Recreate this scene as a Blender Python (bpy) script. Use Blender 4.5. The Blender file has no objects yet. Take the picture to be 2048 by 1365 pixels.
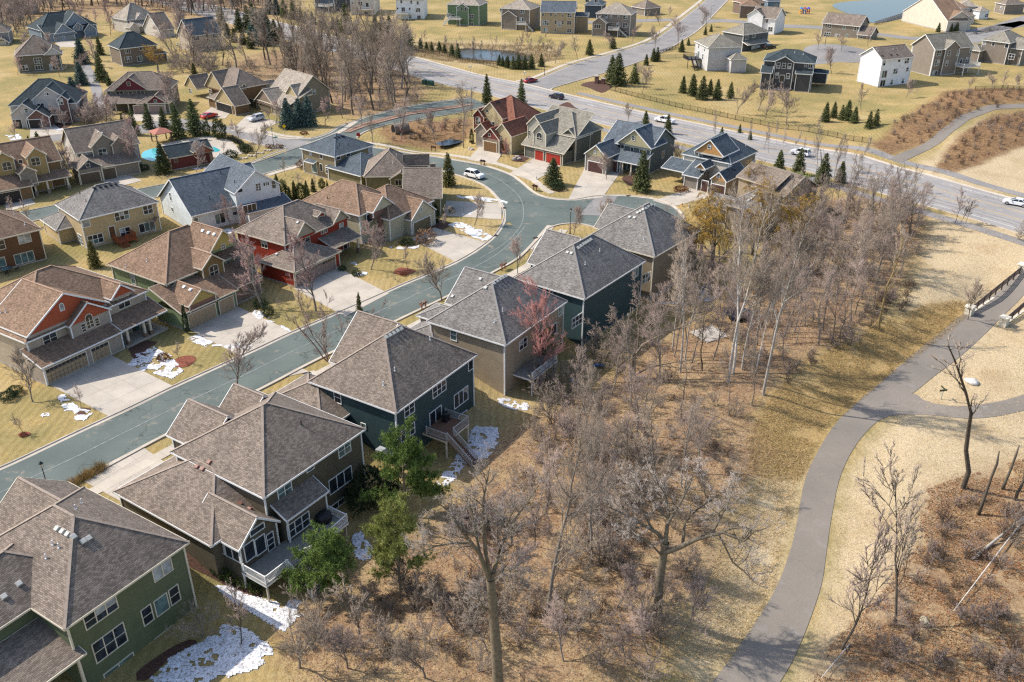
import bpy, bmesh, math, random
import numpy as np
from mathutils import Vector, Matrix
from mathutils.geometry import tessellate_polygon
random.seed(7)
SC = bpy.context.scene
COL = SC.collection
R = math.radians
# ------------------------------------------------------------------ camera
FPX, CX, CY = 1800.0, 1024.0, 682.5            # focal length and centre of the 2048 px wide photograph
TILT = math.atan(1800.0 / 3420.0)
HCAM = 60.0
cam = bpy.data.cameras.new('camera')
cam.sensor_width = 36.0
cam.lens = 36.0 * FPX / 2048.0
cam.clip_start = 1.0
cam.clip_end = 9000.0
camo = bpy.data.objects.new('camera', cam)
camo.location = (0, 0, HCAM)
camo.rotation_euler = (math.pi / 2 - TILT, 0, 0)
COL.objects.link(camo)
SC.camera = camo
# ------------------------------------------------------------------ sky, sun, exposure
SUN_EL, SHADOW_AZ = R(44.0), R(-15.0)           # shadows run to the right and a little towards the viewer
world = bpy.data.worlds.new('World')
SC.world = world
world.use_nodes = True
wn = world.node_tree
sky = wn.nodes.new('ShaderNodeTexSky')
sky.sky_type = 'NISHITA'
sky.sun_disc = False
sky.sun_elevation = SUN_EL
_sd = Vector((-math.cos(SHADOW_AZ), -math.sin(SHADOW_AZ), 0))       # towards the sun
sky.sun_rotation = math.atan2(_sd.x, _sd.y)
sky.air_density = 1.0
sky.dust_density = 1.5
bg = wn.nodes['Background']
bg.inputs['Strength'].default_value = 0.15
wn.links.new(sky.outputs['Color'], bg.inputs['Color'])
sun = bpy.data.lights.new('sun', 'SUN')
sun.energy = 3.9
sun.angle = R(0.6)
sun.color = (1.0, 0.94, 0.85)
suno = bpy.data.objects.new('sun', sun)
_dir = Vector((math.cos(SHADOW_AZ) * math.cos(SUN_EL), math.sin(SHADOW_AZ) * math.cos(SUN_EL), -math.sin(SUN_EL)))
suno.rotation_euler = _dir.to_track_quat('-Z', 'Y').to_euler()
suno.location = (-60, 60, 120)
COL.objects.link(suno)
SC.view_settings.view_transform = 'Standard'
SC.view_settings.look = 'None'
SC.view_settings.exposure = 0.58
SC.view_settings.gamma = 1.0
SC.view_settings.use_curve_mapping = False
SC.cycles.max_bounces = 5
SC.cycles.diffuse_bounces = 2
SC.cycles.glossy_bounces = 2
SC.cycles.transmission_bounces = 3
SC.cycles.transparent_max_bounces = 6
SC.cycles.caustics_reflective = False
SC.cycles.caustics_refractive = False
SC.cycles.use_denoising = False
SC.cycles.pixel_filter_type = 'BLACKMAN_HARRIS'
SC.cycles.filter_width = 1.3
# ------------------------------------------------------------------ pixel of the photograph -> place on the land
_c, _s = math.cos(TILT), math.sin(TILT)
def ray(x, y):
    u, v = x - CX, CY - y
    return np.array([u, FPX * _c + v * _s, -FPX * _s + v * _c])
def G(p, z=0.0):
    d = ray(p[0], p[1])
    t = (z - HCAM) / d[2]
    return np.array([d[0] * t, d[1] * t, z])
def K(ox, oy, s):                                # a spot measured in an enlarged view of the photograph
    return lambda x, y: (ox + x / s, oy + y / s)
a1 = K(0, 0, 3.9); a2 = K(500, 0, 3.9); a3 = K(1000, 0, 3.9); a4 = K(1500, 0, 3.737)
a5 = K(0, 240, 3.9); a6 = K(460, 240, 3.9); a7 = K(900, 180, 3.9); a8 = K(1360, 240, 2.968)
b1 = K(0, 420, 3.9); b2 = K(400, 400, 3.9); b3 = K(800, 380, 3.25); b4 = K(0, 680, 3.25)
b5 = K(560, 600, 3.793); b6 = K(200, 760, 3.25); b7 = K(0, 960, 3.303); b8 = K(560, 840, 2.6)
d1 = K(1100, 840, 2.6); d2 = K(1500, 840, 2.6); d3 = K(1500, 480, 3.412); d4 = K(1050, 480, 3.413)
id_ = lambda x, y: (x, y)
def sstep(a, b, x):
    t = np.clip((x - a) / (b - a), 0.0, 1.0)
    return t * t * (3 - 2 * t)
# ------------------------------------------------------------------ the lie of the land
ROW_P = np.array([-24.0, 70.5]); ROW_D = np.array([math.cos(R(57)), math.sin(R(57))]); ROW_N = np.array([math.cos(R(-33)), math.sin(R(-33))])
PKW = [G(p)[:2] for p in ((564, 62), (884, 150), (1110, 207), (1400, 280), (1683, 346), (2048, 452), (2200, 500))]
PATH = [G(p, -2.0)[:2] for p in ((1430, 1440), (1495, 1365), (1560, 1270), (1600, 1180), (1630, 1040), (1645, 965), (1690, 870), (1745, 815), (1830, 742), (1915, 680), (2048, 562), (2200, 440))]
def dist_poly(x, y, pts, signed=False):
    best = np.full(np.shape(x), 1e9); sg = np.zeros(np.shape(x))
    for a, b in zip(pts[:-1], pts[1:]):
        e = b - a
        t = np.clip(((x - a[0]) * e[0] + (y - a[1]) * e[1]) / (e @ e), 0, 1)
        dx, dy = x - a[0] - t * e[0], y - a[1] - t * e[1]
        d = np.hypot(dx, dy)
        m = d < best
        best = np.where(m, d, best)
        sg = np.where(m, np.sign(e[0] * (y - a[1]) - e[1] * (x - a[0])), sg)
    return best * sg if signed else best
BUMPS = [((1795, 262), 9, 2.2), ((1850, 232), 9, 2.4), ((1930, 208), 10, 2.4), ((2030, 200), 10, 2.2), ((1745, 305), 8, 1.4),
         ((1960, 300), 14, 1.8), ((2060, 285), 16, 2.0), ((1900, 345), 8, 0.8), ((985, 108), 16, -1.6), ((930, 100), 10, -1.0), ((1040, 118), 8, -0.8),
         ((1650, 110), 16, 1.6), ((1720, 92), 20, 1.8), ((1590, 100), 16, 1.2), ((850, 285), 7, -1.3), ((900, 282), 7, -1.3)]
BUMPS = [(G(p)[:2], r, h) for p, r, h in BUMPS]
def ground(x, y):
    x = np.asarray(x, float); y = np.asarray(y, float)
    d = (x - ROW_P[0]) * ROW_N[0] + (y - ROW_P[1]) * ROW_N[1]
    dp = dist_poly(x, y, PKW, True)                        # negative on the near side of the parkway
    t_ = (x - ROW_P[0]) * ROW_D[0] + (y - ROW_P[1]) * ROW_D[1]
    d = d - 0.07 * np.clip(t_, 0, 90)
    z = -2.5 * sstep(-11.0, 1.5, d) * sstep(8.0, 30.0, -dp) * (1 - sstep(82, 98, t_) * (1 - sstep(4, 18, d)))
    q = dist_poly(x, y, PATH, True)
    low = sstep(10, 26, d) * sstep(12.0, 30.0, -dp)
    z = z + low * (np.where(q > 0, 1.5 * sstep(3.2, 11.0, q), 0.5 * sstep(3.0, 9.0, -q)) - 0.4)
    z = z + low * (0.22 * np.sin(x * .21 + 1.3) * np.cos(y * .17) + 0.12 * np.sin(x * .53) * np.sin(y * .47)) * sstep(3.5, 8.0, np.abs(q))
    for c, r, h in BUMPS:
        z = z + h * np.exp(-((x - c[0]) ** 2 + (y - c[1]) ** 2) / (r * r))
    return z
def gz(x, y):
    return float(ground(x, y))
def GT(p, dz=0.0):                                # where the sight line through a pixel meets the land
    z = 0.0
    for _ in range(14):
        q = G(p, z)
        z = 0.5 * z + 0.5 * gz(q[0], q[1]) if _ > 3 else gz(q[0], q[1])
    q = G(p, z)
    q[2] = z + dz
    return q
def height_px(base, top, zb=0.0):                 # metres of an upright standing at base whose tip shows at top
    d = ray(*top)
    k = math.hypot(base[0], base[1]) / math.hypot(d[0], d[1])
    return HCAM + d[2] * k - zb
# ------------------------------------------------------------------ materials
MATS = {}
def mat_new(name):
    m = bpy.data.materials.new(name)
    m.use_nodes = True
    nt = m.node_tree
    return m, nt, nt.nodes['Principled BSDF'], nt.nodes.new, nt.links.new
def ramp(nt, src, stops, interp='LINEAR'):
    r = nt.nodes.new('ShaderNodeValToRGB')
    r.color_ramp.interpolation = interp
    els = r.color_ramp.elements
    while len(els) < len(stops):
        els.new(0.5)
    for e, (p, c) in zip(els, stops):
        e.position = p
        e.color = (c[0], c[1], c[2], 1) if not isinstance(c, float) else (c, c, c, 1)
    nt.links.new(src, r.inputs[0])
    return r.outputs[0]
def noise(nt, scale, detail=3, rough=0.55, vec=None, dim='3D'):
    n = nt.nodes.new('ShaderNodeTexNoise')
    n.inputs['Scale'].default_value = scale
    n.inputs['Detail'].default_value = detail
    n.inputs['Roughness'].default_value = rough
    if vec is not None:
        nt.links.new(vec, n.inputs['Vector'])
    return n.outputs[0]
def mix(nt, fac, a, b, mode='MIX'):
    n = nt.nodes.new('ShaderNodeMix')
    n.data_type = 'RGBA'
    n.blend_type = mode
    for i, v in ((0, fac), (6, a), (7, b)):
        if hasattr(v, 'links') or hasattr(v, 'is_linked'):
            nt.links.new(v, n.inputs[i])
        elif isinstance(v, (int, float)):
            n.inputs[i].default_value = v if i == 0 else (v, v, v, 1)
        else:
            n.inputs[i].default_value = (v[0], v[1], v[2], 1)
    return n.outputs[2]
def vmath(nt, op, a, b=None):
    n = nt.nodes.new('ShaderNodeMath')
    n.operation = op
    for i, v in ((0, a), (1, b)):
        if v is None:
            continue
        if hasattr(v, 'is_linked'):
            nt.links.new(v, n.inputs[i])
        else:
            n.inputs[i].default_value = v
    return n.outputs[0]
def coord(nt, which='Object'):
    return nt.nodes.new('ShaderNodeTexCoord').outputs[which]
def bump(nt, b, h, strength=0.3, dist=0.02):
    n = nt.nodes.new('ShaderNodeBump')
    n.inputs['Strength'].default_value = strength
    n.inputs['Distance'].default_value = dist
    nt.links.new(h, n.inputs['Height'])
    nt.links.new(n.outputs[0], b.inputs['Normal'])
def sh(c, k):
    return tuple(max(0.0, min(1.0, v * k)) for v in c)
def plain(name, c, rough=0.6, var=0.12, scale=1.2, metal=0.0, spec=0.35):
    if name in MATS:
        return MATS[name]
    m, nt, b, N, L = mat_new(name)
    f = noise(nt, scale, 4, 0.6, nt.nodes.new('ShaderNodeNewGeometry').outputs['Position'])
    L(ramp(nt, f, [(0.3, sh(c, 1 - var)), (0.7, sh(c, 1 + var))]), b.inputs['Base Color'])
    b.inputs['Roughness'].default_value = rough
    b.inputs['Metallic'].default_value = metal
    b.inputs['Specular IOR Level'].default_value = spec
    MATS[name] = m
    return m
def roof_mat(name, c, c2=None):
    if name in MATS:
        return MATS[name]
    c2 = c2 or sh(c, 0.56)
    m, nt, b, N, L = mat_new(name)
    uv = coord(nt, 'UV')
    br = N('ShaderNodeTexBrick')
    L(uv, br.inputs['Vector'])
    br.offset = 0.5
    for k, v in (('Scale', 1.0), ('Mortar Size', 0.012), ('Mortar Smooth', 0.3), ('Bias', 0.0), ('Brick Width', 0.34), ('Row Height', 0.15)):
        br.inputs[k].default_value = v
    br.inputs['Color1'].default_value = (*sh(c, 1.1), 1)
    br.inputs['Color2'].default_value = (*c2, 1)
    br.inputs['Mortar'].default_value = (*sh(c2, 0.5), 1)
    pos = nt.nodes.new('ShaderNodeNewGeometry').outputs['Position']
    big = noise(nt, 0.5, 4, 0.6, pos)
    fine = noise(nt, 14.0, 2, 0.7, uv)
    col = mix(nt, 1.0, br.outputs['Color'], ramp(nt, big, [(0.3, 0.84), (0.72, 1.14)]), 'MULTIPLY')
    col = mix(nt, 1.0, col, ramp(nt, fine, [(0.3, 0.8), (0.7, 1.2)]), 'MULTIPLY')
    # streaks that run down the slope
    mp = N('ShaderNodeMapping'); mp.inputs['Scale'].default_value = (1.4, 0.09, 1)
    L(uv, mp.inputs['Vector'])
    st = noise(nt, 1.0, 3, 0.6, mp.outputs[0])
    col = mix(nt, 1.0, col, ramp(nt, st, [(0.35, 0.88), (0.65, 1.08)]), 'MULTIPLY')
    L(col, b.inputs['Base Color'])
    b.inputs['Roughness'].default_value = 0.9
    b.inputs['Specular IOR Level'].default_value = 0.2
    bump(nt, b, br.outputs['Fac'], 0.5, 0.02)
    nt.nodes[-1].invert = True
    MATS[name] = m
    return m
def siding_mat(name, c, step=0.16, vertical=False, line=0.62):
    if name in MATS:
        return MATS[name]
    m, nt, b, N, L = mat_new(name)
    uv = coord(nt, 'UV')
    sp = N('ShaderNodeSeparateXYZ')
    L(uv, sp.inputs[0])
    fr = vmath(nt, 'FRACT', vmath(nt, 'DIVIDE', sp.outputs[0 if vertical else 1], step))
    if vertical:
        ln = ramp(nt, fr, [(0.0, 1.1), (0.14, 1.1), (0.16, line), (0.24, 1.0), (0.9, 1.0), (1.0, line)])
    else:
        ln = ramp(nt, fr, [(0.0, line), (0.1, 0.96), (0.9, 1.03), (1.0, 1.05)])
    pos = nt.nodes.new('ShaderNodeNewGeometry').outputs['Position']
    big = noise(nt, 0.8, 4, 0.6, pos)
    col = mix(nt, 1.0, ramp(nt, big, [(0.3, sh(c, 0.9)), (0.7, sh(c, 1.1))]), ln, 'MULTIPLY')
    mp = N('ShaderNodeMapping'); mp.inputs['Scale'].default_value = (0.35, 5.0, 1) if not vertical else (5, .35, 1)
    L(uv, mp.inputs['Vector'])
    col = mix(nt, 1.0, col, ramp(nt, noise(nt, 1.5, 2, 0.5, mp.outputs[0]), [(0.3, 0.93), (0.7, 1.07)]), 'MULTIPLY')
    L(col, b.inputs['Base Color'])
    b.inputs['Roughness'].default_value = 0.65
    b.inputs['Specular IOR Level'].default_value = 0.3
    bump(nt, b, fr, 0.25, 0.03)
    MATS[name] = m
    return m
def stone_mat(name, c1, c2, scale=3.2):
    if name in MATS:
        return MATS[name]
    m, nt, b, N, L = mat_new(name)
    v = N('ShaderNodeTexVoronoi'); v.inputs['Scale'].default_value = scale
    mp = N('ShaderNodeMapping'); mp.inputs['Scale'].default_value = (1, 1.8, 1)
    L(coord(nt, 'UV'), mp.inputs['Vector']); L(mp.outputs[0], v.inputs['Vector'])
    sp = N('ShaderNodeSeparateColor'); L(v.outputs['Color'], sp.inputs[0])
    v2 = N('ShaderNodeTexVoronoi'); v2.feature = 'DISTANCE_TO_EDGE'; v2.inputs['Scale'].default_value = scale
    L(mp.outputs[0], v2.inputs['Vector'])
    col = mix(nt, sp.outputs[0], c1, c2)
    col = mix(nt, 1.0, col, ramp(nt, v2.outputs['Distance'], [(0.0, 0.45), (0.06, 1.0)]), 'MULTIPLY')
    L(col, b.inputs['Base Color'])
    b.inputs['Roughness'].default_value = 0.85
    bump(nt, b, v2.outputs['Distance'], 0.5, 0.05)
    MATS[name] = m
    return m
def glass_mat(name, c, rough=0.04, spec=0.6):
    if name in MATS:
        return MATS[name]
    m, nt, b, N, L = mat_new(name)
    f = noise(nt, 0.9, 2, 0.5, nt.nodes.new('ShaderNodeNewGeometry').outputs['Position'])
    L(ramp(nt, f, [(0.35, sh(c, 0.6)), (0.65, sh(c, 1.4))]), b.inputs['Base Color'])
    b.inputs['Roughness'].default_value = rough
    b.inputs['Specular IOR Level'].default_value = spec
    MATS[name] = m
    return m
def bark_mat(name, c, c2, scale=6.0):
    if name in MATS:
        return MATS[name]
    m, nt, b, N, L = mat_new(name)
    oi = N('ShaderNodeObjectInfo')
    f = noise(nt, scale, 4, 0.65, coord(nt, 'Object'))
    col = ramp(nt, f, [(0.3, c2), (0.7, c)])
    col = mix(nt, 1.0, col, ramp(nt, oi.outputs['Random'], [(0.0, 0.72), (1.0, 1.25)]), 'MULTIPLY')
    L(col, b.inputs['Base Color'])
    b.inputs['Roughness'].default_value = 0.9
    b.inputs['Specular IOR Level'].default_value = 0.15
    MATS[name] = m
    return m
# ------------------------------------------------------------------ mesh collecting
class MB:
    def __init__(s):
        s.v = []; s.f = []; s.m = []
    def add(s, vs, fs, m=0):
        o = len(s.v)
        s.v.extend([tuple(map(float, q)) for q in vs])
        for f in fs:
            s.f.append([i + o for i in f]); s.m.append(m)
        return s
    def poly(s, pts, m=0):
        return s.add(pts, [list(range(len(pts)))], m)
    def box(s, x0, x1, y0, y1, z0, z1, m=0):
        x0, x1 = min(x0, x1), max(x0, x1); y0, y1 = min(y0, y1), max(y0, y1)
        v = [(x, y, z) for z in (z0, z1) for y in (y0, y1) for x in (x0, x1)]
        return s.add(v, [[0, 2, 3, 1], [4, 5, 7, 6], [0, 1, 5, 4], [2, 6, 7, 3], [0, 4, 6, 2], [1, 3, 7, 5]], m)
    def bar(s, a, b, w, h, m=0, up=(0, 0, 1)):           # rectangular bar from a to b
        a = np.array(a, float); b = np.array(b, float)
        d = b - a; d /= np.linalg.norm(d)
        up = np.array(up, float)
        sd = np.cross(d, up); n = np.linalg.norm(sd)
        if n < 1e-4:
            sd = np.cross(d, (1, 0, 0)); n = np.linalg.norm(sd)
        sd = sd / n * w / 2; u = np.cross(sd / (w / 2), d) * h / 2
        v = [p + i * sd + j * u for p in (a, b) for i, j in ((-1, -1), (1, -1), (1, 1), (-1, 1))]
        return s.add(v, [[3, 2, 1, 0], [4, 5, 6, 7], [0, 1, 5, 4], [1, 2, 6, 5], [2, 3, 7, 6], [3, 0, 4, 7]], m)
    def tube(s, pts, rad, n=6, m=0, cap=True):
        pts = [np.array(p, float) for p in pts]
        rings = []
        for i, p in enumerate(pts):
            d = pts[min(i + 1, len(pts) - 1)] - pts[max(i - 1, 0)]
            d /= (np.linalg.norm(d) + 1e-9)
            a = np.cross(d, (0, 0, 1.0) if abs(d[2]) < 0.9 else (1.0, 0, 0)); a /= np.linalg.norm(a)
            b = np.cross(d, a)
            r = rad[i] if hasattr(rad, '__len__') else rad
            rings.append([p + r * (math.cos(2 * math.pi * k / n) * a + math.sin(2 * math.pi * k / n) * b) for k in range(n)])
        vs = [q for rg in rings for q in rg]
        fs = [[i * n + k, i * n + (k + 1) % n, (i + 1) * n + (k + 1) % n, (i + 1) * n + k] for i in range(len(pts) - 1) for k in range(n)]
        if cap:
            fs += [list(range(n))[::-1], [(len(pts) - 1) * n + k for k in range(n)]]
        return s.add(vs, fs, m)
    def lathe(s, prof, n=10, m=0, c=(0, 0)):
        vs = [(c[0] + r * math.cos(2 * math.pi * k / n), c[1] + r * math.sin(2 * math.pi * k / n), z) for r, z in prof for k in range(n)]
        fs = [[i * n + k, i * n + (k + 1) % n, (i + 1) * n + (k + 1) % n, (i + 1) * n + k] for i in range(len(prof) - 1) for k in range(n)]
        fs += [list(range(n))[::-1], [(len(prof) - 1) * n + k for k in range(n)]]
        return s.add(vs, fs, m)
    def mesh(s, name, mats, smooth=False):
        me = bpy.data.meshes.new(name)
        me.from_pydata(s.v, [], s.f)
        for mt in (mats if isinstance(mats, (list, tuple)) else [mats]):
            me.materials.append(mt)
        if any(s.m):
            me.polygons.foreach_set('material_index', s.m)
        if smooth:
            me.polygons.foreach_set('use_smooth', [True] * len(s.f))
        me.update()
        uvs(me)
        return me
    def build(s, name, mats, parent=None, smooth=False):
        return link(name, s.mesh(name, mats, smooth), parent)
def uvs(me):
    n = len(me.loops)
    if n == 0:
        return
    uvl = me.uv_layers.new(name='uv')
    co = np.empty(len(me.vertices) * 3, np.float32); me.vertices.foreach_get('co', co); co = co.reshape(-1, 3)
    vi = np.empty(n, np.int32); me.loops.foreach_get('vertex_index', vi)
    ls = np.empty(len(me.polygons), np.int32); me.polygons.foreach_get('loop_total', ls)
    nr = np.empty(len(me.polygons) * 3, np.float32); me.polygons.foreach_get('normal', nr)
    nr = np.repeat(nr.reshape(-1, 3), ls, axis=0)
    p = co[vi]
    t = np.stack([-nr[:, 1], nr[:, 0], np.zeros(n)], 1)
    ln = np.linalg.norm(t, axis=1)
    flat = ln < 0.05
    t[flat] = (1, 0, 0); ln[flat] = 1
    t /= ln[:, None]
    sv = np.cross(nr, t)
    sv[flat] = (0, 1, 0)
    out = np.stack([(p * t).sum(1), (p * sv).sum(1)], 1).astype(np.float32)
    uvl.data.foreach_set('uv', out.ravel())
def link(name, data, parent=None, loc=None, rz=None):
    o = bpy.data.objects.new(name, data)
    COL.objects.link(o)
    if parent is not None:
        o.parent = parent
    if loc is not None:
        o.location = loc
    if rz is not None:
        o.rotation_euler = (0, 0, rz)
    return o
def tag(o, label=None, cat=None, group=None, kind=None):
    if label: o['label'] = label
    if cat: o['category'] = cat
    if group: o['group'] = group
    if kind: o['kind'] = kind
    return o
def thing(name, label, cat, loc=(0, 0, 0), rz=0.0, group=None, scale=None):
    o = link(name, None, None, loc, rz)
    o.empty_display_size = 0.2
    if scale is not None:
        o.scale = (scale,) * 3 if not hasattr(scale, '__len__') else scale
    return tag(o, label, cat, group)
def copy_tree(o, parent=None):
    c = o.copy()
    COL.objects.link(c)
    c.parent = parent
    for ch in o.children:
        copy_tree(ch, c)
    return c
def fast_mesh(name, co, faces_tri, mat):
    """co (n,3) and triangles (m,3) as arrays"""
    me = bpy.data.meshes.new(name)
    co = np.asarray(co, np.float32); t = np.asarray(faces_tri, np.int32)
    me.vertices.add(len(co)); me.vertices.foreach_set('co', co.ravel())
    k = t.shape[1]
    me.loops.add(t.size); me.loops.foreach_set('vertex_index', t.ravel())
    me.polygons.add(len(t))
    me.polygons.foreach_set('loop_start', np.arange(0, t.size, k, dtype=np.int32))
    me.polygons.foreach_set('loop_total', np.full(len(t), k, np.int32))
    for mt in (mat if isinstance(mat, (list, tuple)) else [mat]):
        me.materials.append(mt)
    me.update(calc_edges=True)
    me.validate()
    return me
def cat_rom(pts, step=1.2, closed=False):
    pts = [np.array(p, float) for p in pts]
    n = len(pts); out = []
    rng = range(n) if closed else range(n - 1)
    for i in rng:
        p0 = pts[(i - 1) % n] if closed or i > 0 else 2 * pts[0] - pts[1]
        p1, p2 = pts[i], pts[(i + 1) % n]
        p3 = pts[(i + 2) % n] if closed or i + 2 < n else 2 * pts[-1] - pts[-2]
        m = max(2, int(np.linalg.norm(p2 - p1) / step))
        for k in range(m):
            t = k / m
            out.append(0.5 * (2 * p1 + (p2 - p0) * t + (2 * p0 - 5 * p1 + 4 * p2 - p3) * t * t + (3 * p1 - p0 - 3 * p2 + p3) * t ** 3))
    if not closed:
        out.append(pts[-1])
    return np.array(out)
def offset(pl, d):
    """move a plan polyline sideways (positive = to its left)"""
    t = np.gradient(pl, axis=0)
    t /= np.linalg.norm(t, axis=1)[:, None] + 1e-9
    return pl + d * np.stack([-t[:, 1], t[:, 0]], 1)
def resample(pl, n):
    s = np.concatenate([[0], np.cumsum(np.linalg.norm(np.diff(pl, axis=0), axis=1))])
    q = np.linspace(0, s[-1], n)
    return np.stack([np.interp(q, s, pl[:, 0]), np.interp(q, s, pl[:, 1])], 1)
def plen(pl):
    return np.linalg.norm(np.diff(pl, axis=0), axis=1).sum()
def in_poly(x, y, poly):
    x = np.asarray(x); y = np.asarray(y)
    ins = np.zeros(x.shape, bool)
    n = len(poly)
    for i in range(n):
        ax, ay = poly[i][:2]; bx, by = poly[(i + 1) % n][:2]
        c = ((ay > y) != (by > y)) & (x < (bx - ax) * (y - ay) / (by - ay + 1e-12) + ax)
        ins ^= c
    return ins
def sheet(name, outline, dz, mat, parent=None, kind='structure', grid=2.0, label=None, cat=None):
    """a thin flat surface over the land inside a plan outline, cut so that it follows the ground"""
    bm = bmesh.new()
    vs = [bm.verts.new((p[0], p[1], 0)) for p in outline]
    for tri in tessellate_polygon([[Vector((p[0], p[1], 0)) for p in outline]]):
        try:
            bm.faces.new([vs[i] for i in tri])
        except ValueError:
            pass
    xs = [p[0] for p in outline]; ys = [p[1] for p in outline]
    for ax, lo, hi in ((0, min(xs), max(xs)), (1, min(ys), max(ys))):
        k = lo + grid
        while k < hi:
            co = [0, 0, 0]; co[ax] = k; no = [0, 0, 0]; no[ax] = 1
            bmesh.ops.bisect_plane(bm, geom=bm.verts[:] + bm.edges[:] + bm.faces[:], plane_co=co, plane_no=no)
            k += grid
    bmesh.ops.triangulate(bm, faces=bm.faces[:])
    bm.normal_update()
    for fc in bm.faces:
        if fc.normal.z < 0:
            fc.normal_flip()
    co = np.array([v.co[:] for v in bm.verts])
    z = ground(co[:, 0], co[:, 1]) + dz
    for v, q in zip(bm.verts, z):
        v.co.z = q
    me = bpy.data.meshes.new(name)
    bm.to_mesh(me); bm.free()
    me.materials.append(mat)
    uvs(me)
    o = link(name, me, parent)
    if parent is None:
        tag(o, label, cat, None, kind)
    return o
def strip(name, A, B, dz, mat, parent=None, cross=4, n=None, kind='structure'):
    """surface between two plan polylines"""
    n = n or max(4, int(max(plen(A), plen(B)) / 1.2))
    A = resample(np.asarray(A), n); B = resample(np.asarray(B), n)
    t = np.linspace(0, 1, cross + 1)[None, :, None]
    Pn = A[:, None, :] * (1 - t) + B[:, None, :] * t
    z = ground(Pn[..., 0], Pn[..., 1]) + dz
    co = np.concatenate([Pn, z[..., None]], 2).reshape(-1, 3)
    w = cross + 1
    f = [(i * w + k, i * w + k + 1, (i + 1) * w + k + 1, (i + 1) * w + k) for i in range(n - 1) for k in range(cross)]
    mb = MB(); mb.add(co, f)
    me = mb.mesh(name, mat)
    if me.polygons[0].normal.z < 0:
        me.flip_normals()
    o = link(name, me, parent)
    if parent is None and kind:
        o['kind'] = kind
    return o
def kerb(name, pl, side, mat, parent=None):
    """gutter and raised kerb along a plan polyline; side +1 = to its left"""
    prof = [(0.0, 0.035), (0.42, 0.05), (0.50, 0.17), (0.66, 0.175), (0.70, -0.1)]
    cols = [offset(pl, side * d) for d, _ in prof]
    co = []
    for c, (d, h) in zip(cols, prof):
        co.append(np.concatenate([c, (ground(c[:, 0], c[:, 1]) + h)[:, None]], 1))
    n = len(pl); co = np.concatenate(co)
    f = []
    for k in range(len(prof) - 1):
        for i in range(n - 1):
            q = (k * n + i, k * n + i + 1, (k + 1) * n + i + 1, (k + 1) * n + i)
            f.append(q[::-1] if side > 0 else q)
    mb = MB(); mb.add(co, [list(q)[::-1] for q in f])
    o = mb.build(name, mat, parent)
    if parent is None:
        o['kind'] = 'structure'
    return o
def PX(pts, k=id_, z=None):
    """photograph pixels -> plan points on the land"""
    return np.array([(GT(k(*p)) if z is None else G(k(*p), z))[:2] for p in pts])
e1 = K(380, 190, 5.12); e2 = K(1650, 290, 5.146); e3 = K(780, 90, 5.12); e4 = K(1320, 200, 3.3625); e5 = K(1360, 330, 4.203); e6 = K(0, 150, 4.203)
GEO = lambda nt: nt.nodes.new('ShaderNodeNewGeometry').outputs['Position']
# ------------------------------------------------------------------ noise on arrays
_rs = np.random.RandomState(3)
_tab = _rs.rand(256, 256)
def vnoise(x, y):
    xi = np.floor(x).astype(int); yi = np.floor(y).astype(int)
    fx = x - xi; fy = y - yi
    fx = fx * fx * (3 - 2 * fx); fy = fy * fy * (3 - 2 * fy)
    t = lambda a, b: _tab[a % 256, b % 256]
    return (t(xi, yi) * (1 - fx) + t(xi + 1, yi) * fx) * (1 - fy) + (t(xi, yi + 1) * (1 - fx) + t(xi + 1, yi + 1) * fx) * fy
def fbm(x, y, o=4):
    s = 0; a = 0.5
    for k in range(o):
        s = s + a * vnoise(x * 2 ** k + 17.3 * k, y * 2 ** k + 5.1 * k); a *= 0.5
    return s
# ------------------------------------------------------------------ ground cover zones, outlined on the photograph
Z_WOODS = [[(590, 1400), (545, 1250), (640, 1160), (760, 1100), (860, 1030), (960, 900), (1060, 830), (1130, 790), (1230, 745), (1300, 690), (1400, 640), (1500, 560), (1560, 490), (1620, 420), (1690, 385),
            (1850, 415), (1850, 480), (1790, 600), (1740, 650), (1640, 700), (1560, 770), (1500, 830), (1520, 900), (1560, 900), (1500, 960), (1470, 1020), (1440, 1120), (1400, 1200), (1330, 1290), (1250, 1400)],
           [(1850, 980), (2100, 900), (2200, 1400), (1600, 1420), (1660, 1290), (1760, 1190), (1830, 1100)],
           [(425, 125), (560, 100), (640, 70), (720, 105), (840, 145), (850, 190), (820, 225), (700, 236), (640, 200), (480, 150)],
           [(-100, -5), (620, -5), (560, 30), (520, 70), (440, 60), (300, 30), (200, 22), (120, 40), (60, 70), (-100, 90)]]
Z_MEADOW = [[(1870, 425), (2300, 520), (2300, 1500), (1560, 1420), (1650, 1230), (1690, 950), (1760, 860), (1850, 760), (1930, 640), (1850, 640), (1790, 640), (1840, 520)], [(1420, 1400), (1330, 1330), (1400, 1200), (1440, 1100), (1480, 1010), (1560, 900), (1620, 900), (1580, 1080), (1540, 1200), (1470, 1310)],
            [(1800, 350), (1880, 300), (1980, 235), (2100, 225), (2200, 420), (2040, 395), (1900, 365)], [(690, 85), (930, 88), (1100, 92), (1130, 118), (1060, 130), (900, 125), (760, 105)]]
Z_DRY = [[(1490, 880), (1550, 780), (1640, 715), (1740, 655), (1850, 610), (1940, 600), (1960, 640), (1860, 700), (1740, 790), (1650, 860), (1600, 960), (1500, 950)], [(1400, 246), (1560, 285), (1740, 322), (1740, 300), (1560, 255), (1420, 232)]]
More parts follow.
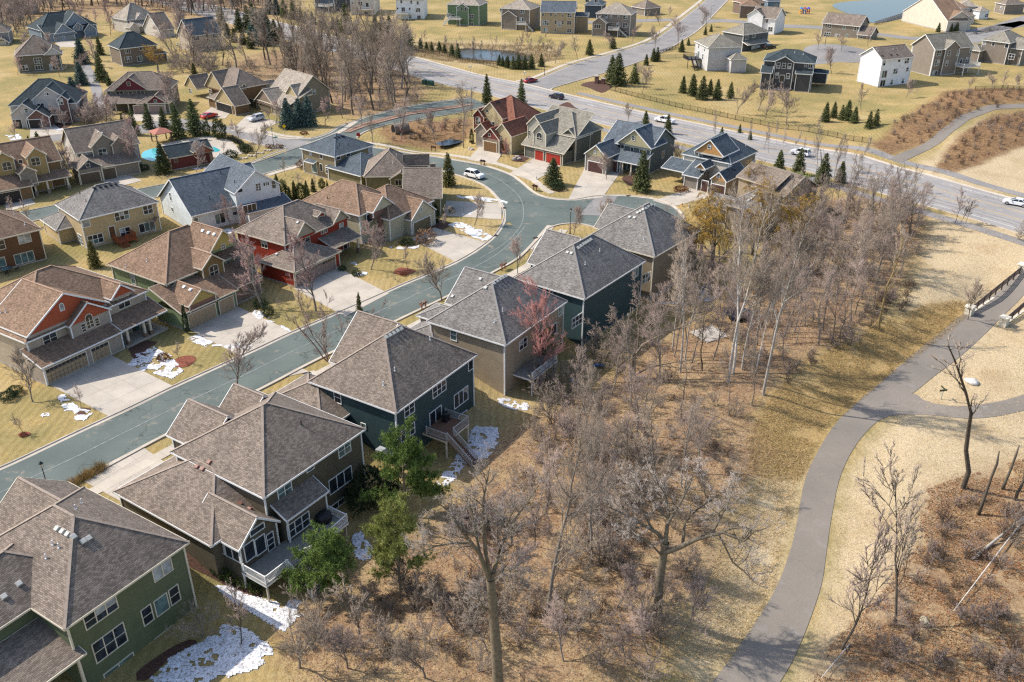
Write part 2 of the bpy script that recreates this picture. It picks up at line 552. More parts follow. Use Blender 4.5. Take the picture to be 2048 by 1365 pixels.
Z_SCRUB = [[a4(*q) for q in ((880, 1090), (1050, 960), (1250, 820), (1450, 690), (1700, 665), (2200, 660), (2300, 770), (2048, 780), (1750, 790), (1580, 870), (1470, 980), (1300, 1080), (1050, 1170))],
           [a4(*q) for q in ((1360, 1290), (1480, 1110), (1650, 960), (1800, 860), (2048, 830), (2300, 830), (2300, 1060), (2000, 1110), (1700, 1240), (1520, 1300))],
           [(745, 262), (800, 245), (880, 240), (945, 235), (950, 262), (920, 290), (860, 298), (790, 290)]]
def zone_mask(x, y, zones):
    m = np.zeros(np.shape(x))
    for z in zones:
        pl = [GT(p)[:2] for p in z]
        m = np.maximum(m, in_poly(x, y, pl))
    return m
def blur(a, n):
    for _ in range(n):
        p = np.pad(a, 1, mode='edge')
        a = (p[1:-1, 1:-1] * 2 + p[:-2, 1:-1] + p[2:, 1:-1] + p[1:-1, :-2] + p[1:-1, 2:]) / 6
    return a
def grow(lo, hi, d, far, g=1.12):
    s = list(np.arange(lo, hi + .01, d))
    st = d
    while s[-1] < far[1]:
        st *= g; s.append(s[-1] + st)
    st = d; pre = []
    q = lo
    while q > far[0]:
        st *= g; q -= st; pre.append(q)
    return np.array(pre[::-1] + s)
def build_ground():
    xs = grow(-90, 120, 1.15, (-3500, 3500)); ys = grow(45, 190, 1.1, (-400, 6000), 1.035)
    X, Y = np.meshgrid(xs, ys)
    Zg = ground(X, Y)
    zw = blur(zone_mask(X, Y, Z_WOODS), 14); zm = blur(zone_mask(X, Y, Z_MEADOW), 8)
    zd = blur(zone_mask(X, Y, Z_DRY), 6); zs = blur(zone_mask(X, Y, Z_SCRUB), 2)
    ny, nx = X.shape
    co = np.stack([X, Y, Zg], 2).reshape(-1, 3)
    i = np.arange(ny * nx).reshape(ny, nx)
    q = np.stack([i[:-1, :-1], i[:-1, 1:], i[1:, 1:], i[1:, :-1]], 2).reshape(-1, 4)
    m, nt, b, N, L = mat_new('land_cover')
    pos = GEO(nt)
    at = N('ShaderNodeVertexColor'); at.layer_name = 'cover'
    sp = N('ShaderNodeSeparateColor'); L(at.outputs['Color'], sp.inputs[0])
    edge = noise(nt, 0.45, 5, 0.65, pos)
    edge2 = noise(nt, 2.2, 4, 0.65, pos)
    def mask(v, hard=0.3):
        s = vmath(nt, 'ADD', v, vmath(nt, 'MULTIPLY', vmath(nt, 'SUBTRACT', vmath(nt, 'ADD', vmath(nt, 'MULTIPLY', edge, .6), vmath(nt, 'MULTIPLY', edge2, .4)), 0.5), 1.1))
        return ramp(nt, s, [(0.5 - hard, 0.0), (0.5 + hard, 1.0)])
    mpv = N('ShaderNodeMapping'); mpv.inputs['Rotation'].default_value = (0, 0, R(30)); mpv.inputs['Scale'].default_value = (1, 3.2, 1)
    L(pos, mpv.inputs['Vector'])
    n1 = noise(nt, 0.16, 5, 0.6, pos); n2 = noise(nt, 1.3, 6, 0.7, pos); n3 = noise(nt, 7.0, 3, 0.75, pos); n4 = noise(nt, 3.0, 4, 0.7, mpv.outputs[0])
    # dormant lawn: golden straw with greener and paler drifts
    lawn = mix(nt, ramp(nt, n1, [(0.36, 0.0), (0.64, 1.0)]), (0.39, 0.27, 0.105), (0.275, 0.21, 0.083))
    lawn = mix(nt, ramp(nt, n2, [(0.42, 0.0), (0.7, 0.75)]), lawn, (0.44, 0.345, 0.175))
    n5 = noise(nt, 0.055, 4, 0.6, pos)
    lawn = mix(nt, ramp(nt, n5, [(0.47, 0.0), (0.62, 0.7)]), lawn, (0.225, 0.195, 0.075))
    lawn = mix(nt, ramp(nt, n5, [(0.34, 0.6), (0.45, 0.0)]), lawn, (0.43, 0.33, 0.17))
    wv = N('ShaderNodeTexWave'); wv.inputs['Scale'].default_value = .32; wv.inputs['Distortion'].default_value = 2.5; wv.inputs['Detail'].default_value = 2; L(pos, wv.inputs['Vector'])
    lawn = mix(nt, 1.0, lawn, ramp(nt, wv.outputs[1], [(0.2, 0.93), (0.8, 1.06)]), 'MULTIPLY')
    lawn = mix(nt, 1.0, lawn, ramp(nt, n3, [(0.25, 0.72), (0.75, 1.25)]), 'MULTIPLY')
    # leaf litter
    lit = mix(nt, ramp(nt, n2, [(0.35, 0.0), (0.68, 1.0)]), (0.22, 0.13, 0.072), (0.40, 0.28, 0.16))
    lit = mix(nt, ramp(nt, n1, [(0.45, 0.0), (0.65, 0.6)]), lit, (0.44, 0.325, 0.17))
    lit = mix(nt, 1.0, lit, ramp(nt, n3, [(0.28, 0.45), (0.72, 1.5)]), 'MULTIPLY')
    # flattened pale straw
    mea = mix(nt, ramp(nt, n4, [(0.3, 0.0), (0.7, 1.0)]), (0.42, 0.315, 0.18), (0.58, 0.47, 0.305))
    mea = mix(nt, ramp(nt, n1, [(0.48, 0.0), (0.7, 0.5)]), mea, (0.33, 0.225, 0.115))
    mea = mix(nt, 1.0, mea, ramp(nt, n3, [(0.28, 0.62), (0.72, 1.35)]), 'MULTIPLY')
    dry = mix(nt, ramp(nt, n4, [(0.32, 0.0), (0.68, 1.0)]), (0.27, 0.17, 0.07), (0.50, 0.36, 0.16))
    dry = mix(nt, 1.0, dry, ramp(nt, n3, [(0.28, 0.6), (0.72, 1.35)]), 'MULTIPLY')
    scr = mix(nt, ramp(nt, n2, [(0.35, 0.0), (0.68, 1.0)]), (0.17, 0.095, 0.05), (0.36, 0.23, 0.115))
    scr = mix(nt, 1.0, scr, ramp(nt, n3, [(0.28, 0.55), (0.72, 1.4)]), 'MULTIPLY')
    col = mix(nt, mask(sp.outputs[1]), lawn, mea)
    col = mix(nt, mask(sp.outputs[2]), col, dry)
    col = mix(nt, mask(sp.outputs[0]), col, lit)
    col = mix(nt, mask(at.outputs['Alpha']), col, scr)
    L(col, b.inputs['Base Color'])
    b.inputs['Roughness'].default_value = 0.95
    b.inputs['Specular IOR Level'].default_value = 0.1
    h = vmath(nt, 'ADD', n2, vmath(nt, 'MULTIPLY', n3, 0.5))
    bump(nt, b, h, 0.75, 0.22)
    me = fast_mesh('ground', co, q, m)
    ca = me.color_attributes.new('cover', 'FLOAT_COLOR', 'POINT')
    ca.data.foreach_set('color', np.stack([zw, zm, zd, zs], 2).reshape(-1).astype(np.float32))
    me.polygons.foreach_set('use_smooth', [True] * len(me.polygons))
    tag(link('ground', me), kind='structure')
build_ground()
# ------------------------------------------------------------------ surfaces
def asphalt(name, c, c2, patch=None, speck=0.14, crack=1.0):
    m, nt, b, N, L = mat_new(name)
    pos = GEO(nt)
    n1 = noise(nt, 0.12, 5, 0.6, pos); n2 = noise(nt, 9.0, 3, 0.8, pos); n3 = noise(nt, 0.35, 6, 0.72, pos)
    col = ramp(nt, n1, [(0.35, c2), (0.65, c)])
    if patch:
        col = mix(nt, ramp(nt, n3, [(0.57, 0.0), (0.66, 0.8)]), col, patch)
    col = mix(nt, 1.0, col, ramp(nt, n2, [(0.25, 1 - speck), (0.75, 1 + speck)]), 'MULTIPLY')
    cr = N('ShaderNodeTexVoronoi'); cr.feature = 'DISTANCE_TO_EDGE'; cr.inputs['Scale'].default_value = 0.06
    wob = N('ShaderNodeVectorMath'); wob.operation = 'ADD'
    nv = N('ShaderNodeTexNoise'); nv.inputs['Scale'].default_value = 0.35; nv.inputs['Detail'].default_value = 5
    L(pos, nv.inputs['Vector'])
    sc = N('ShaderNodeVectorMath'); sc.operation = 'SCALE'; sc.inputs['Scale'].default_value = 7.0
    L(nv.outputs['Color'], sc.inputs[0]); L(pos, wob.inputs[0]); L(sc.outputs[0], wob.inputs[1]); L(wob.outputs[0], cr.inputs['Vector'])
    col = mix(nt, 1.0, col, ramp(nt, cr.outputs['Distance'], [(0.0, 1 - .45 * crack), (0.0035, 1 - .3 * crack), (0.006, 1.0)]), 'MULTIPLY')
    L(col, b.inputs['Base Color'])
    b.inputs['Roughness'].default_value = 0.88
    b.inputs['Specular IOR Level'].default_value = 0.25
    bump(nt, b, n2, 0.15, 0.01)
    return m
M_STREET = asphalt('street_asphalt', (0.125, 0.150, 0.135), (0.092, 0.113, 0.104), (0.25, 0.215, 0.17))
M_PKW = asphalt('parkway_surface', (0.33, 0.305, 0.285), (0.26, 0.243, 0.23), (0.40, 0.36, 0.32), 0.08)
M_GREYROAD = asphalt('weathered_road', (0.27, 0.25, 0.235), (0.21, 0.198, 0.19), (0.32, 0.28, 0.24), 0.08)
M_PATH = asphalt('path_asphalt', (0.235, 0.203, 0.17), (0.19, 0.166, 0.14), (.25, .225, .2), 0.16, .25)
def concrete(name, c):
    m, nt, b, N, L = mat_new(name)
    pos = GEO(nt)
    oi = N('ShaderNodeObjectInfo')
    n1 = noise(nt, 0.35, 5, 0.65, pos); n2 = noise(nt, 8.0, 3, 0.75, pos)
    col = ramp(nt, n1, [(0.3, sh(c, 0.82)), (0.7, sh(c, 1.08))])
    col = mix(nt, 1.0, col, ramp(nt, n2, [(0.25, 0.9), (0.75, 1.08)]), 'MULTIPLY')
    col = mix(nt, 1.0, col, ramp(nt, oi.outputs['Random'], [(0.0, 0.95), (1.0, 1.04)]), 'MULTIPLY')
    L(col, b.inputs['Base Color'])
    b.inputs['Roughness'].default_value = 0.9
    b.inputs['Specular IOR Level'].default_value = 0.2
    bump(nt, b, n2, 0.1, 0.01)
    return m
M_CONC = concrete('concrete', (0.47, 0.415, 0.345))
M_KERB = concrete('kerb_concrete', (0.50, 0.435, 0.355))
M_WALK = concrete('sidewalk_concrete', (0.50, 0.44, 0.36))
M_YEL = plain('road_yellow', (0.62, 0.38, 0.05), 0.8, 0.35, 3)
M_WHT = plain('road_white', (0.62, 0.60, 0.56), 0.8, 0.3, 3)
M_MULCH = plain('bark_mulch', (0.085, 0.042, 0.028), 0.95, 0.6, 5)
M_MULCHR = plain('red_mulch', (0.20, 0.062, 0.035), 0.95, 0.5, 5)
# ---- the curving residential street: outer edge as seen, the inner edge lies 8.5 m away
ST_OUT = PX([(-300, 1170), (-150, 1098), (0, 1034), (98, 985), (185, 945), (320, 873), (431, 820), (532, 770), (618, 725), (700, 685), (800, 636), (900, 588), (985, 543), (1034, 515), (1071, 478), (1092, 456)], z=0)
ST_OUT2 = PX([(1113, 400), (1090, 396.5), (1066, 387), (1038, 364), (1015, 349), (964, 332), (908, 321.5), (850, 311), (800, 303), (756, 297), (710, 292)], z=0)
ST_IN = PX([(-300, 1072), (-150, 1008), (0, 942), (49, 920), (158, 868), (260, 820.5), (354, 775), (440, 736), (523, 698), (589, 667), (733, 605), (810, 571), (920, 524), (985, 481), (1009, 449), (1013, 426), (1008, 411), (997, 395), (969, 370), (913, 349), (860, 336), (800, 326), (740, 320), (690, 318), (640, 320), (580, 333), (533, 346), (440, 369), (330, 391), (200, 414), (45, 446), (-80, 472)], z=0)
ST_N = PX([(650, 275), (610, 289), (575, 301.5), (498, 328.5), (390, 355), (282, 377), (105, 411), (36, 425), (-80, 448)], z=0)
so, so2, si, sn = cat_rom(ST_OUT), cat_rom(ST_OUT2), cat_rom(ST_IN), cat_rom(ST_N)
# one asphalt sheet made of strips: lower run, bend, upper run
lower = si[:int(np.argmin(np.linalg.norm(si - G((1009, 449))[:2], axis=1))) + 1]
upper = si[int(np.argmin(np.linalg.norm(si - G((1009, 449))[:2], axis=1))):]
strip('street', lower, so, 0.035, M_STREET, cross=6)
bend_end = int(np.argmin(np.linalg.norm(si - G((640, 320))[:2], axis=1)))
strip('street', upper[:bend_end - len(lower) + 2], so2, 0.043, M_STREET, cross=6)
west = si[bend_end:]
strip('street', west, sn[int(np.argmin(np.linalg.norm(sn - G((610, 289))[:2], axis=1))):], 0.047, M_STREET, cross=6)
# the mouth of the bulb at the end of the close and the bulb itself
BULB = PX([(1012, 440), (1005, 405), (1060, 384), (1090, 396.5), (1113, 400), (1151, 401.5), (1190, 395), (1233, 392.5), (1272, 395), (1310, 400.5), (1344, 414.5), (1362, 434), (1366, 455), (1340, 478), (1280, 482), (1220, 462), (1184, 452), (1154, 446), (1117, 448.5), (1092, 456), (1075, 473)], z=0)
sheet('street', cat_rom(BULB, 1.5, True), 0.039, M_STREET, grid=6)
kerb('kerb', lower, 1, M_KERB); kerb('kerb', upper, 1, M_KERB)
kerb('kerb', so, -1, M_KERB); kerb('kerb', so2, -1, M_KERB); kerb('kerb', sn, 1, M_KERB)
kerb('kerb', cat_rom(PX([(1092, 456), (1117, 448.5), (1154, 446), (1184, 452), (1220, 462)], z=0)), -1, M_KERB)
kerb('kerb', cat_rom(PX([(1113, 400), (1151, 401.5), (1190, 395), (1233, 392.5), (1272, 395), (1310, 400.5), (1344, 414.5), (1362, 434), (1366, 455)], z=0)), 1, M_KERB)
# a pale crown seam along the middle of the street
M_SEAM = plain('asphalt_seam', (0.20, 0.215, 0.205), 0.9, 0.3, 2)
n_ = 160
mid = 0.5 * (resample(lower, n_) + resample(so, n_))
strip('street_seam', offset(mid, .1), offset(mid, -.1), 0.052, M_SEAM, cross=1)
mid2 = cat_rom(PX([(940, 337), (985, 353), (1020, 376), (1042, 400), (1047, 428), (1040, 455), (1010, 487), (960, 518)], z=0))
strip('street_seam', offset(mid2, .09), offset(mid2, -.09), 0.056, M_SEAM, cross=1)
# paler patched square of asphalt in the bulb
sheet('street_patch', PX([(1160, 430), (1190, 396), (1235, 393), (1228, 405), (1200, 432)], z=0), 0.05, M_GREYROAD, grid=8)
# ---- connecting road with a planted median, and the close to the north-west
E = e1
conn_n = cat_rom(PX([E(1000, 455), E(1240, 450), E(1420, 400), E(1560, 320), E(1740, 262), E(1800, 235), e3(170, 640), e3(420, 600), e3(640, 570), e3(830, 545)], z=0))
conn_s = cat_rom(PX([E(1900, 545), E(1780, 480), E(1700, 440), E(1800, 370), e3(0, 810), e3(180, 785), e3(420, 740), e3(700, 695), e3(930, 640), e3(1000, 610)], z=0))
strip('connecting_road', conn_n, conn_s, 0.030, M_STREET, cross=5)
kerb('kerb', conn_n[4:], 1, M_KERB)
kerb('kerb', conn_s[8:], -1, M_KERB)
M_ISLE = plain('median_mulch', (0.19, 0.105, 0.07), 0.95, 0.4, 3)
isl = PX([E(1570, 385), E(1640, 390), E(1800, 330), e3(200, 722), e3(420, 690), e3(700, 650), e3(840, 618), e3(840, 608), e3(700, 622), e3(420, 655), e3(200, 690), E(1780, 290), E(1650, 340)], z=0)
sheet('median', isl, 0.17, M_ISLE, grid=9)
kerb('median_kerb', np.vstack([isl, isl[:1]]), 1, M_KERB)
close = PX([E(1240, 452), E(1060, 455), E(900, 440), E(720, 395), E(560, 345), E(400, 325), (440, 247), (400, 240), (350, 238), (300, 243), (260, 258), (150, 262), (60, 268), (60, 285), (150, 282), (280, 268), (340, 262), (400, 262), E(400, 395), E(560, 465), E(740, 520), E(850, 560), E(990, 560), E(1010, 600), E(1230, 560)], z=0)
sheet('close', close, 0.026, M_GREYROAD, grid=7)
kerb('kerb', cat_rom(PX([E(1240, 452), E(1060, 455), E(900, 440), E(720, 395), E(560, 345), E(400, 325)], z=0)), -1, M_KERB)
kerb('kerb', cat_rom(PX([E(640, 700), E(850, 610), E(950, 575), E(990, 556), E(960, 530), E(850, 530), E(740, 510), E(560, 455)], z=0)), 1, M_KERB)
# ---- the parkway
PK_F = cat_rom(PX([(300, -20), (430, 12), (564, 47), (680, 77), (782, 102), (885, 130), (960, 151), (1044, 168), (1100, 182), (1256, 219), (1410, 252), (1576, 287), (1731, 321), (1859, 356), (2048, 405), (2250, 462)], z=0), 4)
pk_w = 17.5
PK_N = offset(PK_F, -pk_w)
strip('parkway', PK_F, PK_N, 0.030, M_PKW, cross=6, n=160)
kerb('parkway_kerb', PK_F[:int(len(PK_F) * .47)], 1, M_KERB); kerb('parkway_kerb', PK_F[int(len(PK_F) * .53):], 1, M_KERB); kerb('parkway_kerb', PK_N, -1, M_KERB)
for d, mt, nm in ((1.6, M_WHT, 'white_line'), (6.3, M_YEL, 'yellow_line'), (10.6, M_YEL, 'yellow_line'), (15.6, M_WHT, 'white_line')):
    strip(nm, offset(PK_F, -d), offset(PK_F, -d - .16), 0.04, mt, cross=1, n=160)
# dark wheel tracks worn into the lanes
M_TRK = plain('tyre_track', (0.235, 0.22, 0.208), 0.9, 0.25, 0.6)
for d in (3.0, 4.6, 12.2, 13.8):
    strip('wheel_track', offset(PK_F, -d), offset(PK_F, -d - .55), 0.034, M_TRK, cross=1, n=160)
# joint cracks across the lanes
for k in (.86, .905):
    i = int(len(PK_F) * k)
    t = PK_F[i]; q = PK_N[i + 3]
    strip('tar_joint', np.array([t, q]), np.array([t, q]) + [0.22, 0.0], 0.045, plain('tar', (0.05, 0.048, 0.047), .8), cross=1, n=8)
# arrows painted in the turning lane
for px in ((845, 160), (1300, 262), (1745, 353), (1180, 210)):
    c = G(px)
    i = int(np.argmin(np.linalg.norm(PK_F - c[:2], axis=1))); t = PK_F[i + 1] - PK_F[i - 1]; t /= np.linalg.norm(t); w_ = np.array([-t[1], t[0]])
    mb = MB()
    pt = lambda a, b_: (c[0] + t[0] * a + w_[0] * b_, c[1] + t[1] * a + w_[1] * b_, 0.046)
    mb.poly([pt(-1.6, .1), pt(-1.6, -.1), pt(.6, -.1), pt(.6, .1)]); mb.poly([pt(.6, -.45), pt(1.6, 0), pt(.6, .45)])
    mb.build('painted_arrow', M_WHT)['kind'] = 'structure'
for da_, db_, nm in ((2.9, 5.6, 'parkway_trail'),):
    i0 = int(len(PK_F) * .70)
    strip(nm, offset(PK_F, db_)[i0:], offset(PK_F, da_)[i0:], 0.03, M_GREYROAD, cross=2, n=90)
    strip(nm, offset(PK_N, -da_)[i0:], offset(PK_N, -db_)[i0:], 0.03, M_GREYROAD, cross=2, n=90)
# ---- roads of the estate beyond
hl = cat_rom(PX([(1044, 166), (1080, 158), (1154, 128), (1231, 107), (1302, 84), (1338, 62), (1368, 38), (1410, 4), (1440, -25)], z=0), 3)
hr = cat_rom(PX([(1104, 184), (1102, 177), (1180, 154), (1256, 131), (1320, 106), (1365, 80), (1400, 56), (1449, 6), (1480, -25)], z=0), 3)
strip('hill_road', hl, hr, 0.036, M_GREYROAD, cross=4)
kerb('kerb', hl, 1, M_KERB); kerb('kerb', hr, -1, M_KERB)
side = lambda pts, w, nm, mt=M_GREYROAD: strip(nm, offset(cat_rom(PX(pts), 3), w / 2), offset(cat_rom(PX(pts), 3), -w / 2), 0.05, mt, cross=3)
side([(1375, 48), (1430, 42), (1480, 44), (1560, 52), (1640, 56), (1760, 70), (1850, 78), (1960, 62), (2060, 45)], 9.0, 'estate_road')
side([(1080, 44), (1190, 45), (1280, 42), (1350, 40)], 8.0, 'estate_road')
side([(1930, 85), (1985, 62), (2048, 40), (2150, 10)], 9.0, 'estate_road')
bulb2 = G((1680, 116)); ang = np.linspace(0, 2 * math.pi, 28)[:-1]
sheet('estate_bulb', np.stack([bulb2[0] + 13 * np.cos(ang), bulb2[1] + 12 * np.sin(ang)], 1), 0.06, M_GREYROAD, grid=3)
side([(1570, 130), (1640, 122), (1700, 116)], 7.5, 'estate_road')
side([(170, 130), (185, 160), (197, 195), (200, 232)], 3.0, 'footpath')
# ---- the woodland path, its fork and the path on the bank
P_L = cat_rom(PX([(1320, 1480), (1425, 1365), (1480, 1290), (1545, 1190), (1578, 1110), (1595, 1040), (1605, 980), (1622, 930), (1660, 863), (1700, 818), (1760, 766), (1830, 706), (1900, 650), (1925, 630), (2048, 533), (2160, 440)]))
P_R = cat_rom(PX([(1480, 1480), (1560, 1365), (1600, 1290), (1640, 1180), (1652, 1110), (1662, 1040), (1680, 955), (1712, 890), (1752, 845), (1790, 812), (1830, 784), (1875, 748), (1910, 722), (1960, 678), (2048, 590), (2180, 470)]))
strip('path', P_L, P_R, 0.05, M_PATH, cross=5)
B_N = cat_rom(PX([(1800, 800), (1828, 786), (1845, 800), (1880, 810), (1930, 813), (1990, 805), (2048, 790), (2200, 745)]))
B_S = cat_rom(PX([(1745, 852), (1765, 838), (1790, 831), (1860, 831), (1930, 838), (1990, 834), (2048, 822), (2200, 790)]))
strip('path', B_N, B_S, 0.044, M_PATH, cross=4)
tl = cat_rom(PX([a4(1090, 1205), a4(1250, 1130), a4(1400, 1045), a4(1500, 960), a4(1600, 885), a4(1750, 825), a4(1900, 800), a4(2100, 790)]))
strip('bank_path', offset(tl, 1.5), offset(tl, -1.5), 0.07, M_PATH, cross=3)
# ------------------------------------------------------------------ concrete slabs: sidewalks and driveways
def slab_mesh(q, thick=0.12):
    q = [np.array(p) for p in q]
    c = sum(q) / 4
    e = []
    for p in q:
        d = c[:2] - p[:2]; d = d / (np.linalg.norm(d) + 1e-9) * 0.018
        e.append((p[0] + d[0] - c[0], p[1] + d[1] - c[1], p[2] - c[2]))
    lo = [(a, b_, z - thick) for a, b_, z in e]
    mb = MB(); mb.add(e + lo, [[0, 1, 2, 3], [4, 5, 1, 0], [5, 6, 2, 1], [6, 7, 3, 2], [7, 4, 0, 3]])
    return mb, c
def slabs(name, quad, n, m, mat=None, dz=0.06, taper=None):
    """a paved surface cut into n x m slabs inside a plan quad (A B C D), A-B across"""
    A, B, C, D = [np.array(p[:2]) for p in quad]
    cr_ = (B - A)[0] * (D - A)[1] - (B - A)[1] * (D - A)[0]
    if cr_ < 0:
        A, B, C, D = B, A, D, C
    root = link(name, None, None, (0, 0, 0)); root['kind'] = 'structure'
    f = lambda s, t: (A * (1 - s) + B * s) * (1 - t) + (D * (1 - s) + C * s) * t
    for i in range(n):
        for k in range(m):
            q = [f(i / n, k / m), f((i + 1) / n, k / m), f((i + 1) / n, (k + 1) / m), f(i / n, (k + 1) / m)]
            q = [(p[0], p[1], gz(p[0], p[1]) + dz) for p in q]
            mb, c = slab_mesh(q)
            o = mb.build('slab', mat or M_CONC, root); o.location = c
    return root
def sidewalk(pl, w, step=1.6, dz=0.07, mat=None):
    L_ = plen(pl); n = max(1, int(L_ / step))
    A = resample(offset(pl, w / 2), n + 1); B = resample(offset(pl, -w / 2), n + 1)
    root = link('sidewalk', None); root['kind'] = 'structure'
    for i in range(n):
        q = [A[i], B[i], B[i + 1], A[i + 1]]
        q = [(p[0], p[1], gz(p[0], p[1]) + dz) for p in q]
        mb, c = slab_mesh(q)
        o = mb.build('slab', mat or M_WALK, root); o.location = c
        if o.data.polygons[0].normal.z < 0:
            o.data.flip_normals()
def cut(pl, a, b):
    i = int(np.argmin(np.linalg.norm(pl - G(a)[:2], axis=1))); k = int(np.argmin(np.linalg.norm(pl - G(b)[:2], axis=1)))
    return pl[min(i, k):max(i, k) + 1]
sw = offset(so, -3.5)
sidewalk(sw, 1.6)
sidewalk(offset(so2, -3.4)[3:], 1.6)
sidewalk(cat_rom(PX([(1102, 452), (1080, 478), (1064, 500)], z=0)), 1.5)
sidewalk(offset(cat_rom(PX([(620, 300), (690, 270), (730, 245)], z=0)), 2.6), 1.5, 2.0)
sidewalk(cat_rom(PX([E(660, 340), E(790, 380), E(960, 420), E(1160, 440)], z=0)), 1.5, 2.0)
sidewalk(cat_rom(PX([E(800, 825), E(930, 780), E(1110, 735), E(1240, 690)], z=0)), 1.6, 2.0)
sidewalk(offset(hl, 2.8), 1.7, 3.0)
DRIVES = [  # A, B at the garage; C, D at the street
    ((98, 770), (224, 712), (352, 776), (222, 836), 3, 4),      # red gabled house
    ((378, 660), (470, 612), (590, 666), (478, 712), 3, 4),
    ((588, 578), (676, 536), (778, 588), (690, 634), 3, 4),
    ((822, 478), (868, 456), (972, 486), (912, 525), 3, 4),
    ((888, 432), (892, 402), (1003, 408), (1003, 440), 3, 3),
    ((963, 290), (1008, 302), (990, 330), (936, 320), 2, 3),
    ((1066, 318), (1122, 333), (1066, 364), (1020, 347), 2, 4),
    ((1172, 332), (1240, 347), (1205, 396), (1135, 402), 3, 4),
    ((1400, 372), (1452, 388), (1345, 414), (1305, 402), 3, 4),
    ((246, 1006), (332, 927), (283, 893), (158, 958), 4, 3),
    ((628, 742), (655, 762), (605, 738), (570, 755), 2, 2),
    ((560, 800), (600, 840), (560, 790), (500, 806), 2, 2),
    ((205, 360), (255, 350), (285, 362), (215, 380), 2, 2),
    ((0, 393), (45, 385), (72, 408), (15, 424), 2, 3),
    ((430, 210), (470, 217), (450, 238), (400, 232), 2, 3),
    ((495, 230), (560, 245), (505, 268), (462, 262), 3, 3),
    ((270, 218), (330, 228), (330, 243), (262, 243), 3, 2),
    ((60, 245), (110, 250), (130, 268), (60, 275), 2, 3),
    ((100, 75), (150, 82), (165, 95), (120, 95), 2, 2),
    ((1960, 175), (1990, 160), (2048, 150), (2048, 170), 1, 1)]
for a, b_, c, d, n, m in DRIVES[:-1]:
    slabs('driveway', [GT(a), GT(b_), GT(c), GT(d)], n, m)
# ------------------------------------------------------------------ snow, mulch
M_SNOW, nt, b, N, L = mat_new('old_snow')
sc_ = mix(nt, ramp(nt, noise(nt, 4.5, 4, .7, GEO(nt)), [(0.52, 0.0), (0.6, 0.85)]), ramp(nt, noise(nt, 1.2, 4, .6, GEO(nt)), [(0.3, (0.5, 0.5, 0.52)), (0.65, (0.78, 0.79, 0.82))]), (.20, .15, .09))
L(sc_, b.inputs['Base Color'])
b.inputs['Roughness'].default_value = 0.7
b.inputs['Subsurface Weight'].default_value = 0.0
bump(nt, b, noise(nt, 9, 3, .6, GEO(nt)), .4, .06)
def snow(pts, k=id_, cell=0.16, thr=0.5):
    pl = PX(pts, k)
    lo, hi = pl.min(0), pl.max(0)
    xs = np.arange(lo[0], hi[0] + cell, cell); ys = np.arange(lo[1], hi[1] + cell, cell)
    X, Y = np.meshgrid(xs, ys)
    ins = in_poly(X, Y, pl).astype(float)
    core = blur(ins, 3)
    thr = max(thr, .44) + .05; n = fbm(X * 1.1, Y * 1.1, 4) + 0.45 * (fbm(X * 4.5, Y * 4.5, 2) - .4)
    keep = (core * 0.55 + n * 0.95 > thr + 0.32)
    hgt = np.clip((core * .55 + n * .95 - thr - .32), 0, .5) * 0.22 + 0.015
    Zs = ground(X, Y) + np.where(keep, hgt, -0.05) + 0.02
    i = np.arange(X.size).reshape(X.shape)
    k4 = keep[:-1, :-1] & keep[1:, :-1] & keep[:-1, 1:] & keep[1:, 1:]
    q = np.stack([i[:-1, :-1], i[:-1, 1:], i[1:, 1:], i[1:, :-1]], 2)[k4]
    if len(q) < 3:
        return
    me = fast_mesh('snow', np.stack([X, Y, Zs], 2).reshape(-1, 3), q, M_SNOW)
    bm = bmesh.new(); bm.from_mesh(me)
    bmesh.ops.delete(bm, geom=[v for v in bm.verts if not v.link_faces], context='VERTS')
    bm.to_mesh(me); bm.free()
    o = link('snow', me)
    tag(o, kind='stuff')
S = K(0, 740, 7.585)
snow([S(850, 400), S(960, 340), S(1090, 450), S(1230, 580), S(1440, 610), S(1420, 680), S(1290, 790), S(1110, 760), S(1120, 640), S(940, 640), S(900, 520), S(830, 430)])
snow([S(590, 700), S(660, 640), S(790, 660), S(760, 720), S(640, 730)])
snow([b4(815, 160), b4(870, 95), b4(1000, 40), b4(1110, 90), b4(1160, 150), b4(1200, 210), b4(1130, 260), b4(1040, 240), b4(900, 200)], thr=.38)
snow([b1(1440, 1000), b1(1540, 970), b1(1700, 1040), b1(1990, 1040), b1(1990, 1080), b1(1700, 1090), b1(1520, 1060)])
snow([b2(390, 880), b2(450, 840), b2(560, 930), b2(740, 1030), b2(700, 1040), b2(560, 970), b2(430, 930)])
snow([b2(1160, 490), b2(1240, 480), b2(1230, 510), b2(1170, 510)]); snow([b2(1180, 590), b2(1290, 530), b2(1320, 590), b2(1230, 600)])
snow([b2(1460, 360), b2(1600, 370), b2(1730, 350), b2(1700, 385), b2(1480, 390)])
snow([b2(1940, 195), b2(2050, 190), b2(2200, 240), b2(2300, 300), b2(2200, 330), b2(2060, 260)], thr=.36)
snow([a6(1690, 820), a6(1780, 790), a6(1950, 850), a6(2040, 900), a6(2020, 950), a6(1850, 880)], thr=.34)
snow([a6(1760, 590), a6(1880, 595), a6(2040, 610), a6(2180, 640), a6(2160, 660), a6(1900, 630), a6(1770, 610)], thr=.3)
snow([a6(1770, 735), a6(1900, 720), a6(1900, 745), a6(1790, 750)])
snow([b8(800, 330), b8(870, 250), b8(960, 120), b8(1010, 30), b8(1140, 30), b8(1150, 120), b8(1090, 200), b8(960, 250), b8(900, 330), b8(830, 360)], thr=.3)
snow([b5(1640, 750), b5(1750, 740), b5(1900, 790), b5(1890, 850), b5(1760, 840), b5(1660, 800)], thr=.34)
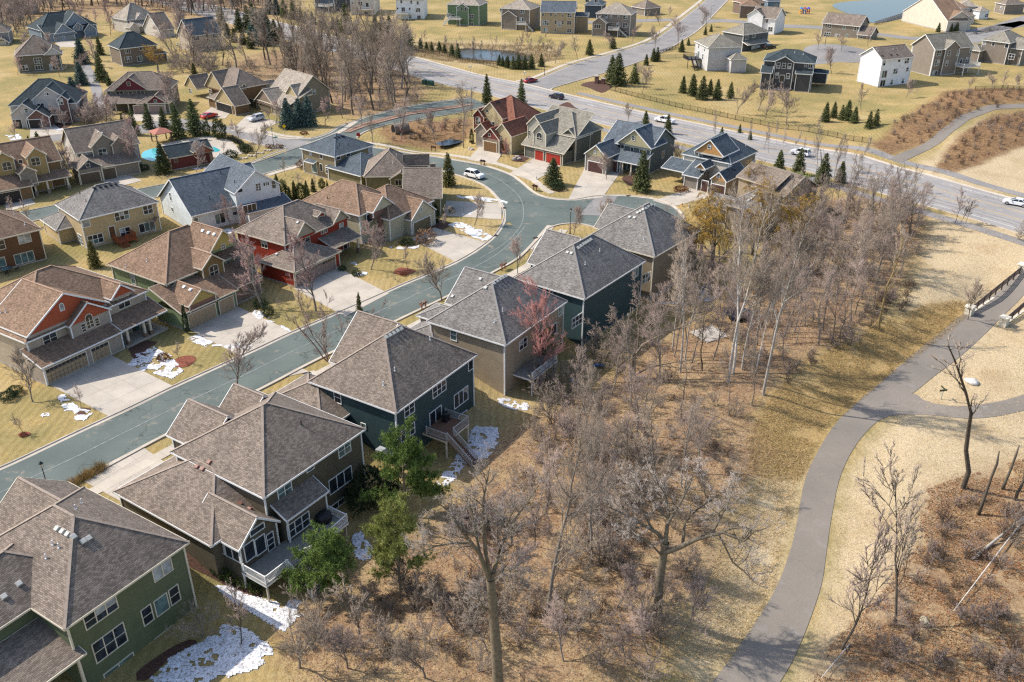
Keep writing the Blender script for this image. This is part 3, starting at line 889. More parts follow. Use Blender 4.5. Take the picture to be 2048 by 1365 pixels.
snow([b8(360, 610), b8(420, 560), b8(480, 650), b8(510, 700), b8(450, 740), b8(390, 720)], thr=.36)
snow([b7(1390, 690), b7(1480, 680), b7(1700, 770), b7(1960, 830), b7(2060, 900), b7(1960, 930), b7(1880, 1020), b7(1760, 950), b7(1560, 840)], thr=.3)
snow([b7(960, 1330), b7(1100, 1180), b7(1300, 1080), b7(1480, 950), b7(1640, 980), b7(1800, 1090), b7(1830, 1160), b7(1700, 1260), b7(1400, 1340), b7(1100, 1380)], thr=.34)
snow([b8(0, 940), b8(100, 930), b8(150, 970), b8(60, 1050), b8(40, 1130), b8(0, 1110)], thr=.36)
snow([a1(410, 1010), a1(470, 990), a1(510, 1010), a1(450, 1040)]); snow([a1(30, 1060), a1(150, 1040), a1(190, 1090), a1(80, 1100)])
snow([a5(1660, 860), a5(1850, 840), a5(1820, 890), a5(1700, 890)]); snow([a5(1490, 380), a5(1620, 360), a5(1640, 375), a5(1520, 395)])
snow([d4(290, 960), d4(330, 940), d4(380, 980), d4(340, 1000)], thr=.3); snow([d4(810, 410), d4(920, 420), d4(1100, 430), d4(1080, 450), d4(850, 430)], thr=.3)
snow([d4(1160, 350), d4(1260, 290), d4(1330, 320), d4(1330, 400), d4(1240, 430), d4(1170, 410)], thr=.4)
def bed(pts, k=id_, mat=None, dz=0.05):
    pl = cat_rom(PX(pts, k), .5, True)
    sheet('mulch_bed', pl, dz, mat or M_MULCH, grid=2.5)
bed([(1115, 215), (1135, 205), (1150, 215), (1160, 222), (1130, 225)], id_)
bed([b4(840, 40), b4(930, 5), b4(1020, 20), b4(960, 60), b4(930, 140), b4(880, 150), b4(850, 90)])
bed([b4(1120, 150), b4(1170, 112), b4(1250, 105), b4(1275, 130), b4(1220, 175), b4(1150, 180)], mat=M_MULCHR)
bed([b4(118, 615), b4(160, 598), b4(205, 610), b4(170, 632), b4(130, 632)], mat=M_MULCHR)
bed([b4(490, 470), b4(520, 445), b4(590, 450), b4(570, 475), b4(510, 490)])
bed([b2(1510, 570), b2(1560, 530), b2(1660, 545), b2(1680, 560), b2(1600, 590)], mat=M_MULCHR)
bed([a7(1170, 720), a7(1210, 690), a7(1280, 700), a7(1260, 730), a7(1200, 735)])
bed([a7(1340, 690), a7(1400, 670), a7(1440, 690), a7(1440, 740), a7(1390, 745), a7(1360, 720)])
bed([a3(630, 665), a3(700, 640), a3(780, 640), a3(880, 665), a3(850, 700), a3(790, 725), a3(700, 690)])
bed([a7(780, 740), a7(830, 720), a7(890, 750), a7(880, 790), a7(810, 790)])
bed([b7(1205, 470), b7(1390, 560), b7(1700, 690), b7(1720, 790), b7(1600, 760), b7(1420, 660), b7(1230, 560)])
bed([b7(900, 1280), b7(1100, 1130), b7(1250, 1060), b7(1300, 1080), b7(1150, 1160), b7(960, 1330)])
bed([a1(420, 1040), a1(520, 1000), a1(560, 960), a1(500, 930), a1(440, 950)])
bed([(815, 455), (840, 440), (880, 440), (900, 450), (880, 462), (840, 468)], id_)
bed([a7(480, 540), a7(520, 510), a7(590, 500), a7(620, 530), a7(570, 560), a7(500, 560)])
# pond water
M_WATER, nt, b, N, L = mat_new('pond_water')
b.inputs['Base Color'].default_value = (0.02, 0.028, 0.034, 1)
b.inputs['Roughness'].default_value = 0.12
b.inputs['Specular IOR Level'].default_value = 0.3
bump(nt, b, noise(nt, 1.2, 3, .5, GEO(nt)), .06, .05)
def pond(pts, z, k=id_):
    pl = cat_rom(np.array([G(k(*p), z)[:2] for p in pts]), 2, True)
    mb = MB(); mb.poly([(p[0], p[1], z) for p in pl])
    o = mb.build('pond', M_WATER); o['kind'] = 'structure'
    if o.data.polygons[0].normal.z < 0:
        o.data.flip_normals()
pond([(905, 106), (930, 97), (985, 100), (1040, 103), (1085, 106), (1060, 120), (1000, 122), (950, 120), (915, 115)], 0.12 - 1.0)
pond([(1665, 12), (1690, 4), (1760, 0), (1835, 0), (1830, 25), (1800, 38), (1745, 46), (1700, 30)], 0.12)
pond([(872, 286), (905, 278), (945, 268), (950, 276), (915, 287), (885, 292)], -1.0)
# ------------------------------------------------------------------ houses
WHITE = plain('white_trim', (0.78, 0.77, 0.74), 0.5, 0.05)
CREAM = plain('cream_trim', (0.66, 0.59, 0.46), 0.55, 0.06)
TANT = plain('tan_trim', (0.50, 0.43, 0.33), 0.55, 0.06)
GREYT = plain('grey_trim', (0.40, 0.39, 0.36), 0.55, 0.06)
G_DARK = glass_mat('window_glass', (0.022, 0.028, 0.036))
G_BLIND = glass_mat('window_with_blind', (0.34, 0.36, 0.36), 0.12, 0.5)
G_TEAL = glass_mat('window_teal_reflection', (0.10, 0.16, 0.155), 0.05, 0.6)  # teal-ish reflections painted into the base colour of the panes
RIDGE = {}
CONCF = concrete('foundation', (0.40, 0.37, 0.33))
VENTM = plain('vent_metal', (0.46, 0.45, 0.41), 0.6, .1, metal=0.0)
VENTR = plain('vent_brown', (0.25, 0.12, 0.085), 0.6, .1)
PIPE = plain('vent_pipe', (0.72, 0.72, 0.72), 0.4, .05)
DARKM = plain('black_metal', (0.02, 0.02, 0.022), 0.45, .1)
_wc = {}
def win_mesh(w, h, c, r, trim, arch=False):
    """frame (facing -y, centred) with c x r lights, and the list of panes"""
    key = (round(w, 2), round(h, 2), c, r, trim.name, arch)
    if key in _wc:
        return _wc[key]
    fw = 0.09 if w > 0.8 else 0.07
    mb = MB()
    X, Z = w / 2, h / 2
    mb.box(-X - fw, -X, -.07, .0, -Z - fw, Z + fw); mb.box(X, X + fw, -.07, .0, -Z - fw, Z + fw)
    mb.box(-X, X, -.07, .0, -Z - fw, -Z)
    if not arch:
        mb.box(-X, X, -.07, .0, Z, Z + fw)
    else:
        n = 8
        for k in range(n):
            t0, t1 = math.pi * k / n, math.pi * (k + 1) / n
            rise = min(X, 0.5) if arch is True else arch
            p = lambda t, e: (math.cos(t) * (X + e), Z + math.sin(t) * (rise + e))
            q = [p(t0, 0), p(t0, fw), p(t1, fw), p(t1, 0)]
            mb.add([(x, -.07, z) for x, z in q] + [(x, 0, z) for x, z in q], [[3, 2, 1, 0], [1, 2, 6, 5], [0, 4, 7, 3]])
    m = 0.045
    for i in range(1, c):
        x = -X + w * i / c
        mb.box(x - m, x + m, -.06, 0, -Z, Z)
    for k in range(1, r):
        z = -Z + h * k / r
        mb.box(-X, X, -.055, 0, z - m * .7, z + m * .7)
    panes = []
    for i in range(c):
        for k in range(r):
            panes.append((-X + w * (i + .5) / c, -Z + h * (k + .5) / r, w / c - .06, h / r - .05, k))
    if arch:
        panes.append((0, Z, 2 * X, arch if arch is not True else min(X, .5), 'arch'))
    _wc[key] = (mb.mesh('window', trim), panes)
    return _wc[key]
_pc = {}
def pane_mesh(w, h, g, arch=False):
    key = (round(w, 2), round(h, 2), g.name, bool(arch))
    if key not in _pc:
        mb = MB()
        if arch:
            mb.poly([(math.cos(math.pi * k / 8) * w / 2, -.02, math.sin(math.pi * k / 8) * h) for k in range(8, -1, -1)][::-1])
        else:
            mb.poly([(-w / 2, -.02, -h / 2), (w / 2, -.02, -h / 2), (w / 2, -.02, h / 2), (-w / 2, -.02, h / 2)])
        _pc[key] = mb.mesh('pane', g)
    return _pc[key]
class House:
    def __init__(s, name, label, N, Rr, L=None, D=None, ze=5.6, wall=None, roof=None, trim=WHITE, ov=0.45, ang=None, zb=-0.2, W=None, cat='house', group=None):
        n = G(N, ze)[:2]
        if ang is None:
            r = G(Rr, ze)[:2]
            ang = math.degrees(math.atan2(*(r - n)[::-1]))
        s.a = R(ang); s.o = n
        s.u = np.array([math.cos(s.a), math.sin(s.a)]); s.v = np.array([-s.u[1], s.u[0]])
        s.ze = ze; s.ov = ov; s.zb = zb; s.wall = wall; s.roofm = roof; s.trim = trim
        s.W = W if W else s.l(Rr)[0]
        s.D = D if D else s.l(L)[1]
        s.root = thing(name, label, cat, (n[0], n[1], 0), s.a, group)
        s.tris = []
        s.rnd = random.Random(hash(label) % 99991 if False else sum(map(ord, label)))
    # -- pixel to house space
    def l(s, p, z=None):
        q = G(p, s.ze if z is None else z)[:2] - s.o
        return float(q @ s.u), float(q @ s.v)
    def _r(s, p):
        d = ray(*p)
        return np.array([-s.o @ s.u, -s.o @ s.v, HCAM]), np.array([d[:2] @ s.u, d[:2] @ s.v, d[2]])
    def onA(s, p, v0):
        o, d = s._r(p); t = (v0 - o[1]) / d[1]
        return float(o[0] + t * d[0]), float(o[2] + t * d[2])
    def onB(s, p, u0):
        o, d = s._r(p); t = (u0 - o[0]) / d[0]
        return float(o[1] + t * d[1]), float(o[2] + t * d[2])
    def rect(s, N, Rr, L, ze):
        n = s.l(N, ze)
        return n[0], s.l(Rr, ze)[0], n[1], s.l(L, ze)[1]
    # -- building blocks
    def block(s, u0, u1, v0, v1, ze, roof='hip', slope=0.6, zb=None, wall=None, roofm=None, ov=None, gmat=None, trim=None, corners='NLR', boards=True, found=True, walls=True):
        zb = s.zb if zb is None else zb
        ov = s.ov if ov is None else ov
        wall = wall or s.wall; roofm = roofm or s.roofm; trim = trim or s.trim
        a0, a1, c0, c1 = u0 + ov, u1 - ov, v0 + ov, v1 - ov
        zt = ze - 0.12
        if walls:
            mb = MB()
            P = [(a0, c0), (a1, c0), (a1, c1), (a0, c1)]
            for i in range(4):
                p, q = P[i], P[(i + 1) % 4]
                mb.poly([(*p, zb), (*q, zb), (*q, zt), (*p, zt)])
            mb.build('wall', wall, s.root)
            if found and zb < 1.0:
                mb = MB(); mb.box(a0 - .03, a1 + .03, c0 - .03, c1 + .03, zb - 1.2, zb + 0.42)
                mb.build('foundation', CONCF, s.root)
            if boards:
                for ch, (x, y) in (('N', (a0, c0)), ('L', (a0, c1)), ('R', (a1, c0))):
                    if ch in corners:
                        mb = MB(); mb.box(x - .1 if x == a0 else x - .06, x + .06 if x == a0 else x + .1, y - .1 if y == c0 else y - .06, y + .06 if y == c0 else y + .1, zb + .3, zt)
                        mb.build('corner_board', trim, s.root)
        if roof:
            s.roof(u0, u1, v0, v1, ze, roof, slope, roofm, trim, gmat or wall, ov)
    def roof(s, u0, u1, v0, v1, ze, kind, slope, roofm, trim, gmat, ov):
        w, d = u1 - u0, v1 - v0
        C = [(u0, v0, ze), (u1, v0, ze), (u1, v1, ze), (u0, v1, ze)]
        faces = []; caps = []; fas = []; gabs = []
        eave = lambda i, k: fas.append((C[i], C[k]))
        if kind == 'hip':
            r = min(w, d) / 2; zr = ze + slope * r
            if w >= d:
                A, B = (u0 + r, v0 + r, zr), (u1 - r, v0 + r, zr)
                faces = [[C[0], C[1], B, A], [C[1], C[2], B], [C[2], C[3], A, B], [C[3], C[0], A]]
                caps = [(C[0], A), (C[3], A), (C[1], B), (C[2], B)] + ([(A, B)] if w - d > .1 else [])
            else:
                A, B = (u0 + r, v0 + r, zr), (u0 + r, v1 - r, zr)
                faces = [[C[0], C[1], A], [C[1], C[2], B, A], [C[2], C[3], B], [C[3], C[0], A, B]]
                caps = [(C[0], A), (C[1], A), (C[2], B), (C[3], B), (A, B)]
            fas = [(C[0], C[1]), (C[1], C[2]), (C[2], C[3]), (C[3], C[0])]
        elif kind in ('gu', 'gv'):
            if kind == 'gu':
                zr = ze + slope * d / 2; m = (v0 + v1) / 2
                A, B = (u0, m, zr), (u1, m, zr)
                faces = [[C[0], C[1], B, A], [C[2], C[3], A, B]]
                fas = [(C[0], C[1]), (C[2], C[3]), (C[0], A), (A, C[3]), (C[1], B), (B, C[2])]
                for x in (u0 + ov, u1 - ov):
                    gabs.append([(x, v0 + ov * .6, ze - .13), (x, v1 - ov * .6, ze - .13), (x, m, zr - .13)])
            else:
                zr = ze + slope * w / 2; m = (u0 + u1) / 2
                A, B = (m, v0, zr), (m, v1, zr)
                faces = [[C[1], C[2], B, A], [C[3], C[0], A, B]]
                fas = [(C[1], C[2]), (C[3], C[0]), (C[0], A), (A, C[1]), (C[3], B), (B, C[2])]
                for y in (v0 + ov, v1 - ov):
                    gabs.append([(u0 + ov * .6, y, ze - .13), (u1 - ov * .6, y, ze - .13), (m, y, zr - .13)])
            caps = [(A, B)]
        elif kind[0] == 's':                    # shed: high side away from the named face
            zr = ze + slope * (d if kind in ('sA', 'sC') else w)
            hi = {'sA': (2, 3), 'sC': (0, 1), 'sB': (1, 2), 'sD': (0, 3)}[kind]
            C = [(x, y, zr if i in hi else ze) for i, (x, y, z) in enumerate(C)]
            faces = [C]
            fas = [(C[i], C[(i + 1) % 4]) for i in range(4)]
        elif kind == 'flat':
            faces = [C]; fas = [(C[i], C[(i + 1) % 4]) for i in range(4)]
        mb = MB()
        for f in faces:
            mb.poly(f)
            for i in range(1, len(f) - 1):
                s.tris.append((np.array(f[0]), np.array(f[i]), np.array(f[i + 1])))
        # underside so that the roof is a solid lid
        if kind == 'hip':
            mb.poly([(x, y, z - .2) for x, y, z in C[::-1]])
        else:
            for f in faces:
                mb.poly([(x, y, z - .16) for x, y, z in f[::-1]])
        ro = mb.build('roof', roofm, s.root)
        mb = MB()
        for p, q in caps:
            mb.bar((p[0], p[1], p[2] + .012), (q[0], q[1], q[2] + .012), .26, .05)
        if caps:
            mb.build('ridge_cap', s.ridge(roofm), ro)
        mb = MB()
        cu, cv = (u0 + u1) / 2, (v0 + v1) / 2
        for p, q in fas:
            off = np.array([0.0, 0, 0])
            mb.bar((p[0], p[1], p[2] - .09), (q[0], q[1], q[2] - .09), .07, .2)
        mb.build('fascia', trim, ro)
        for g in gabs:
            mb = MB(); mb.poly(g); mb.build('gable', gmat, s.root)
    def ridge(s, roofm):
        k = roofm.name
        if k not in RIDGE:
            RIDGE[k] = plain(k + '_cap', s.rc.get(k, (0.2, 0.18, 0.16)), .9, .2, 3)
        return RIDGE[k]
    rc = {}
    def gab(s, face, pl, pr, plane, depth, slope=0.8, zb=None, wall=None, gmat=None, ov=0.3, boards=True, trim=None, roofm=None):
        """a gable seen on face A or B between two eave ends given as pixels on that plane"""
        f = s.onA if face == 'A' else s.onB
        x0, z0 = f(pl, plane); x1, z1 = f(pr, plane)
        lo, hi = min(x0, x1), max(x0, x1); ze = (z0 + z1) / 2
        zz = ze - .5 if zb is None else zb
        if face == 'A':
            s.block(lo, hi, plane, plane + depth, ze, 'gv', slope, zz, wall, roofm, ov, gmat, trim, 'NR', boards and zb is not None, zb is not None)
        else:
            s.block(plane, plane + depth, lo, hi, ze, 'gu', slope, zz, wall, roofm, ov, gmat, trim, 'NL', boards and zb is not None, zb is not None)
        return lo, hi, ze
    # -- openings
    def put(s, name, data, face, a, plane, z, parent=None):
        o = link(name, data, parent or s.root)
        if face == 'A':
            o.location = (a, plane, z)
        else:
            o.location = (plane, a, z); o.rotation_euler = (0, 0, -math.pi / 2)
        return o
    def win(s, face, px, w, h, c=1, r=2, plane=None, kind=None, trim=None, arch=False, dz=0.0):
        plane = s.ov if plane is None else plane
        a, z = (s.onA if face == 'A' else s.onB)(px, plane)
        me, panes = win_mesh(w, h, c, r, trim or s.trim, arch)
        o = s.put('window', me, face, a, plane, z + dz)
        for x, zz, pw, ph, k in panes:
            q = s.rnd.random()
            if kind is not None:
                g = kind
            elif k == r - 1 and r > 1:
                g = G_BLIND if q < .3 else G_DARK
            else:
                g = G_DARK if q < .72 else (G_TEAL if q < .93 else G_BLIND)
            po = link('pane', pane_mesh(pw, ph, g, k == 'arch'), o)
            po.location = (x, 0, zz)
        return o
    def wins(s, face, pts, w, h, c=1, r=2, **k):
        for p in pts:
            s.win(face, p, w, h, c, r, **k)
    def gdoor(s, face, pl, pr, plane, h=2.2, mat=None, cols=4, lights=True, trim=None, z0=None, arch=False):
        f = s.onA if face == 'A' else s.onB
        x0, za = f(pl, plane); x1, zb_ = f(pr, plane)
        zc = 0.05 if z0 is None else z0
        w = abs(x1 - x0); m = (x0 + x1) / 2
        mb = MB()
        mb.box(-w / 2, w / 2, -.05, 0, 0, h)
        rows = 4; n = max(2, int(round(w / 0.6)))
        for i in range(n):
            for k in range(rows):
                a, b_ = -w / 2 + w * i / n + .05, -w / 2 + w * (i + 1) / n - .05
                c, d = h * k / rows + .05, h * (k + 1) / rows - .05
                if lights and k == rows - 1:
                    continue
                mb.box(a, b_, -.075, -.05, c, d)
        o = s.put('garage_door', mb.mesh('garage_door', mat), face, m, plane, zc)
        if lights:
            for i in range(n):
                po = link('pane', pane_mesh(w / n - .12, h / rows - .16, G_DARK), o)
                po.location = (-w / 2 + w * (i + .5) / n, -.04, h * (rows - .5) / rows)
        mb = MB()
        t = .13
        mb.box(-w / 2 - t, -w / 2, -.1, 0, 0, h + t); mb.box(w / 2, w / 2 + t, -.1, 0, 0, h + t); mb.box(-w / 2, w / 2, -.1, 0, h, h + t)
        q = mb.build('door_frame', trim or s.trim, o)
        return o
    def door(s, face, px, w=0.95, h=2.1, plane=None, mat=None, z0=0.1):
        plane = s.ov if plane is None else plane
        a, z = (s.onA if face == 'A' else s.onB)(px, plane)
        mb = MB(); mb.box(-w / 2, w / 2, -.05, 0, 0, h)
        for k in (0.15, 0.62):
            mb.box(-w / 2 + .15, w / 2 - .15, -.07, -.05, h * k, h * k + h * .3)
        o = s.put('door', mb.mesh('door', mat or DARKM), face, a, plane, z0)
        mb = MB(); mb.box(-w / 2 - .1, -w / 2, -.08, 0, 0, h + .1); mb.box(w / 2, w / 2 + .1, -.08, 0, 0, h + .1); mb.box(-w / 2, w / 2, -.08, 0, h, h + .1)
        mb.build('door_frame', s.trim, o)
        return o
    # -- things on the roof
    def hit(s, px):
        o, d = s._r(px)
        best = None
        for a, b, c in s.tris:
            e1_, e2_ = b - a, c - a
            h = np.cross(d, e2_); det = e1_ @ h
            if abs(det) < 1e-9:
                continue
            f = 1 / det; q = o - a; uu = f * (q @ h)
            if uu < -.001 or uu > 1.001:
                continue
            k = np.cross(q, e1_); vv = f * (d @ k)
            if vv < -.001 or uu + vv > 1.001:
                continue
            t = f * (e2_ @ k)
            if t > 0 and (best is None or t < best[0]):
                n = np.cross(e1_, e2_); n /= np.linalg.norm(n)
                best = (t, o + t * d, n if n[2] > 0 else -n)
        return best
    def vent(s, pts, kind='box', mat=None):
        for px in pts:
            b = s.hit(px)
            if b is None:
                continue
            _, p, n = b
            if kind == 'pipe':
                key = 'vp' + (mat or PIPE).name
                if key not in _pc:
                    mb = MB(); mb.lathe([(.12, -.05), (.11, .04), (.06, .05), (.06, .5), (.0, .5)], 8); _pc[key] = mb.mesh('vent_pipe', mat or PIPE)
                o = link('vent_pipe', _pc[key], s.root); o.location = p
            else:
                key = 'vb' + (mat or VENTM).name
                if key not in _pc:
                    mb = MB(); mb.box(-.26, .26, -.24, .24, -.05, .05); mb.add([(-.22, -.2, .04), (.22, -.2, .04), (.22, .22, .04), (-.22, .22, .04), (-.2, -.22, .2), (.2, -.22, .2), (.2, .16, .17), (-.2, .16, .17)],
                                                                    [[4, 5, 6, 7], [0, 1, 5, 4], [1, 2, 6, 5], [2, 3, 7, 6], [3, 0, 4, 7]])
                    _pc[key] = mb.mesh('roof_vent', mat or VENTM)
                o = link('roof_vent', _pc[key], s.root); o.location = p
                # lean with the slope; local y points up the slope
                zax = Vector(n); yax = Vector((0, 0, 1)) - zax * zax.z
                if yax.length < 1e-3:
                    yax = Vector((0, 1, 0))
                yax.normalize(); xax = yax.cross(zax)
                o.rotation_euler = Matrix((xax, yax, zax)).transposed().to_euler()
    # -- decks, posts, rails
    def post(s, u, v, z0, z1, w=.18, mat=None, name='post', base=None):
        mb = MB(); mb.box(u - w / 2, u + w / 2, v - w / 2, v + w / 2, z0, z1)
        o = mb.build(name, mat or s.trim, s.root)
        if base:
            mb = MB(); mb.box(u - w * .95, u + w * .95, v - w * .95, v + w * .95, z0, z0 + .9)
            mb.build('post_base', base, o)
    def rail(s, pts, mat=None, h=1.0, bal=.14, balm=None, name='railing'):
        mat = mat or WHITE
        mb = MB(); bb = MB()
        for (a, b_) in zip(pts[:-1], pts[1:]):
            a = np.array(a, float); b_ = np.array(b_, float)
            up = np.array([0, 0, 1.0])
            mb.bar(a + up * h, b_ + up * h, .09, .06); mb.bar(a + up * .12, b_ + up * .12, .06, .06)
            n = max(2, int(np.linalg.norm(b_ - a) / bal))
            for i in range(1, n):
                p = a + (b_ - a) * i / n
                bb.bar(p + up * .12, p + up * (h - .02), .03, .03, up=(1, 0, 0))
        o = mb.build(name, mat, s.root)
        bb.build('balusters', balm or mat, o)
        for p in pts:
            pm = MB(); pm.box(p[0] - .06, p[0] + .06, p[1] - .06, p[1] + .06, p[2] - .1, p[2] + h + .1); pm.build('newel_post', mat, o)
    def stairs(s, a, b_, w, mat, n=None, rail=None):
        """flight from the top centre a down to b_"""
        a = np.array(a, float); b_ = np.array(b_, float)
        n = n or max(3, int((a[2] - b_[2]) / .19))
        d = b_ - a; h = np.array([d[0], d[1], 0]); h /= np.linalg.norm(h); sd = np.array([-h[1], h[0], 0])
        mb = MB()
        for sg in (-1, 1):
            mb.bar(a + sd * sg * w / 2, b_ + sd * sg * w / 2, .05, .26)
        o = mb.build('stair_stringers', mat, s.root)
        for i in range(n):
            p = a + d * (i + .5) / n
            t = MB(); t.bar(p - sd * w / 2, p + sd * w / 2, np.linalg.norm(d[:2]) / n * 1.02, .05); t.build('tread', mat, o)
        if rail:
            for sg in (-1, 1):
                s.rail([tuple(a + sd * sg * w / 2), tuple(b_ + sd * sg * w / 2)], rail)
        return o
    def deck(s, u0, u1, v0, v1, z, mat, rails=(), railm=None, zg=None, post=True, fasc=None):
        mb = MB()
        mb.box(u0, u1, v0, v1, z - .28, z - .02)
        o = mb.build('deck_frame', fasc or railm or mat, s.root)
        n = max(2, int((v1 - v0) / .3)); bd = MB(); bd.box(u0 - .02, u1 + .02, 0, (v1 - v0) / n - .012, -.02, .02)
        me = bd.mesh('deck_board', mat)
        for i in range(n):
            q = link('deck_board', me, o); q.location = (0, v0 + (v1 - v0) * i / n, z)
        zg = s.zb if zg is None else zg
        if post:
            for x, y in ((u0 + .15, v0 + .15), (u1 - .15, v0 + .15)):
                s.post(x, y, zg - .3, z - .2, .16, fasc or railm or mat, 'deck_post')
        for r in rails:
            s.rail(r, railm or WHITE)
    def ac(s, u, v):
        mb = MB(); mb.box(u - .45, u + .45, v - .45, v + .45, 0, .9)
        mb.build('air_conditioner', plain('ac_metal', (.35, .36, .36), .5), s.root)
RC = House.rc
def roofm(name, c, cap=None, c2=None):
    RC[name] = cap or sh(c, 1.12)
    return roof_mat(name, c, c2)
RF_TAUPE = roofm('taupe_shingles', (0.27, 0.215, 0.172))
RF_BROWN = roofm('warm_brown_shingles', (0.3, 0.195, 0.13))
RF_GREY = roofm('grey_shingles', (0.25, 0.23, 0.21))
RF_SLATE = roofm('slate_shingles', (0.115, 0.14, 0.16))
RF_BLUE = roofm('blue_grey_shingles', (0.14, 0.165, 0.19))
RF_TEAL = roofm('dark_teal_shingles', (0.06, 0.08, 0.088))
RF_TAN = roofm('tan_shingles', (0.414, 0.352, 0.283))
RF_RED = roofm('rust_shingles', (0.276, 0.117, 0.076))
RF_OLIVE = roofm('olive_grey_shingles', (0.304, 0.276, 0.221))
SD = siding_mat
# ---- the row with its backs to the wood
S_GREEN = SD('green_siding', (0.115, 0.135, 0.075)); S_TAUPE = SD('dark_taupe_siding', (0.115, 0.098, 0.068)); S_TEAL = SD('teal_siding', (0.035, 0.065, 0.07)); S_TAN = SD('tan_siding', (0.33, 0.265, 0.185))
S_TEAL2 = SD('deep_teal_siding', (0.04, 0.075, 0.08)); S_MUSH = SD('mushroom_siding', (0.24, 0.19, 0.13))
DECK_GREY = plain('grey_deck', (0.24, 0.22, 0.19), .7, .15, 2); DECK_BRN = plain('brown_deck', (0.20, 0.10, 0.06), .7, .15, 2)
h = House('house', 'dark green house with brown hip roof and lower porch, nearest the camera', b7(425, 990), b7(1252, 410), D=15.5, wall=S_GREEN, roof=RF_TAUPE, trim=CREAM, zb=-2.6)
h.block(0, h.W, 0, h.D, 5.6, 'hip', .72)
h.block(-9, 6, 4.55, 14, 5.6, 'hip', .62, corners='')
h.block(4, 13, 9, 19, 4.6, 'gv', .75, corners='')
h.block(-9.5, .9, -.5, 4.9, 2.5, 'sA', .28, zb=2.2, found=False, boards=False, walls=False)
h.post(.3, 0, -2.6, 2.5, .2); h.post(-6, 0, -2.6, 2.5, .2)
W7 = [((1072, 592), 1.9, 1.4, 2, 1, G_BLIND), ((665, 875), 3.0, 1.35, 3, 2, None), ((725, 1075), 3.0, 2.1, 3, 2, G_DARK), ((972, 893), .95, 1.75, 1, 2, G_DARK), ((1067, 825), 1.3, 1.75, 1, 1, G_TEAL), ((1152, 760), .95, 1.75, 1, 2, G_DARK),
      ((790, 1245), 2.9, 1.15, 2, 1, G_TEAL), ((1085, 1040), 1.8, 1.1, 2, 1, G_TEAL)]
for p, w, hh, c, r, g in W7:
    h.win('A', b7(*p), w, hh, c, r, kind=g)
h.vent([b7(380, 322), b7(415, 340), b7(450, 358), b7(485, 375)]); h.vent([b7(550, 405), b7(585, 385), b7(125, 685), b7(25, 770)]); h.vent([b7(350, 430), b7(390, 450), b7(500, 195), b7(540, 155), b7(305, 520)], 'pipe')
h = House('house', 'large taupe house with brown hip roof, gabled sunroom and white railed deck', b6(1063, 770), b6(1728, 318), D=14.2, wall=S_TAUPE, roof=RF_TAUPE, trim=WHITE, zb=-2.6)
h.block(0, h.W, 0, h.D, 5.6, 'hip', .64)
h.block(-5.6, 6.5, 1.6, 16.9, 2.8, 'hip', .5, corners='L')
h.block(-4.5, .8, -1.0, 6, 2.7, 'gv', .85, corners='NR', ov=.35)
h.block(2, 9, 11, 17.5, 5.4, 'gv', .8, corners='L', gmat=SD('taupe_batten', (0.13, 0.11, 0.08), .45, True))
h.block(1.0, 6.9, -1.7, 1.4, 2.85, 'sA', .5, corners='NR', ov=.3)
h.block(8.5, 14.2, 12, 17, 5.2, 'gv', .8, corners='')
for p, w, hh, c, r in (((1200, 722), 1.75, 1.4, 2, 2), ((1588, 448), 1.75, 1.4, 2, 2), ((1563, 652), 3.4, 1.75, 3, 1), ((1530, 838), 2.9, 1.35, 3, 2), ((1365, 575), .95, .45, 1, 1), ((1397, 730), .5, .6, 1, 1)):
    h.win('A', b6(*p), w, hh, c, r, kind=G_TEAL if c == 2 else None)
h.win('A', b6(1290, 945), 2.9, 1.6, 3, 2, plane=-1.4, kind=G_DARK)
h.wins('A', [b6(972, 1112), b6(1042, 1072)], 1.15, 1.9, 1, 1, plane=-.65, kind=G_DARK); h.win('A', b6(1108, 1050), .8, 2.0, 1, 3, plane=-.65, kind=G_DARK)
h.win('A', b6(1020, 972), 1.7, .6, 1, 1, plane=-.65, kind=G_DARK)
for i, q in enumerate(((728, 1050), (782, 1085), (838, 1118), (885, 1142))):
    h.win('B', b6(*q), .95, 1.25, 1, 1, plane=-4.15, kind=G_DARK)
h.vent([b6(632, 565), b6(668, 580), b6(712, 535)], mat=VENTR); h.vent([b6(905, 805), b6(975, 840)], mat=VENTR); h.vent([b6(1308, 290)], 'pipe', DARKM)
dk = -.15
h.deck(-4.4, 6.9, -4.1, -.7, dk, DECK_GREY, (), WHITE, -2.6, False)
h.rail([(-4.3, -1.0, dk), (-4.3, -4.0, dk), (-1.6, -4.0, dk)]); h.rail([(.2, -4.0, dk), (1.2, -4.4, dk), (6.8, -4.0, dk), (6.8, -.8, dk)])
for x in (-4.2, -1.5, .6, 3.6, 6.6):
    h.post(x, -3.9, -2.9, dk - .2, .16, TANT, 'deck_post')
h.stairs((-.7, -4.1, dk), (-.7, -7.0, -2.5), 1.6, DECK_GREY, rail=WHITE)
mb = MB(); mb.lathe([(.75, .1), (.85, .5), (.8, .95), (.5, 1.1), (0, 1.12)], 14, c=(5.6, -1.9)); o = mb.build('hot_tub_cover', DARKM, h.root, True); o.location = (0, 0, dk)
h = House('house', 'dark teal house with grey hip roof and small brown deck', (791.5, 827), (955, 709), L=(617, 762), wall=S_TEAL, roof=RF_TAUPE, trim=WHITE, zb=-2.6)
h.block(0, h.W, 0, h.D, 5.6, 'hip', .77)
h.block(5, 16.9, 8, 14.6, 5.6, 'gv', .77, corners='')
h.block(-4.4, 5, 7.5, 18.5, 2.8, 'hip', .5, corners='')
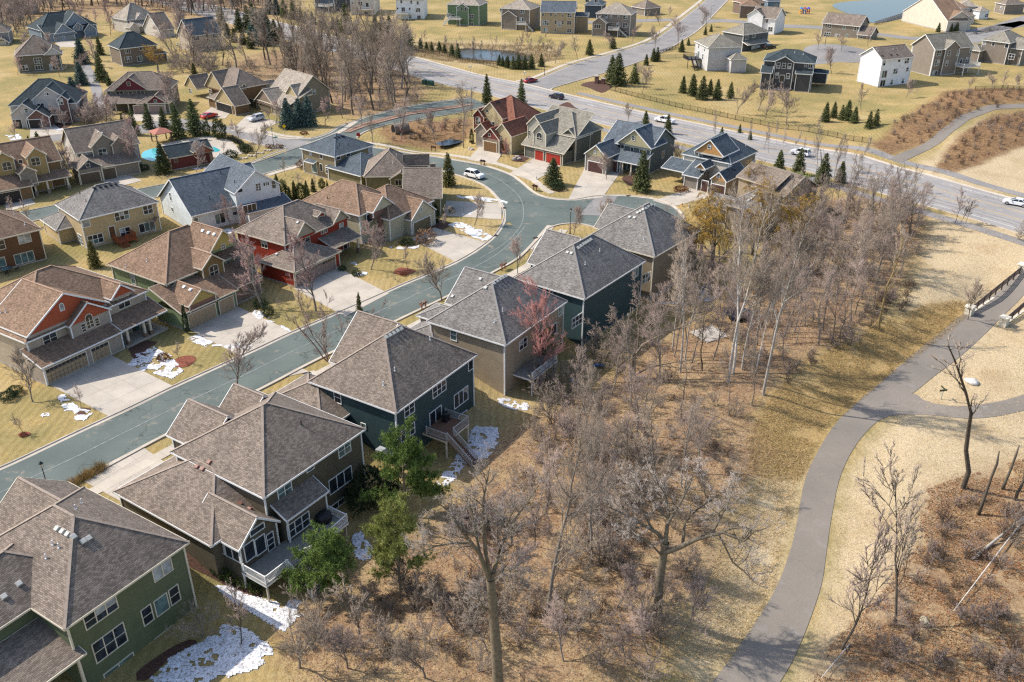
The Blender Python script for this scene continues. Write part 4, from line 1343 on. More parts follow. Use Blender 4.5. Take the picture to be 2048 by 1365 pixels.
for p, w, hh, c, r in (((980, 830), 1.75, 1.4, 2, 2), ((1207, 675), 2.6, 1.4, 3, 2), ((1445, 495), .95, 1.3, 1, 1), ((1372, 740), 2.9, 1.9, 3, 1), ((968, 1005), 2.5, 1.4, 3, 2), ((1385, 890), 1.8, 1.1, 2, 1)):
    h.win('A', b5(*p), w, hh, c, r, kind=G_DARK if c == 3 else None)
h.win('A', b5(1180, 890), 2.3, 2.15, 2, 1, kind=G_DARK)
h.win('B', b5(438, 740), .95, 1.5, 1, 2); h.win('B', b5(635, 957), .65, .65, 1, 1, kind=G_TEAL)
h.vent([b5(805, 283), b5(833, 268), b5(862, 252), b5(890, 235), b5(918, 220), b5(945, 205)]); h.vent([b5(870, 540), b5(785, 648), b5(1138, 305)], 'pipe')
h.deck(5.0, 9.7, -3.2, .4, .05, DECK_BRN, (), TANT, -2.6, True, CREAM)
gr = plain('silver_rail', (.42, .41, .38), .4, .05)
h.rail([(9.6, .3, .05), (9.6, -3.1, .05), (6.6, -3.1, .05)], gr, balm=gr); h.rail([(5.1, -.2, .05), (5.1, -3.1, .05)], gr, balm=gr)
h.stairs((5.85, -3.2, .05), (5.85, -6.6, -2.6), 1.2, DECK_BRN, rail=gr)
mb = MB(); mb.box(-.45, .45, -.3, .3, 0, .95); mb.lathe([(.42, .95), (.45, 1.1), (.3, 1.25), (0, 1.3)], 10); o = mb.build('covered_grill', DARKM, h.root); o.location = (8.6, -.5, .07)
h.ac(-1.2, 1.6)
h = House('house', 'tan sided house with grey hip roof beside the red budding maple', b3(685, 1012), b3(1090, 722), L=b3(170, 855), wall=S_TAN, roof=RF_GREY, trim=WHITE, zb=-2.6)
h.block(0, h.W, 0, h.D, 5.6, 'hip', .765)
h.block(6, 16.0, 8, 14.2, 5.6, 'gv', .75, corners=''); h.block(3.5, 8.5, 11.5, 17.5, 3.8, 'hip', .45, corners='L'); h.block(-2.5, 5, 9.5, 17, 2.8, 'hip', .45, corners='')
h.win('B', b3(349, 945), .95, 1.5, 1, 2, kind=G_TEAL); h.win('A', b3(1042, 783), .95, 1.4, 1, 1, kind=G_TEAL)
h.win('A', b3(945, 935), 2.2, 1.8, 3, 1, kind=G_DARK); h.win('A', b3(800, 1000), 1.8, 1.4, 2, 2); h.win('A', b3(1000, 905), 1.3, 1.5, 1, 1, kind=G_DARK)
h.vent([b3(608, 608), b3(630, 593), b3(650, 580), b3(668, 570), b3(687, 560)]); h.vent([b3(558, 637), b3(343, 692), b3(524, 580)]); h.vent([b3(667, 790), b3(614, 862), b3(822, 632)], 'pipe')
h.deck(2.5, 9, -2.6, .4, .05, DECK_GREY, ([(2.6, -2.5, .05), (8.9, -2.5, .05)],), WHITE, -2.6, True)
h = House('house', 'deep teal house with grey hip roof beyond the spreading bare oak', b3(1200, 712), b3(1600, 460), L=b3(757, 565), wall=S_TEAL2, roof=RF_GREY, trim=WHITE, zb=-2.6)
h.block(0, h.W, 0, h.D, 5.6, 'hip', .78)
h.block(6, 16.5, 8, 14.5, 5.6, 'gv', .75, corners=''); h.block(-3, 5, 9.5, 18, 2.8, 'hip', .45, corners='')
h.win('A', b3(1150, 850), 2.6, 1.5, 3, 2, plane=.45); h.win('A', b3(1530, 540), 1.5, 1.3, 2, 1, kind=G_TEAL); h.win('B', b3(970, 655), 1.2, .5, 1, 1)
h.win('A', d4(355, 553), 2.6, 1.5, 3, 2)
h.vent([b3(1158, 377), b3(1175, 365), b3(1192, 352), b3(1208, 343), b3(1223, 333), b3(1238, 323)]); h.vent([b3(1090, 408), b3(1115, 413)]); h.vent([b3(1297, 400), b3(1203, 487)], 'pipe')
h = House('house', 'mushroom brown house with grey hip roof nearest the street bulb', b3(1655, 438), b3(1960, 262), L=b3(1225, 300), wall=S_MUSH, roof=RF_GREY, trim=CREAM, zb=-2.0)
h.block(0, h.W, 0, h.D, 5.6, 'hip', .78)
h.block(5, 13.5, 8, 15, 5.6, 'gv', .75, corners=''); h.block(-3, 5, 9, 16, 3.0, 'hip', .5, corners='')
h.win('A', b3(1592, 575), 1.5, 1.5, 2, 2); h.win('A', b3(1610, 570), 1.5, 1.5, 2, 2)
h.vent([b3(1545, 150), b3(1562, 140), b3(1580, 130), b3(1597, 120), b3(1613, 108), b3(1632, 97)]); h.vent([b3(1493, 178), b3(1525, 182), b3(1190, 255), b3(1230, 262)]); h.vent([b3(1585, 322), b3(1655, 110)], 'pipe')
# ---- houses hidden in the trees at the end of the row
h = House('house', 'grey roofed house half hidden behind the golden willow', e5(700, 420), e5(900, 330), L=e5(370, 330), ze=5.0, wall=S_MUSH, roof=RF_GREY, trim=TANT)
h.block(0, h.W, 0, h.D, 5.0, 'hip', .7); h.block(2, 7, h.D - 3, h.D + 5, 3.2, 'gv', .7, corners='')
h.vent([e5(580, 300), e5(600, 285), e5(620, 265)])
h = House('house', 'brown shingled house behind the willow with four roof vents in line', e5(880, 270), e5(1180, 180), L=e5(470, 215), ze=4.2, wall=S_TAN, roof=RF_TAUPE, trim=TANT)
h.block(0, h.W, 0, h.D, 4.2, 'gv', .55); h.block(0, h.W * .8, h.D * .3, h.D + 4, 5.2, 'gv', .5, corners='')
h.vent([e5(570, 183), e5(640, 187), e5(710, 193), e5(780, 200)])
# ---- the row that faces the street
BEIGE = SD('beige_siding', (0.42, 0.35, 0.265)); TAUPE2 = SD('greige_siding', (0.35, 0.295, 0.24)); GDTAN = plain('tan_garage_door', (0.36, 0.265, 0.165), .6, .06)
REDG = plain('brick_red_gable', (0.36, 0.075, 0.03), .7, .08); STONE = stone_mat('brown_stone', (0.30, 0.21, 0.14), (0.17, 0.12, 0.09)); STONEG = stone_mat('grey_stone', (0.34, 0.28, 0.22), (0.20, 0.17, 0.14))
BROWNW = SD('chestnut_siding', (0.17, 0.10, 0.05)); YBAT = SD('yellow_batten', (0.42, 0.30, 0.09), .42, True); GREENL = SD('sage_siding', (0.20, 0.25, 0.125)); REDS = SD('barn_red_siding', (0.27, 0.032, 0.015))
BRICK = stone_mat('brown_brick', (0.26, 0.13, 0.09), (0.20, 0.10, 0.075), 5)
h = House('house', 'beige house with brick red gables and arched window over the garage', b1(195, 1040), b1(1125, 605), D=17, ang=58.5, W=19.3, wall=BEIGE, roof=RF_BROWN, trim=WHITE)
h.block(0, h.W, 0, h.D, 5.6, 'hip', .6)
h.gab('A', b1(215, 1015), b1(850, 700), .0, 9, .62, None, TAUPE2, REDG)
lo, hi, ze = h.gab('A', b1(540, 915), b1(870, 775), -.9, 7, .72, 2.6, TAUPE2, REDG)
h.gab('A', b1(865, 695), b1(1050, 632), -.1, 5, .85, None, TAUPE2, REDG)
h.block(-.4, 12.2, -3.0, 1.2, 2.9, 'sA', .35, wall=TAUPE2, ov=.4, corners='NR'); h.block(11.8, 19.6, -3.0, 1.0, 3.0, 'sA', .32, walls=False)
gp = -2.55
h.gdoor('A', b4(318, 292), b4(580, 188), gp, 2.2, GDTAN, trim=CREAM); h.gdoor('A', b4(612, 157), b4(722, 110), gp, 2.2, GDTAN, trim=CREAM)
h.win('A', b1(390, 1005), 1.9, 1.55, 2, 2, trim=CREAM, kind=G_DARK); h.win('A', b1(700, 880), 1.0, 1.5, 2, 3, plane=lo * 0 - .6, arch=.5, trim=CREAM, kind=G_DARK)
h.wins('A', [b1(652, 920), b1(757, 875)], .6, 1.1, 1, 3, plane=-.6, trim=CREAM, kind=G_DARK); h.win('A', b1(965, 722), 1.9, 1.5, 2, 2, trim=CREAM, kind=G_DARK); h.win('A', b1(482, 765), .55, .7, 1, 1, plane=.3, arch=.3, kind=G_BLIND)
for px in ((990, 960), (1165, 880), (1120, 900)):
    a_, z_ = h.onA(b1(*px), -2.5); h.post(a_, -2.5, 0, 2.9, .3, CREAM, 'porch_post', STONE)
mb = MB(); mb.box(12.2, 19.2, -2.9, .4, -.3, .3); mb.build('porch_floor', M_CONC, h.root); h.door('A', b1(1040, 880), mat=plain('brown_door', (.12, .06, .03), .5))
h.win('A', b1(1120, 860), .9, 1.3, 1, 2)
h.vent([b1(5, 805), b1(45, 800)], 'pipe')
h = House('house', 'sage green house with brown hip roof and yellow batten gable', b1(1290, 583), b1(1570, 470), L=b1(830, 425), ang=56.5, W=17.5, wall=GREENL, roof=RF_BROWN, trim=CREAM)
h.block(0, h.W, 0, h.D, 5.6, 'hip', .66)
h.gab('A', b1(1640, 330), b1(1870, 245), -.3, 7, .95, None, GREENL, YBAT); h.gab('A', b1(1575, 470), b1(1755, 390), -1.2, 6, .8, 2.4, SD('ochre_brown_siding', (.2, .13, .05)), None)
h.block(-1.9, 8.6, -5.4, 1.5, 2.9, 'sA', .36, ov=.4); h.gab('A', b1(1470, 750), b1(1700, 665), -5.5, 5.5, .7, 2.2, BRICK, YBAT)
h.block(8.2, 14, -4.8, 1, 2.9, 'sA', .36, wall=STONE, ov=.4)
h.gdoor('A', b1(1485, 940), b1(1692, 846), -5.2, 2.25, GDTAN, lights=False, trim=CREAM); h.gdoor('A', b1(1722, 818), b1(1828, 768), -5.2, 2.25, GDTAN, lights=False, trim=CREAM)
h.win('A', b1(1668, 480), 1.6, 1.5, 2, 2, plane=-.9, arch=.25, kind=G_DARK); h.wins('A', [b1(1338, 590), b1(1522, 515), b1(1775, 405)], .75, .75, 1, 1); h.win('A', b1(1740, 287), .7, .8, 2, 2, plane=0.0)
h.wins('B', [b1(1040, 540), b1(1225, 605)], 1.0, 1.55, 1, 2)
h.vent([b1(1583, 165), b1(1628, 180), b1(1672, 192), b1(1438, 602), b1(1488, 624)], mat=WHITE); h.vent([b1(982, 450), b1(1147, 405)], 'pipe')
a_, z_ = h.onA(b1(1480, 700), -4.2)
h = House('house', 'barn red house with grey roof and three dormers above a wide garage', b2(660, 355), b2(1165, 135), L=b2(265, 240), ang=57, wall=REDS, roof=RF_TAUPE, trim=CREAM)
h.block(0, h.W, 0, h.D, 5.6, 'hip', .64)
GT_ = plain('greige_gable', (.33, .28, .2), .7, .08)
h.gab('A', b2(745, 310), b2(910, 240), -.4, 6, .95, None, REDS, GT_); h.gab('A', b2(1040, 190), b2(1170, 135), -.4, 6, .95, None, REDS, GT_)
h.gab('A', b2(915, 130), b2(985, 105), 1.6, 5, .5, 5.9, REDS, REDS)
h.block(-2.8, 8.2, -4.6, 3.9, 2.9, 'hip', .5, ov=.4); h.block(8, 15, -3.0, 1, 3.0, 'sA', .33, walls=False)
h.gdoor('A', b2(745, 690), b2(1060, 546), -4.2, 2.25, plain('mauve_garage_door', (.27, .2, .165), .6, .06), trim=CREAM)
h.wins('A', [b2(715, 370), b2(840, 325), b2(1103, 213)], .95, 1.45, 1, 2); h.win('A', b2(967, 245), 1.4, .6, 3, 1); h.win('A', b2(943, 150), .8, .9, 1, 2, plane=1.9); h.win('B', b2(502, 345), 1.3, 1.3, 2, 2)
for px in ((890, 1050), (860, 1040)):
    pass
for u_ in (9.0, 14.4):
    h.post(u_, -2.6, 0, 2.9, .28, CREAM, 'porch_post', STONE)
h.door('A', b2(1130, 330)); h.vent([b2(560, 85), b2(765, 175), b2(600, 425)])
h.vent([b2(655, 240)], 'pipe', DARKM)
CRM = SD('cream_siding', (0.46, 0.42, 0.29))
h = House('house', 'cream house with brown roof, brick columns and single wide garage door', a6(1010, 750), a6(1335, 617), L=a6(615, 610), wall=CRM, roof=RF_BROWN, trim=WHITE, ang=56.5)
h.block(0, 11, 0, h.D, 5.6, 'hip', .66)
h.block(4, 17.0, -3.4, 8.5, 4.3, 'hip', .62, wall=CRM); h.gab('A', a6(1415, 785), a6(1610, 700), -4.7, 8, .78, -.2, CRM, None)
h.gab('A', a6(1115, 715), a6(1285, 665), -1.3, 5, .8, 4.4, BRICK, CRM)
h.gdoor('A', a6(1435, 905), a6(1565, 845), -4.4, 2.2, plain('olive_garage_door', (.16, .13, .07), .6, .06), lights=False); h.win('A', a6(1087, 765), 1.5, 1.4, 1, 1, kind=G_DARK, plane=-.1)
h.win('A', a6(1278, 690), .9, 1.1, 1, 1, plane=-.6, kind=G_DARK); h.win('A', a6(1232, 815), .9, 2.0, 1, 1, kind=G_DARK); h.win('A', a6(1490, 705), .35, .9, 1, 1, plane=-4.4, kind=G_BLIND)
for px in ((1170, 800), (1262, 800)):
    a_, z_ = h.onA(a6(*px), -1.2)
    h.post(a_, -1.2, 0, 4.6, .65, BRICK, 'brick_column')
h.vent([a6(937, 655), a6(793, 600)], 'pipe', CREAM); h.vent([a6(760, 615)], 'pipe', DARKM)
OLV = SD('olive_siding', (0.17, 0.15, 0.075))
h = House('house', 'olive house with brown cross gabled roof beside the tall corner spruce', a6(1040, 445), a6(1420, 450), ze=5.2, wall=OLV, roof=RF_TAUPE, trim=CREAM, ang=3, D=12)
h.block(0, h.W, 0, 12, 5.2, 'hip', .8); h.gab('A', a6(1240, 462), a6(1420, 462), -.5, 6, .6, -.2, OLV, OLV)
def ridge_wing(h, r0, r1, zr, e, ze, **k):
    u0, v_ = h.l(r0, zr); u1 = h.l(r1, zr)[0]; ve = h.l(e, ze)[1]
    h.block(u0, u1, ve, 2 * v_ - ve, ze, 'gu', (zr - ze) / (v_ - ve), **k)
ridge_wing(h, a6(1350, 376), a6(1655, 371), 7.6, a6(1570, 612), 3.6); ridge_wing(h, a6(1345, 270), a6(1555, 266), 8.2, a6(1480, 355), 6.0); ridge_wing(h, a6(1560, 345), a6(1605, 343), 6.8, a6(1585, 372), 6.0)
h.win('A', a6(1325, 490), 1.8, 1.1, 3, 1, plane=-.2); h.vent([a6(1300, 283), a6(1270, 340)], 'pipe', CREAM)
h = House('house', 'olive house with dark blue grey hip roof on the street corner', a6(815, 290), a6(1145, 200), L=a6(570, 210), ze=5.6, wall=SD('khaki_siding', (0.235, 0.19, 0.11)), roof=RF_SLATE, trim=WHITE, ang=52)
h.block(0, h.W, 0, h.D, 5.6, 'hip', .5); h.block(-.3, 11, -8.0, 3, 3.0, 'hip', .5, wall=OLV)
h.wins('B', [e1(1235, 590), e1(1345, 630)], .8, 1.1, 1, 1); h.wins('A', [e1(1520, 645), e1(1620, 610)], 1.0, .7, 1, 1); h.win('A', e1(1845, 575), .9, 1.3, 1, 1, kind=G_BLIND)
h.win('B', e1(1432, 775), 2.4, 1.7, 3, 2, kind=G_DARK); h.win('B', e1(1345, 745), .8, 1.6, 1, 1); h.win('B', e1(1275, 740), 1.6, 2.4, 1, 1, kind=G_TEAL)
h.block(-.7, 1, 6.2, 9.4, 3.2, 'sB', .3, walls=False)
h.vent([a6(820, 142), a6(845, 135), a6(870, 130), a6(880, 128)], mat=DARKM); h.vent([a6(855, 200), a6(925, 200), a6(840, 225)], 'pipe', DARKM)
# ---- second row
S_YEL = SD('butter_siding', (0.47, 0.36, 0.20))
h = House('house', 'butter yellow two storey house with small red stained deck', a5(615, 785), a5(1245, 640), L=a5(415, 660), wall=S_YEL, roof=RF_GREY, trim=WHITE, ang=43.5)
h.block(0, h.W, 0, h.D, 5.6, 'hip', .62); h.block(-2.5, 5, 5.7, 14, 2.8, 'hip', .5)
for p, w, hh, c, r in (((672, 808), 1.2, 1.2, 1, 1), ((950, 748), 2.5, 1.5, 3, 2), ((1153, 700), 1.7, 1.5, 2, 2), ((745, 930), 2.6, 1.6, 3, 2), ((978, 875), 1.8, 1.6, 2, 2), ((1147, 835), 2.9, 1.6, 3, 1)):
    h.win('A', a5(*p), w, hh, c, r)
h.win('B', a5(630, 935), 1.8, 1.9, 3, 3); h.door('A', a5(883, 910), 1.0, 2.1, z0=.9, mat=plain('brown_door', (.12, .06, .03), .5))
CED = plain('red_cedar', (.26, .07, .025), .7, .15, 2)
h.deck(4.9, 8.4, -2.3, .4, .8, CED, ([(5.0, -.1, .8), (5.0, -2.2, .8)], [(6.6, -2.2, .8), (8.3, -2.2, .8), (8.3, .3, .8)]), CED, 0); h.stairs((5.8, -2.3, .8), (5.8, -3.7, 0), 1.3, CED)
h.vent([a5(735, 533), a5(780, 525), a5(822, 518), a5(863, 510), a5(902, 502)], mat=DARKM); h.vent([a5(672, 640), a5(622, 575)], 'pipe', DARKM)
S_WHT = SD('pale_blue_siding', (0.62, 0.66, 0.66))
h = House('house', 'white and pale blue house with steep blue grey shingle gables', a5(1490, 755), a5(1880, 665), L=a5(1210, 600), ze=3.6, wall=S_WHT, roof=RF_BLUE, trim=WHITE, ang=41.5, W=17)
h.block(0, 16.5, 0, h.D, 3.6, 'gu', .68); h.gab('A', a5(1835, 610), a6(390, 465), -.6, 15, .75, -.2, S_WHT, S_WHT); h.block(9.5, 19, -3.2, .6, 2.8, 'sA', .3, wall=S_WHT)
h.win('B', a5(1330, 600), .6, 1.5, 1, 2, kind=G_DARK); h.win('B', a5(1345, 700), .6, .8, 1, 1); h.wins('A', [a5(1525, 795)], 1.0, 1.4, 1, 1); h.win('A', a5(1717, 770), 1.9, 1.9, 2, 1); h.win('A', a5(1830, 715), .9, 1.4, 1, 2)
h.win('A', a5(1870, 553), 1.1, .6, 1, 1, plane=-.3, kind=G_DARK); h.win('A', a6(220, 525), 1.0, 1.4, 2, 3, plane=-.3); h.win('A', a6(282, 500), 1.2, .7, 3, 1, plane=-.3); h.win('A', a6(340, 505), .8, 1.5, 1, 2, plane=-.3, kind=G_DARK); h.win('A', a6(155, 700), 2.6, 1.9, 3, 1, plane=-2.75, kind=G_DARK)
h.vent([a5(1830, 490), a5(1635, 615), a5(1720, 415)], 'pipe', DARKM)
h = House('house', 'chocolate brown house at the picture edge above the patio furniture', a5(300, 858), a5(420, 810), D=12, ang=43, ze=5.6, wall=SD('chocolate_siding', (0.13, 0.065, 0.03)), roof=RF_BROWN, trim=CREAM, W=0.01)
h.block(-13, .6, 0, h.D, 5.6, 'hip', .62, corners='R')
h.wins('A', [a5(190, 925)], 1.9, 1.5, 2, 2, kind=G_BLIND); h.win('A', a5(190, 1075), 3.0, 1.7, 3, 1, kind=G_TEAL); h.win('A', a5(10, 975), 1.0, 1.5, 1, 2); h.win('A', a5(10, 1110), 1.2, 1.5, 1, 1, kind=G_TEAL)
h.vent([a5(195, 820), a5(110, 740)], 'pipe')
# ---- third row and the houses round the close
h = House('house', 'brown and ochre house with arched windows and open garage at the picture edge', a5(190, 470), a5(360, 265), D=14, ze=3.0, ang=40, W=11, wall=SD('umber_siding', (0.20, 0.12, 0.055)), roof=RF_BROWN, trim=CREAM)
OCH = SD('ochre_siding', (0.36, 0.25, 0.10))
h.block(-9, 8.2, .5, 12, 5.6, 'gu', .7); h.gab('A', a5(200, 300), a5(365, 268), -.4, 8, .85, -.2, OCH, None); h.gab('A', a5(-60, 330), a5(118, 310), -.4, 8, .85, 2.6, OCH, None)
h.block(-9, .6, -4.5, 1.5, 2.9, 'sA', .4); h.gab('A', a5(140, 420), a5(290, 405), -2.8, 4, .7, 2.0, STONEG, None); h.block(-.5, 8.5, -2.6, .6, 2.8, 'sA', .3, walls=False)
h.win('A', a5(55, 365), 1.6, 1.4, 2, 2, arch=.25, plane=-.1, kind=G_DARK); h.win('A', a5(278, 328), 1.6, 1.4, 2, 2, arch=.25, plane=-.1); h.win('A', a5(160, 325), .7, .7, 1, 1)
h.gdoor('A', a5(-60, 610), a5(150, 545), -4.1, 2.3, DARKM, lights=False)  # black slab painted in for the shaded inside of the open garage
for u_ in (1.2, 3.6, 7.6):
    h.post(u_, -2.2, 0, 2.7, .35, CREAM, 'porch_post', STONEG)
GTP = SD('grey_taupe_siding', (0.215, 0.18, 0.145))
h = House('house', 'grey taupe house with navy garage gable beside the neighbourhood pool', a5(585, 265), a5(1085, 175), L=a5(410, 185), wall=GTP, roof=RF_TAUPE, trim=CREAM, ang=38)
PALE = SD('pale_stucco', (0.52, 0.48, 0.42), .4)
h.block(0, h.W, 0, h.D, 5.6, 'gu', .72, wall=PALE); h.block(.2, h.W - .2, .3, 2, 5.58, None, zb=-.2)
h.gab('A', a5(712, 240), a5(918, 160), -.6, 7, .85, 2.6, GTP, GTP); h.gab('A', a5(865, 205), a5(1000, 170), -1.0, 5, .8, 2.6, GTP, GTP)
h.block(.5, 12, -4.3, 1.2, 2.9, 'sA', .4); h.gab('A', a5(602, 392), a5(800, 362), -5, 6, .75, -.2, GTP, SD('navy_siding', (.05, .06, .085)))
h.wins('A', [a5(700, 268)], .8, 1.0, 1, 2); h.win('A', a5(800, 255), 1.7, 1.4, 2, 2, plane=-.3, arch=.2); h.win('A', a5(685, 355), .7, .7, 1, 1, plane=-4.7); h.wins('A', [a5(925, 225), a5(1035, 215), a5(1052, 315)], .9, 1.3, 1, 2); h.win('B', a5(540, 270), .7, 1.1, 1, 2)
h.gdoor('A', a5(815, 460), a5(910, 440), -3.9, 2.3, plain('umber_garage_door', (.10, .075, .05), .6), lights=False); h.gdoor('A', a5(625, 480), a5(785, 450), -4.7, 2.3, plain('umber_garage_door', (.10, .075, .05), .6), lights=False)
h.vent([a5(770, 98), a5(795, 103)])
MAR = plain('maroon_gable', (.125, .022, .028), .7, .08); GRN = SD('grey_olive_siding', (0.185, 0.165, 0.125))
h = House('house', 'grey house with maroon gable behind the row of young spruces', a1(815, 710), a1(1220, 715), L=a1(700, 650), ze=5.6, D=11, ang=6, wall=GRN, roof=RF_TAUPE, trim=CREAM, W=18)
h.block(0, 17.5, 0, 11, 5.6, 'hip', .72); h.gab('A', a1(885, 705), a1(1150, 700), -.4, 7, .75, None, GRN, MAR); h.block(0, 17, -3.6, .6, 2.9, 'sA', .4, walls=False); h.block(9, 18, -4.6, .6, 2.9, 'hip', .5); h.gab('A', a1(1140, 800), a1(1290, 800), -4.8, 5, .75, -.2, GRN, MAR)
h.wins('A', [a1(935, 735), a1(1100, 735)], 1.9, 1.5, 2, 2, arch=.2); h.wins('A', [a1(850, 735), a1(1020, 732)], 1.0, 1.1, 1, 2); h.win('A', a1(1003, 655), .8, 1.0, 1, 2, plane=-.1); h.win('A', a1(1212, 790), .7, .7, 1, 1, plane=-4.5)
h.gdoor('A', a1(1050, 880), a1(1150, 882), -4.2, 2.2, plain('mauve_garage_door', (.27, .2, .165), .6, .06), lights=False); h.gdoor('A', a1(1160, 882), a1(1290, 885), -4.5, 2.2, plain('mauve_garage_door', (.27, .2, .165), .6, .06), lights=False)
for px in ((875, 860), (910, 870), (1010, 870)):
    a_, z_ = h.onA(a1(*px), -3.2); h.post(a_, -3.2, 0, 2.8, .25, CREAM, 'porch_post')
h = House('house', 'chestnut house with tan gables and the red car in its driveway', a1(1830, 700), a1(1960, 640), L=a1(1500, 640), ze=5.6, D=15, ang=47, wall=BROWNW, roof=RF_TAUPE, trim=CREAM, W=11)
TANG = plain('tan_gable', (.40, .31, .16), .7, .08)
h.block(0, 11, 0, 15, 5.6, 'hip', .75); h.block(-4, 6, 2, 9, 2.9, 'hip', .5)
h.gab('B', a1(1595, 690), a1(1740, 690), -.6, 6, .9, None, BROWNW, TANG); h.gab('B', a1(1435, 685), a1(1530, 680), -.6, 6, .9, 2.5, TANG, TANG); h.gab('B', a1(1670, 805), a1(1825, 810), -4.2, 5, .8, -.2, BROWNW, TANG)
h.win('B', a1(1487, 712), 1.5, 1.4, 2, 2, plane=-.3); h.win('B', a1(1643, 720), 1.5, 1.4, 2, 2, plane=-.3); h.wins('A', [a1(1855, 708), a1(1883, 695), a1(1905, 680)], .8, 1.4, 1, 2)
h.gdoor('B', a1(1700, 880), a1(1815, 882), -3.9, 2.3, DARKM, lights=False)
TP3 = SD('moss_taupe_siding', (0.23, 0.20, 0.135))
h = House('house', 'moss taupe house with long ridge and row of garage lights by blue spruces', a2(375, 745), a2(540, 650), L=a2(20, 705), ze=5.4, ang=44, wall=TP3, roof=RF_TAN, trim=CREAM, W=10)
h.block(0, 10.5, 0, h.D, 5.4, 'gv', .85, gmat=TP3); h.block(-5, 4, -1, h.D, 2.9, 'sB', .42)
for q0, q1 in (((30, 715), (118, 725)), ((275, 745), (365, 740))):
    h.gab('B', a2(*q0), a2(*q1), -.5, 5, .9, None, CREAM, TANG)
h.gab('B', a2(25, 820), a2(200, 825), -5.2, 5, .7, 2.2, STONE, STONE); h.wins('B', [a2(82, 735), a2(218, 735), a2(330, 760)], 1.6, 1.4, 2, 2, plane=0); h.win('A', a2(500, 720), .9, 1.2, 1, 2)
h.gdoor('B', a2(0, 875), a2(60, 880), -4.6, 2.2, plain('olive_garage_door', (.16, .13, .07), .6, .06)); h.gdoor('B', a2(75, 882), a2(175, 890), -4.6, 2.2, plain('olive_garage_door', (.16, .13, .07), .6, .06))
SLB = SD('slate_white_siding', (0.47, 0.43, 0.40))
h = House('house', 'white gabled house with dark slate blue roof and brick front by the close', a1(60, 828), a1(520, 770), L=a1(0, 790), ze=5.0, D=14, ang=12, wall=SLB, roof=RF_TEAL, trim=WHITE, W=17)
BRK = stone_mat('plum_brick', (.20, .105, .085), (.15, .08, .07), 5)
h.block(0, 17, 0, 14, 5.0, 'hip', .75); h.gab('A', a1(245, 785), a1(520, 770), -.5, 8, .75, -.2, SLB, SLB); h.gab('A', a1(440, 790), a1(530, 775), -1.2, 6, .9, -.2, BRK, BRK); h.gab('A', a1(85, 940), a1(300, 850), -4.2, 8, .8, -.2, SLB, SLB); h.gab('A', a1(205, 930), a1(385, 910), -5.2, 6, .75, -.2, BRK, BRK); h.block(4, 14, -2.5, .6, 2.8, 'sA', .3, walls=False)
h.win('A', a1(205, 865), .8, 1.0, 1, 2, plane=-3.9); h.win('A', a1(318, 828), 1.7, 1.3, 2, 2, plane=-.2); h.win('A', a1(468, 795), 1.4, 1.3, 2, 2, plane=-.9, arch=.25); h.win('A', a1(363, 735), 1.0, .7, 2, 1, plane=-.2)
h.gdoor('A', a1(222, 1005), a1(330, 990), -4.9, 2.2, DARKM, lights=False); h.gdoor('A', a1(120, 1010), a1(180, 1005), -3.9, 2.2, DARKM, lights=False)
# the pool house
h = House('pool_house', 'red walled pool building with dark shingle gable roof', a1(1315, 1240), a1(1655, 1168), D=6.6, ze=2.9, ang=38, wall=plain('red_stucco', (.13, .028, .022), .7, .1), roof=RF_TEAL, trim=TANT, cat='building')
h.block(0, h.W, 0, h.D, 2.9, 'gu', .62); h.gab('A', a1(1510, 1195), a1(1660, 1165), -1.2, 4, .7, None, CED, plain('cedar_gable', (.24, .09, .05), .7, .15))
h.win('A', a1(1372, 1253), .7, .7, 1, 1)
a_, z_ = h.onA(a1(1640, 1200), -1.0); h.post(a_, -1.0, 0, 2.9, .4, STONE, 'porch_post')
# ---- houses round the bulb
h = House('house', 'tan and maroon house with rust red roof and wooden garage doors', a7(515, 285), a7(715, 185), L=a7(385, 240), ze=5.6, ang=52, D=12, W=13, wall=SD('sand_siding', (.34, .25, .14)), roof=RF_RED, trim=CREAM)
SANDB = SD('sand_batten', (.50, .40, .22), .4, True); MARS = SD('maroon_siding', (.15, .03, .025)); WOODD = plain('wood_garage_door', (.19, .105, .045), .5, .25, 3)
h.block(0, 12.5, 0, 13, 5.6, 'hip', .85)
h.gab('B', a7(215, 175), a7(410, 245), -.6, 8, .9, 2.5, SANDB, SANDB); h.gab('B', a7(172, 205), a7(265, 215), -1.4, 6, 1.0, 2.5, MARS, MARS); h.gab('B', a7(330, 305), a7(480, 400), -4.5, 9, .95, -.2, SANDB, SANDB); h.gab('B', a7(245, 355), a7(385, 405), -5.6, 7, .9, -.2, STONE, MARS); h.block(-4, 4, -.4, 6, 3.0, 'hip', .6, wall=SD('tan_brown_siding', (.26, .17, .08)))
h.gab('B', a7(190, 315), a7(290, 320), -3.5, 5, .9, -.2, STONEG, None)
h.gdoor('B', a7(265, 448), a7(365, 478), -5.3, 2.3, WOODD, lights=False); h.gdoor('B', a7(395, 480), a7(450, 495), -4.2, 2.3, WOODD, lights=False)
h.win('B', a7(220, 245), 1.4, 1.5, 2, 2, plane=-1.1, arch=.25); h.win('B', a7(290, 165), .6, .7, 1, 1, plane=-.3); h.win('B', a7(330, 270), 1.3, 1.3, 2, 2, plane=-.3); h.win('B', a7(308, 352), .6, .7, 1, 1, plane=-5.3); h.wins('A', [a7(565, 305)], 1.5, 1.2, 2, 1); h.win('B', a7(490, 297), .6, .6, 1, 1)
h.vent([a7(365, 100), a7(380, 95)], mat=DARKM)
GRYB = SD('light_grey_batten', (.36, .34, .28), .4, True); DOLV = SD('dark_olive_siding', (.14, .135, .105))
